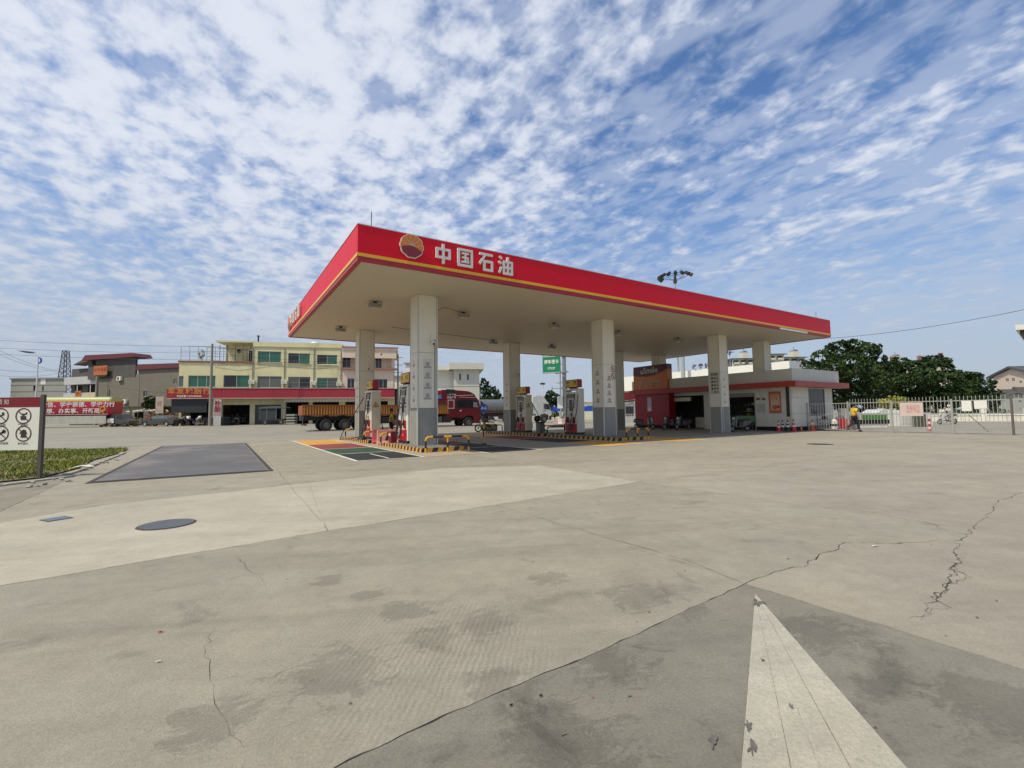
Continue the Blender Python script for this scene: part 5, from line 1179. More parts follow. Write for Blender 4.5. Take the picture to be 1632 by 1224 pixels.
MB().box(-.55, .55, 0, .08, 1.7, 4.1).build('board', mat('notice_pinkish', (.46, .38, .36), .7, var=.1), t); MB().box(-.45, -.38, .02, .06, 0, 1.7).build('leg', FR, t); MB().box(.38, .45, .02, .06, 0, 1.7).build('leg', FR, t); text('lettering', '出租\n招租', .34, mat('faint_red', (.35, .15, .14), .7), t, (0, -.01, 3.1))
def heap(label, name, p, rx, ry, rzz, m_, n=60, s=.35, cat='heap'):
    t = thing(name, label, cat, p, 0); m = MB()
    for k in range(n):
        a_ = random.uniform(0, 2 * PI); q = random.random() ** .6; x = math.cos(a_) * q * rx; y = math.sin(a_) * q * ry; h_ = rzz * (1 - q * q) * random.uniform(.2, 1)
        r_ = s * random.uniform(.4, 1); m.ball((x, y, h_), r_, r_ * random.uniform(.5, 1), r_ * .6, 6, 4, wob=.25)
    o = m.build('rubble', m_, t); o['kind'] = 'stuff'; return t
heap('brown heap of earth and rubble beside the parked sedan', 'rubble_heap', G0(205, 63), 3.6, 2.0, 1.3, mat('earth', (.24, .17, .11), .95, var=.3), 90, .4)
heap('row of white sacks lying on top of the brick wall', 'sack_pile', G0(237, 67.2) + Vector((0, 0, 2.0)), 3.0, .5, .5, mat('sack_white', (.55, .55, .52), .8), 26, .32)

for k, px_ in enumerate((402.5, 453, 500, 543)):
    s_ = F1.sz(px_, 600)[0]; MB().cyl((s_, -.07, zband + .2), (s_, -.07, ztop_ - .8), .055, n=8).build('drain_pipe', mat('pipe_grey', (.3, .3, .28), .6), yb_)
m = MB(); m.tube([(t2 - 5, -.2, zter + .1), (t2 - 2, -.2, zter - .35), (t2 + 2, -.18, zter + .25), (t2 + 8, -.18, zter - .1), (e1, -.16, zter + .3)], .02, 5); m.build('wall_cable', WIRE_ if False else BLK, yb_)
for i, (px_, py_) in enumerate(((453.5, 609), (499.5, 611), (402, 609), (541, 612))):
    s_, z_ = F1.sz(px_, py_); p = F1.a + F1.d * s_ + F1.n * .02
    t = thing('air_conditioner', ['air conditioner between the third and fourth lower windows of the yellow building', 'air conditioner left of the last lower window of the yellow building', 'air conditioner left of the third lower window of the yellow building', 'air conditioner at the joint of the yellow and pink buildings'][i], 'air conditioner', (p.x, p.y, z_), F1.rot, 'air conditioners on the yellow building')
    MB().bbox(-.36, .36, -.34, -.04, -.27, .27, .02).build('casing', GREY_W, t); MB().torus((-.06, -.345, 0), (0, 1, 0), .18, .018, 16, 6).build('fan_guard', BLK, t)
SIL = mat('sill_stain', (.42, .40, .30), .8)
for r in h2 + h3: MB().box(r[0] - .1, r[1] + .1, -.10, .0, r[2] - .10, r[2]).build('sill', SIL, yb_)
# ================================================================== VEHICLES
TYRE = mat('tyre', (.022, .022, .023), .8, var=.3); RIM = mat('rim_steel', (.22, .21, .2), .5, metal=.4, var=.3)
CHAS = mat('chassis', (.03, .028, .027), .7, var=.4, dirt=.3, dirtcol=(.12, .1, .08))
def wheel(par, x, y, z, r, w, side=1, rimr=.55):
    """axle along y"""
    m = MB(); prof = [(rimr * r, -w / 2), (r * .9, -w / 2), (r, -w * .36), (r, w * .36), (r * .9, w / 2), (rimr * r, w / 2)]; n = 28; vs = []; fs = []
    for i in range(n):
        a = 2 * PI * i / n; vs += [(x + p * math.cos(a), y + q, z + p * math.sin(a)) for p, q in prof]
    k = len(prof)
    for i in range(n): fs += [(i * k + j, i * k + (j + 1) % k, ((i + 1) % n) * k + (j + 1) % k, ((i + 1) % n) * k + j) for j in range(k)]
    m.add(vs, fs); wh = m.build('wheel', TYRE, par, True)
    m = MB(); o = y - side * w * .22; m.cyl((x, o, z), (x, y + side * w * .1, z), r * rimr * 1.02, n=20); m.torus((x, y - side * w * .42, z), (0, 1, 0), r * rimr, r * .04, 24, 6)
    m.cyl((x, o, z), (x, y - side * w * .45, z), r * .2, r * .14, n=12)
    m.build('rim', RIM, wh, True)
    m = MB()
    for i in range(8): a = i * PI / 4; m.cyl((x + r * .32 * math.cos(a), o, z + r * .32 * math.sin(a)), (x + r * .32 * math.cos(a), o - side * .03, z + r * .32 * math.sin(a)), r * .035, n=6)
    m.build('wheel_nuts', STEEL, wh); return wh
# ---- red tractor with orange low-sided trailer; x forward, near side = -y
def orange_truck():
    P0 = at(482, 660, 40.6); P1 = at(768, 660, 50.2); ang = math.atan2(P1.y - P0.y, P1.x - P0.x); L_ = math.hypot(P1.x - P0.x, P1.y - P0.y)
    t = thing('dump_truck', 'long orange ribbed tipping trailer coupled to a dark red tractor unit', 'truck', (P0.x, P0.y, .03), ang)
    F_ = Face((P0.x, P0.y), (P1.x, P1.y))
    OR = mat('rusty_orange_darkened', (.28, .09, .02), .65, var=.2, dirt=.45, dirtcol=(.2, .07, .02)); CR = mat('cab_red', (.17, .008, .014), .35, var=.05, coat=.1)
    w = 2.5; xe = F_.sz(716, 650)[0]; z0, z1 = 1.42, 2.28
    MB().box(0, xe, 0, .06, z0, z1).build('side_board', OR, t); MB().box(0, xe, w - .06, w, z0, z1).build('side_board', OR, t); MB().box(-.0, .06, .06, w - .06, z0, z1).build('tailgate', OR, t)
    MB().box(xe - .08, xe, .06, w - .06, z0, 3.0).build('headboard', mat('headboard_yellow', (.55, .28, .03), .6, var=.2, dirt=.3), t)
    MB().box(.05, xe - .05, .06, w - .06, z0 + .3, z0 + .45).build('load_bed', FR, t)
    rb = MB().box(0, .09, -.05, 0, z0 + .03, z1 - .03).mesh('rib', mat('rib_orange_lightened', (.58, .25, .05), .6, var=.2, dirt=.3)); k = 0  # ribs lightened, rusty boards darkened: shade of the gaps put into the colour
    while .1 + k * .235 < xe - .1: obj('rib', rb, t, loc=(.1 + k * .235, 0, 0)); k += 1
    MB().box(-.02, xe + .02, -.07, .01, z1 - .03, z1 + .06).build('top_rail', OR, t); MB().box(-.02, xe + .02, -.07, .01, z0 - .02, z0 + .05).build('bottom_rail', OR, t)
    MB().box(0, xe - 1, .6, w - .6, .95, z0).build('chassis_rail', CHAS, t); MB().box(.2, .4, .2, w - .2, .5, .62).build('rear_bumper', CHAS, t); MB().tube([(.05, -.05, 1.4), (.0, -.06, .55)], .03, 6).build('rear_hanger', FR, t)
    for c in (-.0,):
        m = MB(); 
        for k in range(7): m.ball((1.2 + k * 1.5, .05, z0 - .04), .55, .05, .07, wob=.3)
        m.build('mud_spill', mat('dried_mud', (.30, .22, .17), .9), t)
    xw = [F_.sz(p, 676)[0] for p in (520, 550)]; xw.append(xw[1] * 2 - xw[0])
    for x in xw:
        for y, s in ((.16, 1), (w - .16, -1)): wheel(t, x, y, .52, .52, .52, s)
    m = MB(); 
    for x in xw: m.box(x - .08, x + .08, .3, w - .3, .44, .6)
    m.build('axle', CHAS, t)
    MB().box(xw[2] + 1.2, xw[2] + 3.2, .15, .6, .55, 1.2).build('tool_box', CHAS, t); MB().box(xw[2] + 3.6, xe - 2.8, -.02, .02, .6, 1.1).build('side_guard', CHAS, t)
    # tractor
    cx0 = F_.sz(712, 650)[0]; cx1 = F_.sz(766, 650)[0]
    MB().box(cx0 - 4.2, cx1 - .5, .75, w - .75, .7, 1.0).build('tractor_frame', CHAS, t)
    for x in (cx0 - 3.9, cx0 - 2.55):
        for y, s in ((.2, 1), (w - .2, -1)): wheel(t, x, y, .52, .52, .55, s)
    xf = F_.sz(747, 676)[0]
    for y, s in ((.12, 1), (w - .12, -1)): wheel(t, xf, y, .52, .52, .30, s)
    MB().bbox(cx0 - 1.9, cx0 - .5, .0, .55, .5, 1.15, .04).build('fuel_tank', mat('tank_alu', (.16, .16, .17), .4, metal=.5), t)
    MB().box(cx0 - .4, cx0 + .5, .02, .4, .5, 1.1).build('battery_box', CHAS, t)
    m = MB(); m.tube([(cx0 - .25, .5, 1.0), (cx0 - .25, .5, 2.6)], .09, 8); m.tube([(cx0 - .5, 1.2, 1.0), (cx0 - .55, 1.2, 2.2), (cx0 - 1.2, 1.3, 1.4)], .03, 6); m.ball((cx0 - .5, .8, 1.5), .3, .5, .4, 8, 5, wob=.2); m.build('air_intake', BLK, t, True)
    zt = 3.75; b = .02
    side = [(cx0, 1.0), (cx1 - .05, .55), (cx1, 1.9), (cx1 - .12, 2.5), (cx1 - .42, 3.05), (cx1 - .55, 3.15), (cx0, 3.2)]
    body = [(cx0, 1.0), (xf - .68, 1.0), (xf - .62, .95), (xf - .5, 1.12), (xf, 1.22), (xf + .5, 1.12), (xf + .62, .8), (xf + .66, .42), (cx1, .42), (cx1 + .05, 1.0), (cx1, 1.85), (cx1 - .22, 2.75), (cx1 - .42, 3.05), (cx0, 3.1)]
    MB().prism(body, 'y', .02, w - .02).build('cab', CR, t)
    roof = [(cx0, 3.1), (cx1 - .42, 3.05), (cx1 - .75, 3.5), (cx1 - 1.35, 3.78), (cx0 + .1, 3.95), (cx0, 3.9)]
    MB().prism(roof, 'y', .06, w - .06).build('roof_fairing', CR, t)
    MB().prism([(cx0 - .02, 3.45), (cx0 + .9, 3.52), (cx0 + .9, 3.96), (cx0 - .02, 3.97)], 'y', .02, .05).build('fairing_recess', BLK, t)
    MB().box(cx0 - .55, cx0 - .02, .08, .12, 2.9, 3.9).build('side_deflector', CR, t); MB().box(cx0 - .55, cx0 - .02, w - .12, w - .08, 2.9, 3.9).build('side_deflector', CR, t)
    win = [(cx0 + 1.15, 2.05), (cx1 - .22, 1.98), (cx1 - .38, 2.62), (cx1 - .55, 2.86), (cx0 + 1.3, 2.86), (cx0 + 1.1, 2.6)]
    MB().prism(win, 'y', -.005, .03).build('side_window', GLASS, t)
    MB().prism([(cx1 - .9, 2.1), (cx1 - .3, 2.05), (cx1 - .45, 2.6), (cx1 - .85, 2.65)], 'y', -.012, -.006).build('painted_window_reflection', mat('pale_reflection', (.25, .25, .25), .4), t)  # pale panel over the glass, painted as a reflection
    MB().prism([(cx1 + .01, 1.9), (cx1 + .03, 1.9), (cx1 - .38, 3.0), (cx1 - .40, 3.0)], 'y', .2, w - .2).build('windscreen', GLASS, t)
    m = MB().box(cx0 + .15, cx0 + .82, -.004, .02, 1.98, 2.82); m.build('sleeper_hatch', REDD, t)
    m = MB()
    for (a, c, d, e) in ((.12, .85, 2.8, 2.86), (.12, .85, 1.94, 2.0), (.12, .18, 2.0, 2.8), (.79, .85, 2.0, 2.8)): m.box(cx0 + a, cx0 + c, -.012, -.005, d, e)
    m.build('white_outline', WHITE, t)
    text('lettering', '一路平安\n安全行车', .26, PAPER, t, (cx0 + .55, -.012, 3.22), bold=.008); m = MB()
    m.bar((cx0 + 1.1, 3.30), (cx1 - .9, 3.38), .05, -.0, .05); m.bar((cx0 + 1.4, 3.15), (cx1 - .6, 3.12), .04, .0, .015); m.build('pinstripe', PAPER, t)
    MB().box(cx0 + 1.5, cx0 + 1.7, -.01, .02, 1.66, 1.78).build('door_handle', WHITE, t); MB().box(cx0 + 1.08, cx0 + 1.1, -.003, .02, 1.0, 2.9).build('door_seam', BLK, t); MB().box(cx1 - .2, cx1 - .18, -.003, .02, 1.0, 1.95).build('door_seam', BLK, t)
    m = MB(); m.box(cx1 + .05, cx1 + .25, -.12, .12, 1.95, 2.65); m.tube([(cx1, .1, 2.75), (cx1 + .15, 0, 2.7)], .03, 6); m.build('mirror', BLK, t)
    MB().box(cx1 - .05, cx1 + .12, .0, w, .35, .85).build('bumper', CHAS, t); MB().box(cx1 + .06, cx1 + .13, .15, .55, .9, 1.15).build('headlight', GLASS, t); MB().box(cx1 + .06, cx1 + .13, w - .55, w - .15, .9, 1.15).build('headlight', GLASS, t)
    for z in (.5, .85): MB().box(xf - .95, xf - .6, -.02, .2, z, z + .06).build('step', CHAS, t)
    MB().box(xe - .7, xe + .5, .3, w - .3, 3.0, 3.38).build('tarpaulin', mat('blue_tarp', (.02, .10, .32), .6, var=.2, bump=.5, bscale=6), t); return t
orange_truck()
# ---- tanker truck, silver and white
def tanker(name, label, P0, P1, z, tank, cabm, skirt=None, banner=False, hgt=1.0, cab=True):
    ang = math.atan2(P1.y - P0.y, P1.x - P0.x); L_ = math.hypot(P1.x - P0.x, P1.y - P0.y)
    t = thing(name, label, 'truck', (P0.x, P0.y, z), ang); w = 2.5; lc = 2.5 if cab else 0; lt = L_ - lc - .5
    n = 20; P = []
    for i in range(n):
        a = 2 * PI * i / n; ca_, sa = math.cos(a), math.sin(a); k = 4.5 if banner else 2.3
        P.append((w / 2 + w / 2 * abs(ca_) ** (2 / k) * (1 if ca_ > 0 else -1), 2.45 * hgt + (.95 if not banner else 1.15) * hgt * abs(sa) ** (2 / k) * (1 if sa > 0 else -1)))
    MB().prism(P, 'x', .12, lt - .12).build('tank', tank, t, True); PS = [((a - w / 2) * .96 + w / 2, (b - 2.45 * hgt) * .95 + 2.45 * hgt) for a, b in P]
    MB().prism(PS, 'x', 0, .12).build('tank_end', tank, t, True); MB().prism(PS, 'x', lt - .12, lt).build('tank_end', tank, t, True)
    MB().box(.2, lt - .2, .7, w - .7, .95, 1.55 * hgt).build('chassis_rail', CHAS, t)
    xs = [1.2, 2.5] + ([L_ - 6.5] if not banner else [])
    for x in xs:
        for y, s in ((.16, 1), (w - .16, -1)): wheel(t, x, y, .52, .52, .5, s)
    if skirt:
        MB().box(3.6, lt - .4, .0, .04, .45, 1.45).build('side_skirt', skirt, t); MB().box(0, 3.5, .0, .04, 1.12, 1.5).build('side_skirt', skirt, t)
        MB().box(3.35, 3.5, .0, .3, .4, 1.1).build('mudguard', skirt, t)
    else: MB().box(3.6, lt - .3, .05, .12, .6, 1.2).build('side_guard', CHAS, t); MB().box(.5, lt - .5, .02, .05, 1.55, 1.62).build('marker_strip', mat('marker_red', (.3, .05, .05), .5), t)
    MB().box(.6, lt - .6, w / 2 - .35, w / 2 + .35, 3.38 * hgt, 3.48 * hgt).build('walkway', STEEL, t); MB().cyl((lt / 2, w / 2, 3.4 * hgt), (lt / 2, w / 2, 3.6 * hgt), .3, n=14).build('manlid', STEEL, t)
    if cab:
        a, b = L_ - lc, L_; xf = a + 1.35; ht = 3.5 if not banner else 2.2
        body = [(a, 1.0), (xf - .7, 1.0), (xf - .55, 1.22), (xf, 1.32), (xf + .55, 1.22), (xf + .68, .8), (xf + .7, .45), (b, .45), (b + .03, 1.2), (b - .02, 1.9), (b - .35, 2.95 * ht / 3.5), (b - .6, 3.15 * ht / 3.5), (a, 3.2 * ht / 3.5)]
        MB().prism(body, 'y', .03, w - .03).build('cab', cabm, t)
        if not banner:
            MB().prism([(a + .05, 3.2), (b - .6, 3.15), (b - 1.0, 3.7), (a + .9, 4.05), (a + .05, 4.05)], 'y', .12, w - .12).build('roof_fairing', cabm, t); MB().box(a - .5, a, .1, .15, 1.3, 3.9).build('side_deflector', cabm, t)
            MB().prism([(a + 1.35, 2.0), (b - .12, 1.95), (b - .32, 2.75), (a + 1.35, 2.8)], 'y', .0, .028).build('side_window', GLASS, t)
            MB().box(b + .05, b + .25, -.15, .1, 1.9, 2.8).build('mirror', BLK, t); MB().box(a + 1.25, a + 1.27, .02, .03, 1.0, 2.9).build('door_seam', BLK, t); MB().box(a + 1.35, a + 1.6, .01, .03, 1.72, 1.8).build('door_handle', BLK, t)
            MB().prism([(b + .01, 1.95), (b + .03, 1.95), (b - .32, 2.9), (b - .34, 2.9)], 'y', .2, w - .2).build('windscreen', GLASS, t)
        MB().box(b - .3, b + .1, 0, w, .35, .95).build('bumper', CHAS, t); MB().box(b + .04, b + .1, .15, .5, .98, 1.2).build('headlight', GLASS, t)
        for y, s in ((.14, 1), (w - .14, -1)): wheel(t, xf, y, .52, .52, .30, s)
        m = MB(); m.box(xf + .6, xf + .68, .0, .3, .45, 1.15); m.box(xf - .72, xf - .62, 0, .3, .5, 1.1); m.build('mudguard', CHAS, t)
    return t, lt, w
tanker('tank_truck', 'silver tank lorry with a white cab driving behind the station', at(757, 660, 66), at(878, 660, 71), .02, mat('tank_silver', (.22, .23, .24), .3, metal=.5, var=.15), mat('cab_white', (.62, .63, .63), .35, var=.05))
# red slogan tanker on the left
def two_tone(name, c1, c2, c3, zsplit):
    m = mat(name, c1, .45, var=.08, scale=1, dirt=.1); nt = m.node_tree; N = nt.nodes; L = nt.links; b = N['Principled BSDF']
    src = b.inputs['Base Color'].links[0].from_socket; tc = N.new('ShaderNodeTexCoord'); sp = N.new('ShaderNodeSeparateXYZ'); L.new(tc.outputs['Object'], sp.inputs[0])
    cr = N.new('ShaderNodeValToRGB'); e = cr.color_ramp.elements; e[0].position = zsplit - .005; e[0].color = (*c1, 1); e[1].position = zsplit + .005; e[1].color = (*c2, 1); q = e.new(min(zsplit + .12, .99)); q.color = (*c3, 1)
    mr = N.new('ShaderNodeMapRange'); mr.inputs[1].default_value = 1.2; mr.inputs[2].default_value = 4.2; L.new(sp.outputs[2], mr.inputs[0]); L.new(mr.outputs[0], cr.inputs[0]); L.new(cr.outputs[0], b.inputs['Base Color']); return m
tk = two_tone('slogan_tank', (.40, .015, .04), (.55, .38, .05), (.36, .42, .18), .69)
Pa, Pb = at(-8, 675, 57), at(181, 675, 59)
t, lt, w = tanker('slogan_tank_truck', 'red tank lorry with yellow green top and white slogan lettering', Pa, Pb, .3, tk, mat('cab_pale', (.45, .46, .46), .4), skirt=mat('skirt_pale', (.47, .49, .43), .6, var=.1, dirt=.3), banner=True, hgt=1.08, cab=False)
lt_ = lt
LT_ = mat('slogan_white', (.75, .7, .7), .5)
text('lettering', '学史明理、学史增信、学史崇德、学史力行', .70, LT_, t, (lt_ / 2 + .3, -.02, 2.85), bold=.012, sx=.98)
text('lettering', '学党史、悟思想、办实事、开新局', .66, LT_, t, (lt_ / 2 + .2, -.02, 2.05), bold=.012, sx=1.0)
MB().box(.2, lt_ - .2, -.015, .0, 1.62, 1.66).build('thin_line', LT_, t)
m = MB(); m.torus((lt_ - .8, -.01, 2.3), (0, 1, 0), .28, .06, 20, 6, sq=.2); m.bar((lt_ - 1.2, 1.75), (lt_ - .5, 2.35), .1, -.02, .0); m.bar((lt_ - .7, 1.7), (lt_ - .9, 2.2), .1, -.021, .0); m.build('gold_flourish', mat('flourish_gold', (.55, .33, .05), .5), t)
# little three-wheeled van cab in front of the tanker
p = at(172, 675, 59); p.z = .3
t = thing('grey_minivan', 'small dark grey van half hidden in front of the slogan tanker', 'van', (p.x, p.y + .3, .3), .04)
body = [(0, .4), (2.3, .4), (2.35, .8), (1.9, .98), (1.4, 1.6), (.2, 1.65), (0, 1.3)]
MB().prism(body, 'y', 0, 1.5).build('body', mat('van_grey', (.07, .07, .07), .4, dirt=.3), t); MB().prism([(.8, .98), (1.7, .98), (1.32, 1.5), (.8, 1.52)], 'y', -.01, .0).build('side_window', GLASS, t)
for x in (.5, 1.8): wheel(t, x, .1, .3, .3, .2, 1)
MB().box(-.3, .5, -.1, .0, .5, 1.1).build('white_patch', WHITE, t)
# ---- sedan
def sedan(P0, P1, z, col, label, name='parked_car', wag=False):
    ang = math.atan2(P1.y - P0.y, P1.x - P0.x); L_ = math.hypot(P1.x - P0.x, P1.y - P0.y); s = L_ / 4.5
    t = thing(name, label, 'car', (P0.x, P0.y, z), ang); w = 1.72
    # P0 is the nose (left), car points towards -x of travel: nose at x=0
    low = [(0.05, .28), (.42, .25), (4.35, .28), (4.5, .45), (4.5, .78), (4.42, .92), (3.75, .95), (1.25, .90), (.35, .76), (.03, .62)]
    w1, w2 = .82, 3.55
    def arch(P, x): return P
    bl = [(.05, .3), (.42, .28), (.5, .28)] + [(w1 + .36 * math.cos(a), .3 + .36 * math.sin(a)) for a in [PI - PI * k / 8 for k in range(9)]] + [(w2 + .36 * math.cos(a), .3 + .36 * math.sin(a)) for a in [PI - PI * k / 8 for k in range(9)]] + [(4.4, .3), (4.5, .5), (4.48, .85), (4.3, .93), (3.7, .96), (1.3, .9), (.4, .76), (.02, .62)]
    m = MB(); bl2 = [(a * s, b) for a, b in bl]; m.prism(bl2, 'y', .0, w); m.build('body', col, t)
    gh_ = [(1.15, .9), (3.95, .95), (3.45, 1.36), (3.0, 1.43), (2.15, 1.43), (1.75, 1.33)]
    m = MB(); k = [(a * s, b) for a, b in gh_]; n = len(k); vs = [(a, .06 + .16 * (b > 1.2), b) for a, b in k] + [(a, w - .06 - .16 * (b > 1.2), b) for a, b in k]
    m.add(vs, [tuple(range(n - 1, -1, -1)), tuple(range(n, 2 * n))] + [(i, (i + 1) % n, n + (i + 1) % n, n + i) for i in range(n)]); m.build('cabin', col, t)
    gl = mat('car_glass', (.10, .11, .11), .1, spec=.8)
    for q in ([(1.42, .95), (2.32, .97), (2.32, 1.35), (1.85, 1.30)], [(2.4, .97), (3.2, .98), (3.15, 1.33), (2.4, 1.36)], [(3.27, .98), (3.7, 1.0), (3.35, 1.28), (3.22, 1.31)]):
        vs = []
        for a, b in q: vs.append((a * s, .045 + .16 * max(0, (b - .93) / .42), b))
        MB().add(vs + [(a, b + .02, c) for a, b, c in vs], [(0, 1, 2, 3), (7, 6, 5, 4)] + [(i, (i + 1) % 4, 4 + (i + 1) % 4, 4 + i) for i in range(4)]).build('side_window', gl, t)
    MB().add([(1.2 * s, .15, .93), (1.2 * s, w - .15, .93), (1.74 * s, w - .25, 1.33), (1.74 * s, .25, 1.33)], [(0, 1, 2, 3)]).build('windscreen', gl, t).location = (-.015, 0, .01)
    MB().add([(3.9 * s, .15, .98), (3.9 * s, w - .15, .98), (3.46 * s, w - .25, 1.35), (3.46 * s, .25, 1.35)], [(0, 3, 2, 1)]).build('rear_window', gl, t).location = (.015, 0, .01)
    for x in (w1, w2):
        for y, sd_ in ((.1, 1), (w - .1, -1)): 
            wh = wheel(t, x * s, y, .31, .31, .2, sd_, rimr=.68)
            wh.children[0].data.materials[0] = mat('alloy', (.55, .55, .55), .35, metal=.5)
    MB().box(.02, .08, .1, .4, .55, .7).build('headlight', WHITE, t); MB().box(4.46 * s, 4.5 * s, .08, .4, .66, .82).build('tail_light', CRD, t)
    MB().box(.5, 4.1 * s, -.012, .0, .52, .56).build('side_trim', BLK, t); MB().box(2.34 * s, 2.38 * s, .045, .06, .4, .96).build('pillar_trim', BLK, t)
    MB().box(1.5 * s, 1.62 * s, -.12, .04, .95, 1.06).build('mirror', col, t); return t
sedan(at(220, 680, 59.5), at(276, 680, 59.0), .31, mat('sedan_dark', (.05, .052, .055), .3, var=.05, coat=.6), 'dark grey four door sedan parked side on by the brick wall')
sedan(at(258, 680, 61.2), at(292, 680, 61.5), .31, mat('car_black', (.012, .012, .013), .3, coat=.5), 'black car parked close behind the grey sedan')
# ---- motorcycle / scooter
def motorcycle(loc, rz, label, body, seat=BLK, scooter=False, name='motorcycle', box=None):
    t = thing(name, label, 'motorcycle', loc, rz); r = .29 if not scooter else .22; wb_ = 1.25
    for x in (0, wb_):
        m = MB(); m.torus((x, 0, r), (0, 1, 0), r - .045, .045, 24, 8); wh = m.build('wheel', TYRE, t, True)
        m = MB(); m.torus((x, 0, r), (0, 1, 0), r - .085, .012, 24, 5); m.cyl((x, -.06, r), (x, .06, r), .05, n=10)
        for k in range(8): a = k * PI / 4; m.tube([(x, 0, r), (x + (r - .08) * math.cos(a), 0, r + (r - .08) * math.sin(a))], .008, 4)
        m.build('spokes', STEEL, wh)
        m = MB(); P = [(x + (r + .04) * math.cos(a), r + (r + .04) * math.sin(a)) for a in [R(30 + 12 * k) for k in range(11)]]
        for i in range(10): m.bar(P[i], P[i + 1], .02, -.06, .06)
        m.build('mudguard', body, t)
    hx, hz = .30 if not scooter else .22, .98
    m = MB(); 
    for y in (-.07, .07): m.tube([(0, y, r), (hx * .8, y, hz - .12)], .02, 6)
    m.build('fork', STEEL, t); m = MB(); m.tube([(hx + .12, -.34, hz + .08), (hx, -.2, hz + .05), (hx - .02, 0, hz), (hx, .2, hz + .05), (hx + .12, .34, hz + .08)], .014, 6); m.build('handlebar', BLK, t)
    for y in (-.28, .28): m = MB(); m.tube([(hx, y, hz + .06), (hx - .02, y * 1.1, hz + .24)], .008, 5); m.ball((hx - .02, y * 1.15, hz + .27), .02, .06, .04, 8, 5); m.build('mirror', BLK, t)
    MB().cyl((hx - .12, 0, hz - .1), (hx - .02, 0, hz - .12), .08, .07, n=12).build('headlight', WHITE, t)
    if scooter:
        MB().prism([(.10, .35), (.22, .32), (.34, .98), (.22, 1.0)], 'y', -.17, .17).build('leg_shield', body, t); MB().prism([(.25, .30), (.8, .26), (.8, .36), (.25, .38)], 'y', -.15, .15).build('floorboard', BLK, t)
        MB().prism([(.72, .32), (1.05, .38), (1.5, .58), (1.48, .72), (.85, .70)], 'y', -.15, .15).build('rear_body', body, t); MB().prism([(.72, .70), (1.45, .74), (1.42, .84), (.78, .80)], 'y', -.13, .13).build('seat', seat, t)
    else:
        m = MB(); m.tube([(hx, 0, .85), (.55, 0, .45), (.95, 0, .35), (wb_, 0, r)], .03, 6); m.tube([(hx, 0, .88), (.9, 0, .68), (1.3, 0, .72)], .028, 6); m.build('frame', BLK, t)
        m = MB(); m.ball((.52, 0, .82), .26, .14, .12, 12, 8); m.build('tank', body, t, True); MB().prism([(.72, .76), (1.4, .80), (1.45, .88), (1.0, .84), (.74, .88)], 'y', -.12, .12).build('seat', seat, t)
        m = MB(); m.box(.48, .82, -.13, .13, .30, .62); m.cyl((.55, 0, .5), (.48, 0, .7), .09, n=10); m.build('engine', mat('engine_grey', (.10, .10, .10), .4, metal=.5), t); m = MB(); m.tube([(.5, -.12, .42), (.75, -.15, .25), (1.4, -.17, .33)], .035, 8); m.build('exhaust', STEEL, t, True)
    if box: MB().bbox(1.15, 1.55, -.2, .2, .86, 1.16, .03).build('top_box', box, t)
    MB().tube([(.75, .0, .3), (.72, -.22, 0)], .014, 5).build('side_stand', BLK, t); return t
MRD = mat('motor_red', (.22, .02, .025), .35); MBK = mat('motor_black', (.02, .02, .022), .3)
p = gx(762, 35.2); motorcycle(p, .35, 'dark red motorcycle parked left of the middle back column', MRD)
t = thing('white_crate', 'white crate lid lying behind the parked motorcycle', 'crate', gx(778, 37), .1); MB().prism([(-.7, .55), (1.0, .55), (.6, .85), (-.4, .85)], 'y', 0, .8).build('lid', WHITE, t); MB().box(-.5, .7, .05, .75, 0, .55).build('base', BLK, t)
p = gx(902, 33); motorcycle(p, .9, 'motorcycle with white front lamp beside the fourth pump', MBK)
SILV = mat('scooter_silver', (.12, .125, .13), .35, metal=.2); SGRN = mat('scooter_green', (.05, .16, .06), .4)
for px_, Y, rz_, c, lb, bx in ((1040, 36.3, 2.6, SILV, 'grey scooter nearest the red sign wall', None), (1058, 35.0, .4, MBK, 'black scooter parked outside the left shop doorway', None), (1078, 34.4, .5, SILV, 'silver and black scooter, right of the pair at the left doorway', None),
                           (1166, 30.2, .35, SILV, 'silver scooter parked just right of the third front column', None)):
    motorcycle(gx(px_, Y), rz_, lb, c, scooter=True, name='scooter', box=bx)
t = thing('white_chair', 'pale plastic chair standing against the red sign wall', 'chair', gx(1036, 37.2), .2)
MB().box(0, .42, 0, .42, .42, .46).build('seat', GREY_W, t); MB().box(0, .42, .40, .44, .46, .85).build('backrest', GREY_W, t)
for x in (0, .38):
    for y in (0, .38): MB().box(x, x + .04, y, y + .04, 0, .42).build('leg', GREY_W, t)
t = thing('green_bin', 'green tilted wheelbarrow tray in the right shop doorway', 'wheelbarrow', gx(1186, 32.3), .15)
MB().prism([(-.75, 1.02), (.85, 1.02), (.85, .55), (-.2, .50)], 'y', 0, .7).build('tray', mat('barrow_green', (.08, .19, .08), .5, dirt=.2), t); m = MB(); m.tube([(-.1, .1, .5), (.0, .1, 0)], .02, 6); m.tube([(.7, .1, .5), (.65, .1, 0)], .02, 6); m.tube([(.3, .1, .5), (.45, .1, .1), (.6, .1, .5)], .02, 6); m.build('legs', FR, t)
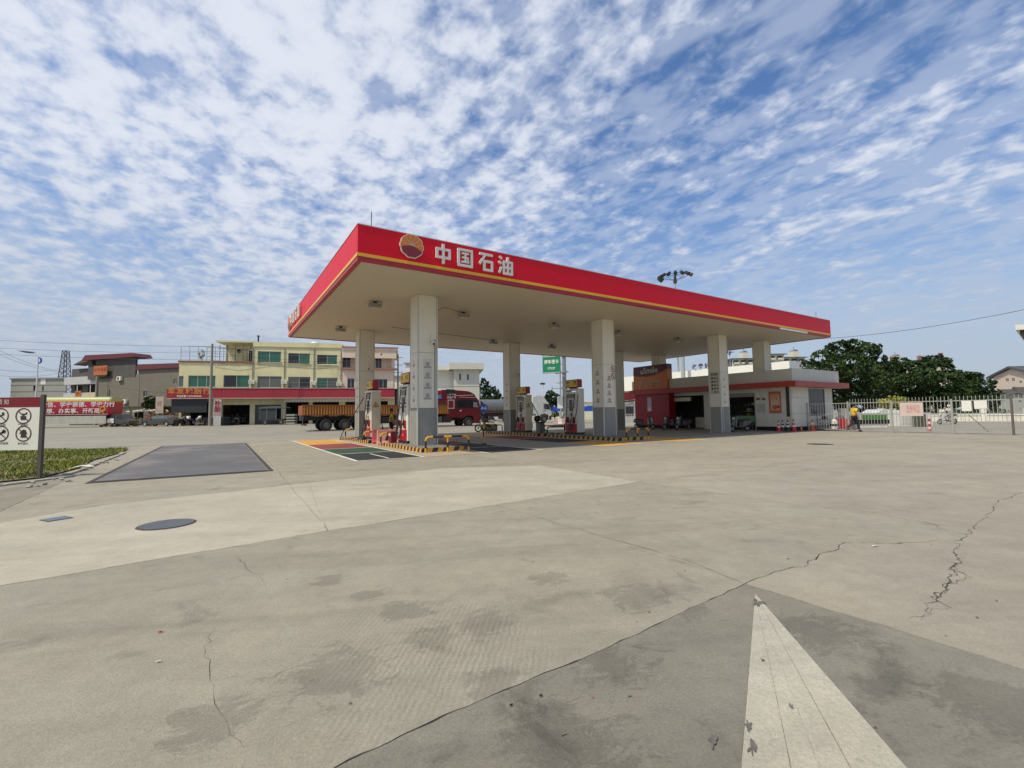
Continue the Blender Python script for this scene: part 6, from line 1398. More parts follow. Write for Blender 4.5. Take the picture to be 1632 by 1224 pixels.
# ---- tyre shop frontage
def tyre_stack(loc, n, label, r=.5):
    for k in range(n):
        t = thing('tyre', label if n == 1 else '%s tyre from the ground in %s' % (['lowest', 'second', 'third', 'fourth', 'fifth'][k], label), 'tyre', (loc[0] + random.uniform(-.04, .04), loc[1], loc[2] + .13 + k * .27), 0, 'tyres outside the tyre shop')
        MB().torus((0, 0, 0), (0, 0, 1), r - .14, .14, 20, 8, sq=.95).build('tread', TYRE, t, True)
tyre_stack(G0(360, 59), 4, 'the big stack beside the pink sign', .55); tyre_stack(G0(349, 59.5), 3, 'the stack right behind the pink sign', .55); tyre_stack(G0(369, 60), 2, 'the low stack right of the big one', .5)
for px_, Y, tilt, lb in ((336, 59, .3, 'tyre leaning on the left of the concrete pole'), (341, 58.6, .5, 'tyre lying against others beside the concrete pole'), (377, 60.5, .2, 'upright tyre at the shop doorway')):
    p = G0(px_, Y); t = thing('tyre', lb, 'tyre', (p.x, p.y, p.z + .5), tilt, 'tyres outside the tyre shop'); MB().torus((0, 0, 0), (.3, .9, .15), .37, .13, 20, 8).build('tread', TYRE, t, True)
p = G0(346, 58.3); t = thing('pavement_sign', 'pink standing sign with red characters beside the tyre stack', 'sign', p, .3)
MB().box(-.42, .42, 0, .3, 0, 3.3).build('case', mat('sign_white_case', (.65, .63, .62), .5), t); MB().box(-.32, .38, -.02, .0, 1.3, 3.1).build('face', mat('sign_pink', (.55, .34, .38), .5), t); text('lettering', '补\n胎', .75, mat('sign_crimson', (.32, .02, .04), .5), t, (.03, -.03, 2.4), bold=.02)
# three-wheeled covered cart
p0 = G0(413, 60.5); t = thing('covered_tricycle', 'dark covered three wheeled cart parked at the green shutter', 'tricycle', p0, .02); L_ = 3.2
MB().box(.2, L_, 0, 1.3, .55, .75).build('bed', BLK, t); MB().prism([(-.1, 2.2), (.3, 2.32), (1.8, 2.42), (L_ + .2, 2.25), (L_ + .25, 2.15), (-.1, 2.1)], 'y', -.1, 1.4).build('canopy', mat('canvas_grey', (.09, .095, .095), .7), t)
MB().prism([(.1, .75), (2.2, .75), (2.15, 2.12), (.3, 2.12)], 'y', .02, .05).build('side_curtain', mat('canvas_dark', (.03, .035, .035), .7, bump=.4, bscale=5), t); MB().box(0.1, 2.2, 1.2, 1.25, .75, 2.12).build('side_curtain', mat('canvas_dark', (.03, .035, .035), .7), t)
for x in (.8, L_ - .35): wheel(t, x, .05, .33, .33, .16, 1)
for x in (.1, 1.0, 2.2, L_): MB().tube([(x, 0, .7), (x, 0, 2.15)], .025, 6).build('hoop', STEEL, t)
MB().tube([(L_ - .3, .65, .3), (L_ - .1, .65, 1.1), (L_ - .4, .65, 1.2)], .03, 6).build('steering', STEEL, t)
p = G0(456, 60.5); t = thing('plank_stack', 'stack of pale slatted crates beside the covered cart', 'crate stack', p, 0)
for k in range(4): MB().box(0, 1.1, 0, .8, k * .36 + .05, k * .36 + .26).build('crate', mat('crate_pale', (.30, .30, .28), .7), t)
for px_, Y, h_, lb, c in ((300, 60.5, 1.2, 'dark motor scooter under the black awning', MBK), (313, 60.2, 1.2, 'motor scooter by the men at the tyre shop', MRD), (324, 60, 1.2, 'scooter right of the crouching men', SILV), (330, 61, 1.2, 'black motorcycle close to the concrete pole', MBK)):
    motorcycle(G0(px_, Y), random.uniform(-.6, .6), lb, c, scooter=(px_ > 320))
heap('jumble of dark tools and tyres inside the tyre shop door', 'tool_heap', G0(380, 64.0), 2.2, .8, 1.7, mat('tool_dark', (.06, .06, .065), .6, var=.6), 60, .22)
# ================================================================== PEOPLE
SKIN = mat('skin', (.36, .20, .13), .5, var=.04); HAIR = mat('hair', (.012, .011, .012), .6); NAVY = mat('navy_cloth', (.018, .02, .03), .8, var=.2); SHOE = mat('shoe_black', (.01, .01, .01), .5); YSH = mat('yellow_shirt', (.72, .52, .03), .75, var=.06); WSH = mat('white_shirt', (.62, .62, .62), .8); GSH = mat('grey_shirt', (.16, .18, .22), .8)
def skin(name, nodes, edges, mat_, parent, rootn=0, sub=2):
    me = bpy.data.meshes.new(name); me.from_pydata([n[:3] for n in nodes], edges, []); me.materials.append(mat_)
    o = obj(name, me, parent); md = o.modifiers.new('skin', 'SKIN'); md.use_smooth_shade = True
    for i, n in enumerate(nodes): me.skin_vertices[0].data[i].radius = (n[3], n[4] if len(n) > 4 else n[3]); me.skin_vertices[0].data[i].use_root = (i == rootn)
    s = o.modifiers.new('sub', 'SUBSURF'); s.levels = sub; s.render_levels = sub; return o
def person(loc, rz, label, J, shirt, trousers, cap=None, name='person'):
    """J: joints in metres, x forward. hip, chest, neck, head; per side knee, ankle, elbow, hand"""
    t = thing(name, label, 'person', loc, rz); h, c, n, hd = J['hip'], J['chest'], J['neck'], J['head']
    N_ = [(*h, .115, .135), (*[(a + b) / 2 for a, b in zip(h, c)], .10, .125), (*c, .11, .15), (*n, .055), (*[n[i] * .5 + hd[i] * .5 for i in range(3)], .06), (*hd, .088, .08), (hd[0] + .01, hd[1], hd[2] + .09, .07)]
    E_ = [(0, 1), (1, 2), (2, 3), (3, 4), (4, 5), (5, 6)]; TR = [(*h, .125, .15)]; TE = []; SH = [(*h, .125, .15), (*[(a + b) / 2 for a, b in zip(h, c)], .12, .145), (*c, .125, .165), (n[0], n[1], n[2] - .06, .075)]; SE = [(0, 1), (1, 2), (2, 3)]
    for s, y in (('l', .1), ('r', -.1)):
        k, a = J['knee_' + s], J['ank_' + s]; i = len(N_)
        hp = (h[0], h[1] + y, h[2] - .06); N_ += [(*hp, .08), (*k, .052), (*a, .038), (a[0] + .14, a[1], max(.03, a[2] - .05), .03)]; E_ += [(0, i), (i, i + 1), (i + 1, i + 2), (i + 2, i + 3)]
        i = len(TR); TR += [(*hp, .10), (*k, .075), (a[0], a[1], a[2] + .03, .065)]; TE += [(0, i), (i, i + 1), (i + 1, i + 2)]
        sh = (c[0], c[1] + y * 1.75, c[2] + .11); e_, hnd = J['elb_' + s], J['hand_' + s]; i = len(N_)
        N_ += [(*sh, .05), (*e_, .036), (*hnd, .026)]; E_ += [(2, i), (i, i + 1), (i + 1, i + 2)]
        d = Vector(hnd) - Vector(e_); d.normalize(); 
        for q in range(4):
            j = len(N_); off = Vector((0, 0, 0)) + Vector((.02 * (q - 1.5), 0, 0)); p1 = Vector(hnd) + d * .06 + off; p2 = Vector(hnd) + d * (.13 + .01 * (q % 2)) + off * 1.2; N_ += [(*p1, .011), (*p2, .009)]; E_ += [(i + 2, j), (j, j + 1)]
        j = len(N_); p1 = Vector(hnd) + d * .04 + Vector((.04, 0, 0)); N_ += [(*p1, .012)]; E_ += [(i + 2, j)]
        i = len(SH); m_ = [sh[q] * .35 + e_[q] * .65 for q in range(3)]; SH += [(*sh, .075), (*m_, .065)]; SE += [(2, i), (i, i + 1)]
        m = MB(); m.ball((a[0] + .07, a[1], max(.045, a[2] - .04)), .14, .05, .045, 12, 6); m.build('shoe', SHOE, t, True)
    skin('body', N_, E_, SKIN, t); skin('shirt', SH, SE, shirt, t); skin('trousers', TR, TE, trousers, t)
    m = MB(); m.ball((hd[0] - .02, hd[1], hd[2] + .075), .105, .095, .095, 14, 8)
    if cap: m.ball((hd[0] + .08, hd[1], hd[2] + .06), .09, .07, .02, 10, 5)
    m.build('cap' if cap else 'hair', cap or HAIR, t, True)
    m = MB(); m.ball((hd[0] + .095, hd[1], hd[2] - .005), .02, .014, .022, 8, 5); m.ball((hd[0], hd[1] + .085, hd[2]), .02, .012, .03, 8, 5); m.ball((hd[0], hd[1] - .085, hd[2]), .02, .012, .03, 8, 5); m.build('nose_and_ears', SKIN, t, True)
    m = MB(); m.ball((hd[0] + .083, hd[1] + .03, hd[2] + .02), .008, .012, .008, 6, 4); m.ball((hd[0] + .083, hd[1] - .03, hd[2] + .02), .008, .012, .008, 6, 4); m.build('eyes', HAIR, t)
    return t
stand = dict(hip=(0, 0, .93), chest=(.01, 0, 1.27), neck=(.0, 0, 1.47), head=(.02, 0, 1.57), knee_l=(.02, .1, .5), ank_l=(0, .1, .08), knee_r=(.02, -.1, .5), ank_r=(0, -.1, .08), elb_l=(-.03, .23, 1.12), hand_l=(.08, .22, .88), elb_r=(-.03, -.23, 1.12), hand_r=(.1, -.22, .90))
walk = dict(stand, knee_r=(.16, -.09, .50), ank_r=(.20, -.09, .09), knee_l=(-.10, .09, .50), ank_l=(-.44, .09, .20), elb_r=(-.06, -.23, 1.13), hand_r=(.06, -.2, .90), elb_l=(.1, .22, 1.14), hand_l=(.28, .2, .98), chest=(.0, 0, 1.27), head=(.03, 0, 1.57))
person(gx(1361, 28.7), .1, 'person in yellow polo shirt, dark trousers and cap walking right along the fence', walk, YSH, NAVY, cap=NAVY)
person(gx(624, 25.5), .3, 'person in yellow shirt standing between the two left pumps beside a customer', stand, YSH, NAVY)
person(gx(636, 27.0), 2.7, 'person in dark clothes with a pinkish bag behind the nearest pump', stand, GSH, NAVY)
t = thing('pink_bag', 'pinkish bag held by the dark dressed customer', 'bag', gx(632, 26.6) + Vector((0, 0, .78)), 0); MB().bbox(-.2, .25, -.1, .1, 0, .3, .04).build('body', mat('bag_pink', (.40, .22, .20), .7), t)
stoop = dict(hip=(0, 0, .85), chest=(.30, 0, 1.08), neck=(.45, 0, 1.18), head=(.52, 0, 1.20), knee_l=(.08, .1, .45), ank_l=(0, .1, .08), knee_r=(.08, -.1, .45), ank_r=(0, -.1, .08), elb_l=(.35, .2, .82), hand_l=(.5, .15, .62), elb_r=(.35, -.2, .82), hand_r=(.5, -.15, .62))
person(G0(289, 59.5), .6, 'person in grey bending down, leftmost of three outside the tyre shop', stoop, GSH, NAVY)
person(G0(300.5, 59), 2.2, 'person in pale shirt bending forward, middle of three outside the tyre shop', stoop, WSH, NAVY)
person(G0(315, 58.8), 1.2, 'person in white shirt stooping by the motorcycles, nearest the concrete pole', stoop, WSH, GSH)
# rider behind the fence on the right
ride = dict(stand, hip=(.1, 0, .85), chest=(.0, 0, 1.2), neck=(-.03, 0, 1.38), head=(-.04, 0, 1.5), knee_l=(-.28, .15, .68), ank_l=(-.2, .15, .32), knee_r=(-.28, -.15, .68), ank_r=(-.2, -.15, .32), elb_l=(-.2, .25, 1.08), hand_l=(-.42, .28, 1.05), elb_r=(-.2, -.25, 1.08), hand_r=(-.42, -.28, 1.05))
pm = gx(1497, 40); motorcycle(pm, 0, 'pale scooter ridden past behind the fence', mat('scooter_white', (.55, .56, .56), .4), scooter=True, name='scooter')
person(pm + Vector((.9, 0, 0)), 0, 'person in white riding the pale scooter behind the fence', ride, WSH, GSH, cap=WHITE)
# ================================================================== TREES
def leafmat(name, col, var=.35):
    m = mat(name, col, .6, var=var, scale=1.2, spec=.25); b = m.node_tree.nodes['Principled BSDF']
    b.inputs['Subsurface Weight'].default_value = 0.0
    return m
LF1 = leafmat('leaf_dark', (.020, .040, .011)); LF2 = leafmat('leaf_mid', (.036, .066, .016)); LF3 = leafmat('leaf_light', (.075, .115, .024)); BARK = mat('bark', (.10, .075, .05), .9, var=.3, bump=.5, bscale=8)
LFY = leafmat('leaf_yellow', (.42, .36, .03)); LFG = leafmat('leaf_lime', (.16, .22, .03))
def leaves(clumps, n, size, mats=(0, 1, 2), wts=(.45, .38, .17)):
    m = MB(); tot = sum(c[3] * c[4] * c[5] for c in clumps) ** 1
    for (x, y, z, a, b, c) in clumps:
        k = int(n * (a * b * c) / tot) + 20
        hue = random.random()
        sat = [(Vector((random.gauss(0, 1), random.gauss(0, 1), random.gauss(.2, .8))).normalized() * random.uniform(.85, 1.22), random.uniform(.16, .36)) for _q in range(7)]
        for _ in range(k):
            while True:
                p = Vector((random.uniform(-1, 1), random.uniform(-1, 1), random.uniform(-1, 1)))
                if .25 < p.length < 1: break
            p = p.normalized() * (p.length ** .35)
            if random.random() < .38: c_, r0 = random.choice(sat); p = c_ + p * r0
            q = Vector((x + p.x * a, y + p.y * b, z + p.z * c)); nv = noise.noise(q * 1.1 / max(size * 3, .4))
            if nv < -.10: continue
            d = Vector((random.gauss(0, 1), random.gauss(0, 1), random.gauss(0, .6) + .7)).normalized(); u = d.orthogonal().normalized(); w = d.cross(u); an = random.uniform(0, PI); u, w = u * math.cos(an) + w * math.sin(an), w * math.cos(an) - u * math.sin(an)
            s = size * random.uniform(.45, 1.5)
            r_ = random.random() * .5 + (.5 + .9 * noise.noise(q * .45 + Vector((hue, 2, 0)))) * .5; mi = 0 if r_ < wts[0] else 1 if r_ < wts[0] + wts[1] else 2
            m.add([q - u * s, q - w * s * .55, q + u * s, q + w * s * .55], [(0, 1, 2, 3)], mi)
    return m
def rawmesh(m, name, mats):
    me = bpy.data.meshes.new(name); me.from_pydata(m.v, [], m.f)
    for q in mats: me.materials.append(q)
    me.polygons.foreach_set('material_index', m.m); me.update(); return me
def tree(label, base, h, w, n, size, seed, name='broadleaf_tree', trunk=.25, crown=.25, mats=None, nclump=14, lobes=None, cat='tree', wts=(.45, .38, .17)):
    random.seed(seed); t = thing(name, label, cat, base, 0)
    cl = []
    if lobes: cl = [(x, y, z, a, b, c) for x, y, z, a, b, c in lobes]
    else:
        for k in range(nclump):
            a = random.uniform(0, 2 * PI); q = random.random() ** .5 * w * .33; zz = h * (crown + (1 - crown) * random.uniform(.15, .86)); f = 1 - abs((zz / h - .55)) * .9
            r_ = w * random.uniform(.16, .27) * f; cl.append((math.cos(a) * q * f * 1.3, math.sin(a) * q * f * 1.1, zz, r_, r_, r_ * .72))
    lm = leaves(cl, n, size, wts=wts); obj('crown', rawmesh(lm, 'crown', mats or [LF1, LF2, LF3]), t)['kind'] = 'stuff' if False else 'thing'
    m = MB(); m.tube([(0, 0, -.1), (.05 * w * .2, 0, h * .2), (0, .05, h * .45), (.1, 0, h * .8)], .1, 9, radii=[trunk, trunk * .8, trunk * .6, trunk * .15])
    m.build('trunk', BARK, t, True); m = MB()
    for k, c in enumerate(cl[:9]): z0 = h * random.uniform(.2, .4); m.tube([(0, 0, z0), (c[0] * .4, c[1] * .4, (z0 + c[2]) / 2), (c[0], c[1], c[2])], .05, 6, radii=[trunk * .45, trunk * .3, trunk * .08])
    m.build('branches', BARK, t, True)
    for ch in t.children:
        if 'kind' in ch: del ch['kind']
    return t
def crown_lobes(Y, base, spots):
    """lobes sighted as (px, py, radius_px, radius_px_v, dy)"""
    out = []
    for px, py, rx, ry, dy in spots:
        p = at(px, py, Y + dy) - Vector(base); k = (Y + dy) / FPX; out.append((p.x, p.y, p.z, rx * k, rx * k * .9, ry * k))
    return out
Yt = 52; b0 = gx(1345, Yt)
sp = [(1312, 572, 20, 15, 0), (1335, 560, 22, 16, 1), (1362, 556, 22, 14, -1), (1382, 562, 20, 16, 0), (1398, 585, 18, 18, 0), (1300, 592, 18, 12, -2), (1345, 585, 30, 20, -3), (1375, 600, 30, 22, -2), (1325, 610, 28, 18, -2), (1300, 620, 20, 18, 0), (1350, 625, 30, 18, -2), (1392, 622, 22, 18, -1), (1286, 582, 10, 9, 2), (1322, 640, 26, 12, 1), (1365, 644, 30, 12, 1), (1390, 600, 20, 16, 2)]
tree('tallest broad dark green tree rising behind the shop corner', b0, 8.5, 9, 26000, .17, 3, trunk=.4, lobes=crown_lobes(Yt, b0, sp))
Yt = 62; b0 = gx(1440, Yt)
sp = [(1412, 590, 18, 14, 0), (1432, 582, 20, 13, 1), (1455, 588, 20, 14, 0), (1420, 610, 24, 16, -2), (1450, 612, 26, 16, -2), (1415, 635, 26, 16, 0), (1450, 640, 28, 14, -1)]
tree('dark tree second from the shop, behind the pink banner', b0, 7.8, 9, 14000, .19, 5, lobes=crown_lobes(Yt, b0, sp))
Yt = 60; b0 = gx(1492, Yt)
sp = [(1478, 580, 14, 10, 0), (1490, 575, 14, 9, 1), (1502, 588, 16, 12, 0), (1475, 602, 22, 15, -1), (1505, 610, 24, 15, -1), (1480, 630, 26, 16, 0), (1515, 636, 26, 14, -1)]
tree('rounded dark tree in the middle of the row beyond the fence', b0, 8.2, 8, 13000, .19, 8, lobes=crown_lobes(Yt, b0, sp))
Yt = 64; b0 = gx(1550, Yt)
sp = [(1530, 600, 16, 10, 0), (1548, 603, 16, 10, 0), (1535, 618, 22, 13, -1), (1563, 616, 18, 10, 0), (1577, 626, 14, 9, 0), (1545, 636, 24, 13, -1), (1572, 642, 18, 10, 0), (1582, 634, 9, 6, 1)]
tree('rightmost dark tree of the row, low and spreading towards the pink house', b0, 5.8, 8, 11000, .19, 11, lobes=crown_lobes(Yt, b0, sp))
Yt = 46; b0 = gx(1422, Yt)
tree('small yellow leaved shrub growing through the fence line', b0, 2.6, 4.6, 2400, .10, 21, name='shrub', trunk=.06, mats=[LFY, LFG, LFY], lobes=crown_lobes(Yt, b0, [(1412, 640, 12, 4, 0), (1428, 637, 14, 5, 0), (1440, 642, 10, 4, 0), (1422, 645, 18, 4, 0)]), cat='shrub')
Yt = 40; b0 = gx(1560, Yt)
hg = [(x, 657, 13, 6, 0) for x in range(1490, 1600, 14)]
tree('low green hedge running behind the two white boards', gx(1545, 55), 1.6, 8, 3500, .10, 31, name='hedge', trunk=.05, lobes=crown_lobes(55, gx(1545, 55), hg), cat='hedge')
Yt = 95; b0 = gx(782, Yt)
tree('dark feathery tree beside the grey white house', b0, 9.5, 9, 7000, .22, 41, trunk=.3, lobes=crown_lobes(Yt, b0, [(772, 612, 7, 7, 0), (768, 628, 8, 12, 0), (780, 622, 9, 7, 0), (790, 630, 9, 7, 0), (778, 640, 14, 10, 0), (796, 640, 8, 6, 0), (768, 606, 4, 3, 0)]))
b0 = gx(805, 99)
tree('olive green bush beyond the silver tank lorry', b0, 5, 7, 2500, .22, 43, name='bush', lobes=crown_lobes(99, b0, [(800, 640, 10, 7, 0), (812, 642, 9, 6, 0)]), mats=[LF2, LF3, LFG], cat='bush')
Yt = 100; b0 = gx(880, Yt)
tree('dense dark rounded tree beside the lamp post beyond the white cab', b0, 9, 7, 7000, .2, 47, trunk=.3, lobes=crown_lobes(Yt, b0, [(877, 628, 7, 6, 0), (874, 638, 8, 8, 0), (884, 636, 9, 10, 0), (886, 648, 9, 8, 0), (874, 648, 8, 7, 0)]), wts=(.8, .17, .03))
for px_, lb in ((884, 'left round clipped shrub in front of the cream hoarding'), (907, 'right round clipped shrub beside the steel pole')):
    b0 = gx(px_, 72); tree(lb, b0, 1.7, 2, 1500, .07, px_, name='shrub', trunk=.07, lobes=[(0, 0, 1.25, .62, .62, .48), (.3, 0, 1.2, .4, .4, .35), (-.3, 0, 1.2, .4, .4, .35)], cat='shrub')
b0 = G0(240, 69.5); tree('dark bushy tree against the cement wall above the brick wall', b0, 5, 3.4, 3000, .14, 53, trunk=.15, lobes=crown_lobes(69.5, b0, [(240, 637, 9, 7, 0), (236, 645, 9, 6, 0), (247, 643, 8, 6, 0)]))
b0 = tuple(F1.a + F1.d * 1.9 + Vector((0, 1.2, zter))); tree('dry potted plant on the terrace of the yellow building', b0, 2, 1.2, 260, .09, 59, name='potted_plant', trunk=.05, mats=[LFG, mat('dry_leaf', (.3, .24, .12), .8), LF2], lobes=[(0, 0, 1.2, .35, .35, .5), (0, 0, .8, .25, .25, .3)], cat='plant')
random.seed(99)
# ================================================================== GRASS VERGE
GE = [(-6.95, .75), (-6.75, 3.0), (-6.95, 6.0), (-6.75, 9.5), (-6.8, 12.0), (-9.5, 14.5), (-20, 17.5), (-26, 12), (-22, 2), (-12, -3.0), (-8.2, -.2)]
mE = mat('verge_earth', (.13, .10, .06), .95, var=.3)
MB().add([ST(u, v, .012) for u, v in GE], [tuple(range(len(GE)))]).build('verge_soil', mE).__setitem__('kind', 'structure')
def inside(u, v, P):
    r_ = False; j = len(P) - 1
    for i in range(len(P)):
        if (P[i][1] > v) != (P[j][1] > v) and u < (P[j][0] - P[i][0]) * (v - P[i][1]) / (P[j][1] - P[i][1]) + P[i][0]: r_ = not r_
        j = i
    return r_
GRM = [mat('grass_green', (.15, .22, .018), .7, var=.3, scale=.5), mat('grass_yellow', (.34, .32, .05), .7, var=.3, scale=.5), mat('grass_dark', (.075, .13, .015), .7, var=.3)]
m = MB(); cnt = 0
while cnt < 42000:
    u, v = random.uniform(-20, -6.6), random.uniform(-3, 17)
    if random.random() < (abs(u + 6.6) / 16) * .75: continue
    if not inside(u, v, GE): continue
    p = ST(u, v, .01); nz_ = noise.noise(p * .5); hgt = random.uniform(.03, .09) * (1.1 + nz_); a = random.uniform(0, 2 * PI); l = random.uniform(-.05, .05)
    if noise.noise(p * 1.4 + Vector((7, 0, 0))) < -.42 and random.random() < .8: cnt += 1; continue
    d = Vector((math.cos(a), math.sin(a), 0)) * random.uniform(.012, .022)
    mi = (1 if random.random() < .35 + .5 * noise.noise(p * .35 + Vector((3, 1, 0))) else 0); mi = 2 if (mi == 0 and random.random() < .35) else mi
    tp_ = p + Vector((l, random.uniform(-.06, .06), hgt)); m.add([p - d, p + d, tp_], [(0, 1, 2)], mi); cnt += 1
o = obj('grass', rawmesh(m, 'grass', GRM)); props(o, 'patchy green and yellow grass of the verge at the left', 'grass', kind='stuff')
# broken kerb edge with pieces
for i, (u, v, l, a) in enumerate(((-6.9, .1, 1.5, .9), (-6.6, 1.9, 1.4, 1.5), (-6.58, 3.6, 1.6, 1.62), (-6.62, 5.4, 1.5, 1.5), (-6.6, 7.2, 1.5, 1.55), (-6.62, 8.9, 1.3, 1.6), (-7.9, -.9, 1.6, .62), (-9.4, -1.9, 1.7, .55))):
    m = MB(); m.bbox(-.07, .07, -l / 2, l / 2, -.02, .015 + .006 * (i % 3), .005); o = m.build('kerb_stone', concrete('kerb_concrete', (.36, .34, .28), stain=.4, seed=130), fore, loc=ST(u, v, 0), rot=(0, 0, YAW + a - PI / 2))
for i in range(26):
    u, v = -6.5 + random.gauss(0, .22), random.uniform(-1.5, 7.5); m = MB().ball((0, 0, .02), random.uniform(.02, .07), random.uniform(.02, .06), .03, 6, 4, wob=.3); o = m.build('stone', mat('rubble_stone', (.36, .34, .29), .9), fore, loc=ST(u, v, 0))
t = thing('litter', 'crumpled white scrap lying on the grass edge', 'litter', ST(-6.55, 2.3, .06), .3); MB().add([(-.25, 0, 0), (.0, -.06, .05), (.28, .02, .01), (.1, .1, .07), (-.15, .1, .04)], [(0, 1, 3, 4), (1, 2, 3)]).build('sheet', WHITE, t)
t = thing('dropped_paper', 'flat pale scrap of paper lying right of the arrow tip', 'litter', ST(1.95, -12.35, .008), .3); MB().add([(-.045, 0, 0), (.0, -.012, .012), (.05, 0, .002), (.0, .014, .006)], [(0, 1, 3), (1, 2, 3)]).build('sheet', WHITE, t)
for (px, py, c, lb, ln) in ((255, 1009, CRD, 'tiny red stick lying on the concrete', .03), (253, 1056, PAPER, 'cigarette end lying on the concrete', .03), (862, 1111, SHOE, 'dark dead leaf, right of a pair lying in the lane', .022), (815, 1126, SHOE, 'dark dead leaf, left of a pair lying in the lane', .022), (945, 1114, CO, 'tiny orange fleck lying in the lane', .012)):
    d = ray(px, py); q = d * (-CAM_H / d.z); t = thing('litter', lb, 'litter', (q.x, q.y, .006), .6); MB().ball((0, 0, .003), ln * .5, ln * .2, .004, 8, 4, wob=.2).build('scrap', c, t)
# oil drips
for i in range(46):
    u = random.uniform(-3.2, 3.5); v = random.uniform(-13.6, -9); blob(u, v, random.uniform(.008, .022), random.uniform(.006, .014), RUB, i * 1.7, .0045, name='oil_drip', n=10)
# ================================================================== NOTICE BOARD at left
t = thing('notice_board', 'big white notice board with dark red heading and prohibition pictograms', 'notice board', (0, 0, 0), 0)
Yb = 10.8; pR = at(63, 700, Yb); pP = at(66, 700, Yb)
PST = mat('board_post', (.09, .085, .08), .5, metal=.2, var=.15)
rotb = 0.0
xr = pR.x; W_ = 1.75; zt_ = at(60, 633, Yb).z; zb_2 = at(60, 717, Yb).z; zh = at(60, 648.5, Yb).z
MB().box(xr, xr + .085, Yb - .03, Yb + .03, 0, zt_ + .06).build('post', PST, t); MB().box(xr - W_ - .11, xr - W_, Yb - .05, Yb + .06, 0, zt_ + .06).build('post', PST, t)
MB().box(xr - W_ + .002, xr - .002, Yb - .02, Yb + .02, zb_2, zh - .003).build('panel', mat('board_face', (.74, .75, .69), .4, var=.02), t)
MB().box(xr - W_ + .002, xr - .002, Yb - .025, Yb + .02, zh, zt_).build('heading', mat('board_red', (.19, .006, .012), .4), t)
text('lettering', '进 站 须 知', .135, PAPER, t, (xr - 1.02, Yb - .028, (zh + zt_) / 2), sx=.9)
KR = mat('pictogram_rust', (.10, .02, .018), .5)
cap_ = ['严禁烟火', '禁打手机', '禁止拍照', '禁止修车', '停车熄火', '禁穿化纤服装']
k = 0
for ri, py in enumerate((663, 691)):
    for ci, cx in enumerate((39, 3, -33, -69)):
        c = at(cx, py, Yb); c.x = min(c.x, xr - .2); rr = .185; r2 = rr * 1.0
        q = MB(); q.disc((c.x, Yb - .0255, c.z), (0, 1, 0), rr * .98, 36, rr * .86); q.bar((c.x - rr * .64, c.z + rr * .60), (c.x + rr * .64, c.z - rr * .60), .022, -0.0, 0.0)
        q.m = []; q = MB(); q.disc((c.x, Yb - .0255, c.z), (0, 1, 0), rr, 40, rr * .86); q.build('prohibition_ring', KR, t)
        q = MB().bar((c.x - rr * .64, c.z + rr * .62), (c.x + rr * .64, c.z - rr * .62), .02, Yb - .030, Yb - .027); q.build('slash', KR, t)
        q = MB(); y0, y1 = Yb - .0262, Yb - .0215
        if (ri, ci) == (0, 0): q.prism([(c.x - .055, c.z - .09), (c.x + .05, c.z - .09), (c.x + .065, c.z + .0), (c.x - .07, c.z + .0)], 'y', y0, y1); q.prism([(c.x - .03, c.z + .02), (c.x + .02, c.z + .015), (c.x + .085, c.z + .05), (c.x + .08, c.z + .09), (c.x + .03, c.z + .055), (c.x - .03, c.z + .06)], 'y', y0, y1)
        elif (ri, ci) == (1, 0): q.prism([(c.x - .06, c.z - .09), (c.x + .07, c.z - .09), (c.x + .06, c.z + .0), (c.x + .085, c.z - .01), (c.x + .05, c.z + .08), (c.x + .0, c.z + .095), (c.x - .05, c.z + .07), (c.x - .1, c.z - .0), (c.x - .055, c.z + .0)], 'y', y0, y1)
        elif ri == 1: q.bar((c.x - .09, c.z - .05), (c.x + .07, c.z + .05), .04, y0, y1); q.disc((c.x + .07, y0, c.z + .05), (0, 1, 0), .045, 12); q.disc((c.x - .07, y0, c.z - .05), (0, 1, 0), .04, 12)
        else: q.bar((c.x - .08, c.z - .03), (c.x + .08, c.z + .04), .03, y0, y1); q.disc((c.x + .05, y0, c.z + .06), (0, 1, 0), .03, 12)
        q.build('pictogram', INK, t); z = at(cx, 677 if ri == 0 else 706.5, Yb).z
        text('caption', cap_[k % 6], .062, mat('faded_ink', (.16, .15, .14), .6), t, (c.x, Yb - .024, z - .005), bold=.001); k += 1
# ================================================================== POLES, WIRES, TOWERS
POLE = mat('concrete_pole', (.27, .25, .21), .8, var=.12); WIRE = mat('wire', (.02, .02, .022), .5)
def utility_pole(px, ytop, Y, label, r=.16, arms=True, h=None, name='utility_pole'):
    b = G0(px, Y) if px < 640 else gx(px, Y); zt = at(px, ytop, Y).z; t = thing(name, label, 'utility pole', b, 0)
    MB().cyl((0, 0, 0), (0, 0, zt - b.z), r, r * .62, n=12).build('pole', POLE, t, True)
    if arms:
        for k in range(3):
            z = zt - b.z - .5 - k * 1.15; m = MB(); m.box(-.7, .7, -.04, .04, z, z + .08); m.build('crossarm', STEEL, t)
            for x in (-.62, .62): MB().cyl((x, 0, z + .08), (x, 0, z + .25), .05, .03, n=8).build('insulator', WHITE, t)
    return t, zt
utility_pole(335, 548, 57.5, 'tall concrete utility pole in front of the yellow building', .2)
utility_pole(634, 565, 70, 'utility pole standing between the pink building and the near column', .16)
utility_pole(169.5, 609, 70, 'thin concrete pole behind the slogan tanker cab', .13, arms=False)
utility_pole(220, 596, 71, 'slim pale pole against the cement wall', .1, arms=False)
utility_pole(152.5, 600, 76, 'thick pale pipe at the corner of the cement house', .28, arms=False, name='drain_pipe')
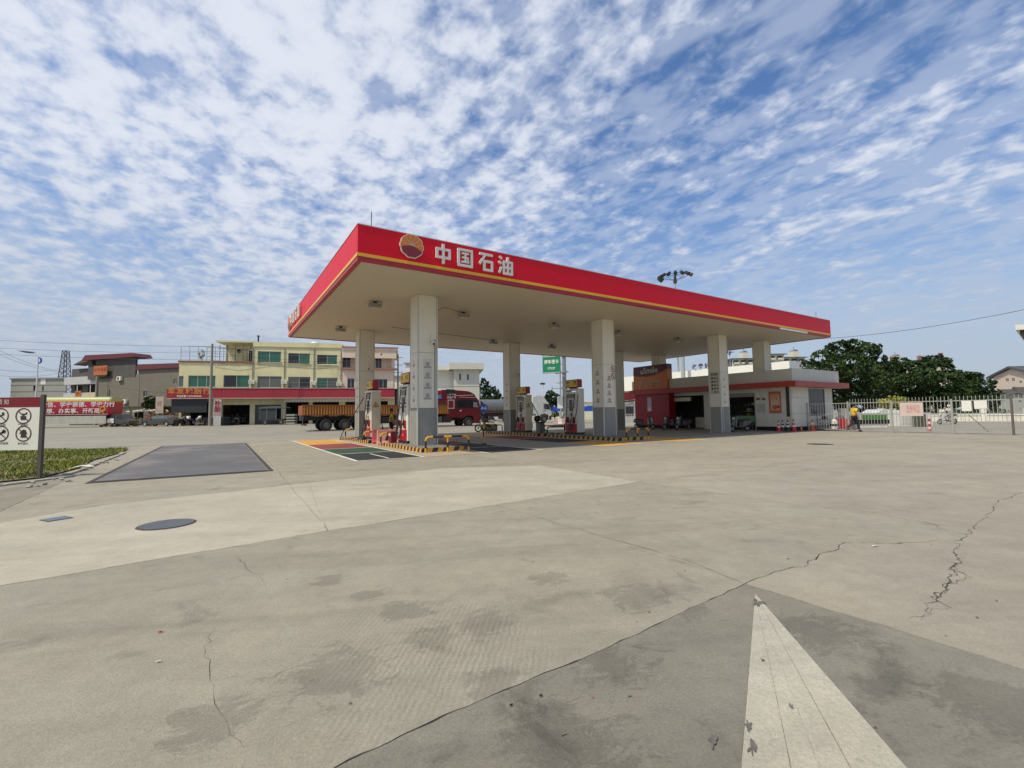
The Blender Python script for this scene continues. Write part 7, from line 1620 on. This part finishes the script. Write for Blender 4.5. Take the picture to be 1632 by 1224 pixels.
def wire(p, q, sag, label, r=.02, n=18):
    pts = [p.lerp(q, k / n) - Vector((0, 0, sag * 4 * (k / n) * (1 - k / n))) for k in range(n + 1)]; o = MB().tube(pts, r, 5).build('overhead_wire', WIRE); props(o, label, 'wire', 'overhead wires'); return o
for i, (ya, yb2) in enumerate(((541, 552), (553.5, 562.5), (563, 573.5))):
    wire(at(-60, ya - 2, 62), at(335, yb2, 57.5), .25, ['highest wire from the left border to the pole', 'middle wire from the left border to the pole', 'lowest wire from the left border to the pole'][i], .018)
    wire(at(335, yb2, 57.5), at(634, yb2 + 16, 70), .4, ['highest', 'middle', 'lowest'][i] + ' wire crossing in front of the yellow building', .016)
for i, (a_, b_) in enumerate((((-20, 548), (100, 592)), ((-20, 556), (104, 594)), ((-20, 586), (104, 586)), ((-20, 596), (104, 592)))):
    wire(at(*a_, 120), at(*b_, 150), 1.2, ['steepest faint cable sweeping down to the lattice tower', 'second faint cable sweeping down to the lattice tower', 'upper level cable running to the lattice tower', 'lower level cable running to the lattice tower'][i], .035)
wire(at(153, 612, 70), at(290, 627, 61), .25, 'thin pale service wire across the cement wall', .02)
wire(at(1290, 541, 60), at(1700, 479, 40), .6, 'single black wire at the upper right running to the canopy corner', .022)
# lattice tower
bT = at(101, 640, 150); zt = at(101, 559, 150).z; t = thing('lattice_tower', 'dark steel lattice tower behind the notice board', 'tower', (bT.x, bT.y, 0), .2)
LS = mat('lattice_steel', (.06, .065, .07), .6); m = MB(); n = 14
def hw_(k): return 1.9 - 1.3 * k / n
for sx_ in (-1, 1):
    for sy_ in (-1, 1): MB().tube([(sx_ * hw_(0), sy_ * hw_(0), 0), (sx_ * hw_(n), sy_ * hw_(n), zt)], .12, 5).build('leg', LS, t)
for k in range(n):
    z0, z1 = zt * k / n, zt * (k + 1) / n; a_, b_ = hw_(k), hw_(k + 1); m = MB()
    for (p, q) in (((-1, -1), (1, -1)), ((1, -1), (1, 1)), ((1, 1), (-1, 1)), ((-1, 1), (-1, -1))):
        m.tube([(p[0] * a_, p[1] * a_, z0), (q[0] * b_, q[1] * b_, z1)], .055, 4); m.tube([(q[0] * a_, q[1] * a_, z0), (p[0] * b_, p[1] * b_, z1)], .055, 4); m.tube([(p[0] * b_, p[1] * b_, z1), (q[0] * b_, q[1] * b_, z1)], .06, 4)
    m.build('lattice_bay', LS, t)
# street lamp, left
Y = 64; b = G0(56, Y); zt = at(56, 570, Y).z; t = thing('street_lamp', 'tall white street lamp with a blue crescent ornament at the left', 'street lamp', b, 0)
LW = mat('lamp_white', (.7, .7, .72), .4); MB().cyl((0, 0, 0), (0, 0, zt - b.z), .14, .06, n=10).build('pole', LW, t, True); MB().cyl((0, 0, 0), (0, 0, 3.4), .22, .17, n=10).build('pole_base', LW, t, True)
m = MB(); m.tube([(0, 0, zt - b.z), (-.4, 0, zt - b.z + .5), (-1.6, 0, zt - b.z + .85), (-2.6, 0, zt - b.z + 1.0)], .04, 6); m.build('arm', LW, t); MB().prism([(-2.9, zt - b.z + 1.0), (-2.2, zt - b.z + .98), (-.4, zt - b.z + .78), (-1.2, zt - b.z + .62), (-1.7, zt - b.z + .68)], 'y', -.12, .12).build('lamp_head', mat('lamp_blue', (.04, .05, .16), .4), t)
P = [(.1 + .45 * math.cos(a), -.2 + .45 * math.sin(a)) for a in [R(-95 + 19 * k) for k in range(11)]] + [(.02 + .33 * math.cos(a), -.2 + .36 * math.sin(a)) for a in [R(95 - 19 * k) for k in range(11)]]
MB().prism([(x, z + zt - b.z - .2) for x, z in P], 'y', -.05, .05).build('crescent', mat('crescent_blue', (.03, .05, .35), .4), t)
# high mast beyond the canopy
def highmast(px, ytop, Y, label, sc, nl=9):
    b = gx(px, Y); zt = at(px, ytop, Y).z; t = thing('high_mast_lamp', label, 'mast', b, .3); MB().cyl((0, 0, 0), (0, 0, zt), .28 * sc, .10 * sc, n=10).build('mast', STEEL, t, True)
    m = MB(); 
    for k in range(12):
        a = k * PI / 6; a2 = a + PI / 6; m.tube([(2.2 * sc * math.cos(a), 2.2 * sc * math.sin(a), zt + .1), (2.2 * sc * math.cos(a2), 2.2 * sc * math.sin(a2), zt + .1)], .04 * sc, 4)
        if k % 2 == 0: m.tube([(0, 0, zt - .9 * sc), (2.2 * sc * math.cos(a), 2.2 * sc * math.sin(a), zt + .1)], .035 * sc, 4); m.tube([(0, 0, zt + .3), (2.2 * sc * math.cos(a), 2.2 * sc * math.sin(a), zt + .1)], .03 * sc, 4)
    m.build('ring_frame', BLK, t); MB().cyl((0, 0, zt - 1.2 * sc), (0, 0, zt + .2), .35 * sc, .2 * sc, n=10).build('hub', BLK, t); MB().cyl((0, 0, zt), (0, 0, zt + 1.0 * sc), .03 * sc, n=5).build('spike', BLK, t)
    for k in range(nl):
        a = 2.0 + k * .42; x, y = 2.4 * sc * math.cos(a), 2.4 * sc * math.sin(a); m = MB(); m.cyl((x, y, zt + .25 * sc), (x * 1.28, y * 1.28, zt - .25 * sc), .28 * sc, .36 * sc, n=8); m.build('floodlight', BLK, t)
    return t
highmast(1083.5, 441, 85, 'high mast with a ring of black floodlights rising above the canopy', 1.0)
highmast(1167, 562, 190, 'far floodlight mast seen in the gap right of the third front column', .9, 6)
highmast(1170, 589, 150, 'low distant floodlight cluster over the toll canopy', .7, 4)
b = gx(1091, 75); zt = at(1091, 566, 75).z; t = thing('steel_pole', 'plain pale pole rising behind the toll canopy', 'pole', b, 0); MB().cyl((0, 0, 0), (0, 0, zt + 2), .35, .3, n=12).build('pole', mat('pole_pale', (.38, .42, .45), .5), t, True)
b = gx(866.5, 78); zt = at(866.5, 612, 78).z; t = thing('camera_pole', 'thin pale lamp post beside the white lorry cab', 'pole', b, 0); MB().cyl((0, 0, 0), (0, 0, zt), .10, .07, n=8).build('pole', LW, t, True); MB().bbox(-.5, .3, -.15, .15, zt - .1, zt + .2, .03).build('head', BLK, t)
# green gantry sign and post
Y = 60; t = thing('green_road_sign', 'green motorway sign with white characters and STOP, half hidden by the canopy', 'sign', (0, Y, 0), 0)
a_, b_ = at(865, 596, Y), at(892, 592, Y); fs_ = Face((a_.x, Y), (b_.x, Y - .9)); zb1 = at(866, 595.5, Y).z; zt1 = zb1 + (596 - 566) / FPX * Y * .97
t.location = (a_.x, Y, 0); t.rotation_euler = (0, 0, fs_.rot); Wd = fs_.len; GRN = mat('sign_green', (.005, .20, .10), .4, var=.04)
MB().box(0, Wd, 0, .08, zb1, zb1 + 2.25).build('lower_panel', GRN, t); MB().box(0, Wd, 0, .08, zb1 + 2.33, zb1 + 4.4).build('upper_panel', GRN, t)
m = MB()
for z in (zb1 + .07, zb1 + 2.15, zb1 + 2.4): m.box(.06, Wd - .06, -.006, 0, z, z + .05)
m.build('border', WHITE, t); text('lettering', '停车领卡', .56, WHITE, t, (Wd / 2, -.01, zb1 + 1.45), bold=.015, sx=.88); text('lettering', 'STOP', .42, WHITE, t, (Wd / 2, -.01, zb1 + .62), bold=.008); text('lettering', '收费车道', .5, WHITE, t, (Wd / 2, -.01, zb1 + 2.75), bold=.01, sx=.88)
b = gx(900.5, 62); zt = at(900, 545, 62).z; t = thing('sign_mast', 'thick grey steel mast with collars and arms beside the green sign', 'mast', b, 0)
MB().cyl((0, 0, 0), (0, 0, zt), .30, .24, n=14).build('mast', mat('mast_steel', (.30, .31, .32), .45, metal=.4, var=.2), t, True)
for z in (zt * .82, zt * .62, zt * .42): MB().cyl((0, 0, z), (0, 0, z + .22), .42, n=14).build('collar', STEEL, t); MB().tube([(-1.6, 0, z + .1), (.7, 0, z + .1)], .05, 6).build('arm', STEEL, t)
MB().box(-.1, .5, -.5, -.2, 3.2, 4.1).build('control_box', BLK, t); MB().box(-1.0, -.3, -.4, -.1, 2.0, 3.6).build('white_cabinet', WHITE, t)
m = MB(); 
for k in range(4): a = k * PI / 2 + .6; m.tube([(0, 0, 1.6), (1.0 * math.cos(a), 1.0 * math.sin(a), 0)], .05, 5)
m.build('stay', BLK, t)
b = gx(894, 64); t = thing('thin_mast', 'slender mast with small cameras just left of the thick mast', 'mast', b, 0); MB().cyl((0, 0, 0), (0, 0, at(894, 572, 64).z), .12, .09, n=8).build('pole', STEEL, t, True)
for k in range(4): MB().box(-.5, .3, -.05, .05, 5.5 + k * 1.3, 5.6 + k * 1.3).build('bracket', STEEL, t); MB().box(-.7, -.4, -.12, .12, 5.55 + k * 1.3, 5.85 + k * 1.3).build('camera', BLK if k % 2 else WHITE, t)
for i, (px_, c) in enumerate(((887, 0), (893, 1), (899, 0))):
    t = thing('water_barrier', ['pink barrier at the left of the mast foot', 'white barrier at the middle of the mast foot', 'pink barrier at the right of the mast foot'][i], 'barrier', gx(px_, 57), .1, 'barriers at the mast foot'); MB().prism([(-.3, 0), (.3, 0), (.2, .25), (.14, .7), (-.14, .7), (-.2, .25)], 'x', -.35, .35).build('body', mat('barrier_pink', (.55, .32, .33), .6) if not c else WHITE, t); MB().box(-.36, .36, -.31, .31, 0, .06).build('foot', BLK, t)
# hoarding: blue over cream
a_ = gx(868, 92); b_ = gx(1016, 88); fh = Face((a_.x, a_.y), (b_.x, b_.y)); t = thing('site_hoarding', 'long hoarding with a blue top band and cream lower panels', 'hoarding', (a_.x, a_.y, 0), fh.rot)
zt = fh.sz(900, 648)[1]; zm = fh.sz(900, 655.5)[1]; nP = 12; HB = mat('hoarding_blue', (.01, .06, .42), .5, var=.08); HC = mat('hoarding_cream', (.55, .56, .45), .7, var=.08)
for k in range(nP): MB().box(fh.len * k / nP + .03, fh.len * (k + 1) / nP - .03, 0, .08, 0, zm).build('cream_panel', HC, t); MB().box(fh.len * k / nP + .01, fh.len * (k + 1) / nP - .01, -.03, .08, zm, zt).build('blue_panel', HB, t)
t = thing('far_white_building', 'low white building beyond the blue hoarding', 'building', gx(905, 120), 0); hh = at(905, 641, 120).z
wall(t, 0, 19, 0, hh, [(1, 3, hh - 2.4, hh - 1), (5, 7, hh - 2.4, hh - 1), (9, 11, hh - 2.4, hh - 1), (13, 15, hh - 2.4, hh - 1)], WHT); MB().box(-.3, 19.3, -.4, 8, hh, hh + .3).build('roof', WHITE, t)
for k in range(4): MB().box(1 + 4 * k, 3 + 4 * k, .15, .2, hh - 2.4, hh - 1).build('window', GLASS, t)
# ================================================================== FAR BLOCKS
AP = mat('apartment_white', (.62, .60, .54), .8, var=.04); APR = mat('apartment_roof', (.16, .17, .2), .7)
def block(px0, px1, ytop, Y, label, towers=True, floors=5):
    a_ = gx(px0, Y); b_ = gx(px1, Y); f = Face((a_.x, a_.y), (b_.x, b_.y)); zt = f.sz((px0 + px1) / 2, ytop)[1]; t = thing('apartment_block', label, 'building', (a_.x, a_.y, 0), f.rot); n = max(2, round(f.len / 4.6)); hs = []
    fh_ = 3.1
    for j in range(floors):
        for i in range(n):
            s0 = f.len * (i + .14) / n; s1 = f.len * (i + .86) / n; z1 = zt - .7 - j * fh_; hs.append((s0, s1, z1 - 1.9, z1))
    wall(t, 0, f.len, 0, zt, hs, AP, 0, .5); MB().box(0, f.len, .9, 12, 0, zt - .2).build('core', mat('recess_grey', (.10, .105, .11), .6), t)
    q = MB().box(0, f.len / n * .72, -.9, -.75, 0, 1.0).mesh('balcony', AP)
    for h in hs: obj('balcony', q, t, loc=(h[0], 0, h[2] - .3))
    MB().box(-1.0, f.len + 1.0, -1.6, 13, zt, zt + .35).build('roof', APR, t)
    if towers:
        MB().box(f.len * .45, f.len * .45 + 3.4, -.5, 4, zt + .35, zt + 3.6).build('stair_tower', AP, t); MB().box(f.len * .45 + 1.0, f.len * .45 + 2.4, -1.0, -.9, 0, zt - .5).build('stair_glazing', mat('recess_grey', (.10, .105, .11), .6), t)
        MB().prism([(f.len * .45, zt + 3.6), (f.len * .45 + 3.4, zt + 3.6), (f.len * .45 + 1.7, zt + 4.8)], 'y', -.5, 4).build('tower_roof', APR, t); MB().cyl((f.len * .45 + 1.7, 1.5, zt + 4.6), (f.len * .45 + 1.7, 1.5, zt + 6.5), .12, n=5).build('mast', BLK, t)
    return t
block(1171, 1206, 572, 260, 'far white apartment block seen left of the back column')
block(1228, 1254, 565, 250, 'far white apartment block just right of the back column', False)
block(1252, 1288, 570, 262, 'far white apartment block with a white stair tower next to the big tree')
block(1400, 1470, 577, 280, 'long far apartment block mostly hidden behind the trees', True)
block(1486, 1519, 572, 275, 'far apartment block at the right end with red roof sign', False)
for px_, py, lb, ch in ((1423, 573, 'left red roof sign on the far apartments', '锦'), (1466, 571, 'middle red roof character on the far apartments', '大'), (1500, 567, 'right red roof sign on the far apartments', '厦')):
    p = at(px_, py, 272); t = thing('roof_sign', lb, 'sign', p, 0); MB().box(-1.5, 1.5, .3, .4, -1.6, 1.6).build('frame', RL, t); text('lettering', ch, 3.4, mat('roof_sign_red', (.45, .05, .08), .5), t, (0, .25, 0), bold=.06)
# pink gable house
PG = mat('pink_house', (.55, .47, .43), .8, var=.04, dirt=.1); a_ = gx(1588, 96); b_ = gx(1650, 88); f = Face((a_.x, a_.y), (b_.x, b_.y)); t = thing('gabled_house', 'pale pink gabled house at the right behind the trees', 'house', (a_.x, a_.y, 0), f.rot)
ze = f.sz(1590, 600)[1]; zr_ = f.sz(1607, 588)[1]; sr = f.sz(1612, 590)[0]
hs = [f.rect(1602.5, 603, 1607.5, 608.5), f.rect(1612, 602.5, 1617, 608), f.rect(1624, 607, 1628.5, 611), f.rect(1614.5, 616, 1618, 620), f.rect(1625, 618.5, 1629, 623)]
wall(t, 0, f.len, 0, ze - .02, hs, PG); MB().prism([(0, ze), (sr * 2, ze), (sr, zr_)], 'y', 0, .3).build('gable', PG, t); MB().box(sr * 2, f.len, 0, 9, ze, ze + .1).build('eave', PG, t)
for h in hs: window(t, h, 2, (GD,), fw=.08)
MB().prism([(-1.0, ze - .35), (sr, zr_ + .1), (sr * 2 + 1, ze - .3), (sr * 2 + 1, ze), (sr, zr_ + .5), (-1.0, ze)], 'y', -.6, 11).build('roof', mat('slate_roof', (.07, .075, .09), .7), t)
MB().box(-.01, .3, .3, 10, 0, ze - .3).build('side_wall', PG, t); MB().box(0, f.len, -.05, 0, ze * .62, ze * .62 + .15).build('string_course', mat('pink_line', (.5, .42, .38), .8), t)
a_ = gx(1588, 74); b_ = gx(1660, 72); f = Face((a_.x, a_.y), (b_.x, b_.y)); t = thing('grey_shed', 'pale grey shed with low gable roof beside the right end of the fence', 'shed', (a_.x, a_.y, 0), f.rot)
ze = f.sz(1600, 634)[1]; zr_ = f.sz(1618, 627)[1]; sr = f.sz(1618, 630)[0]; SG = mat('shed_grey', (.33, .35, .35), .6, var=.06)
hs = [f.rect(1623, 638, 1628, 642), f.rect(1624, 651, 1627.5, 655)]
wall(t, 0, f.len, 0, ze - .01, hs, SG); MB().prism([(0, ze), (sr * 2, ze), (sr, zr_)], 'y', 0, .3).build('gable', SG, t)
for h in hs: window(t, h, 1, (GD,))
MB().prism([(-.6, ze - .15), (sr, zr_ + .05), (sr * 2 + .6, ze - .15), (sr * 2 + .6, ze + .1), (sr, zr_ + .35), (-.6, ze + .1)], 'y', -.4, 8).build('roof', mat('shed_roof', (.12, .12, .12), .7), t); MB().box(sr - 1.4, sr - .2, 0, 1.4, zr_ + .1, zr_ + .7).build('vent', mat('shed_roof', (.12, .12, .12), .7), t); MB().box(sr + .3, sr + 1.5, 0, 1.4, zr_ + .15, zr_ + 1.0).build('vent', mat('shed_roof', (.12, .12, .12), .7), t)
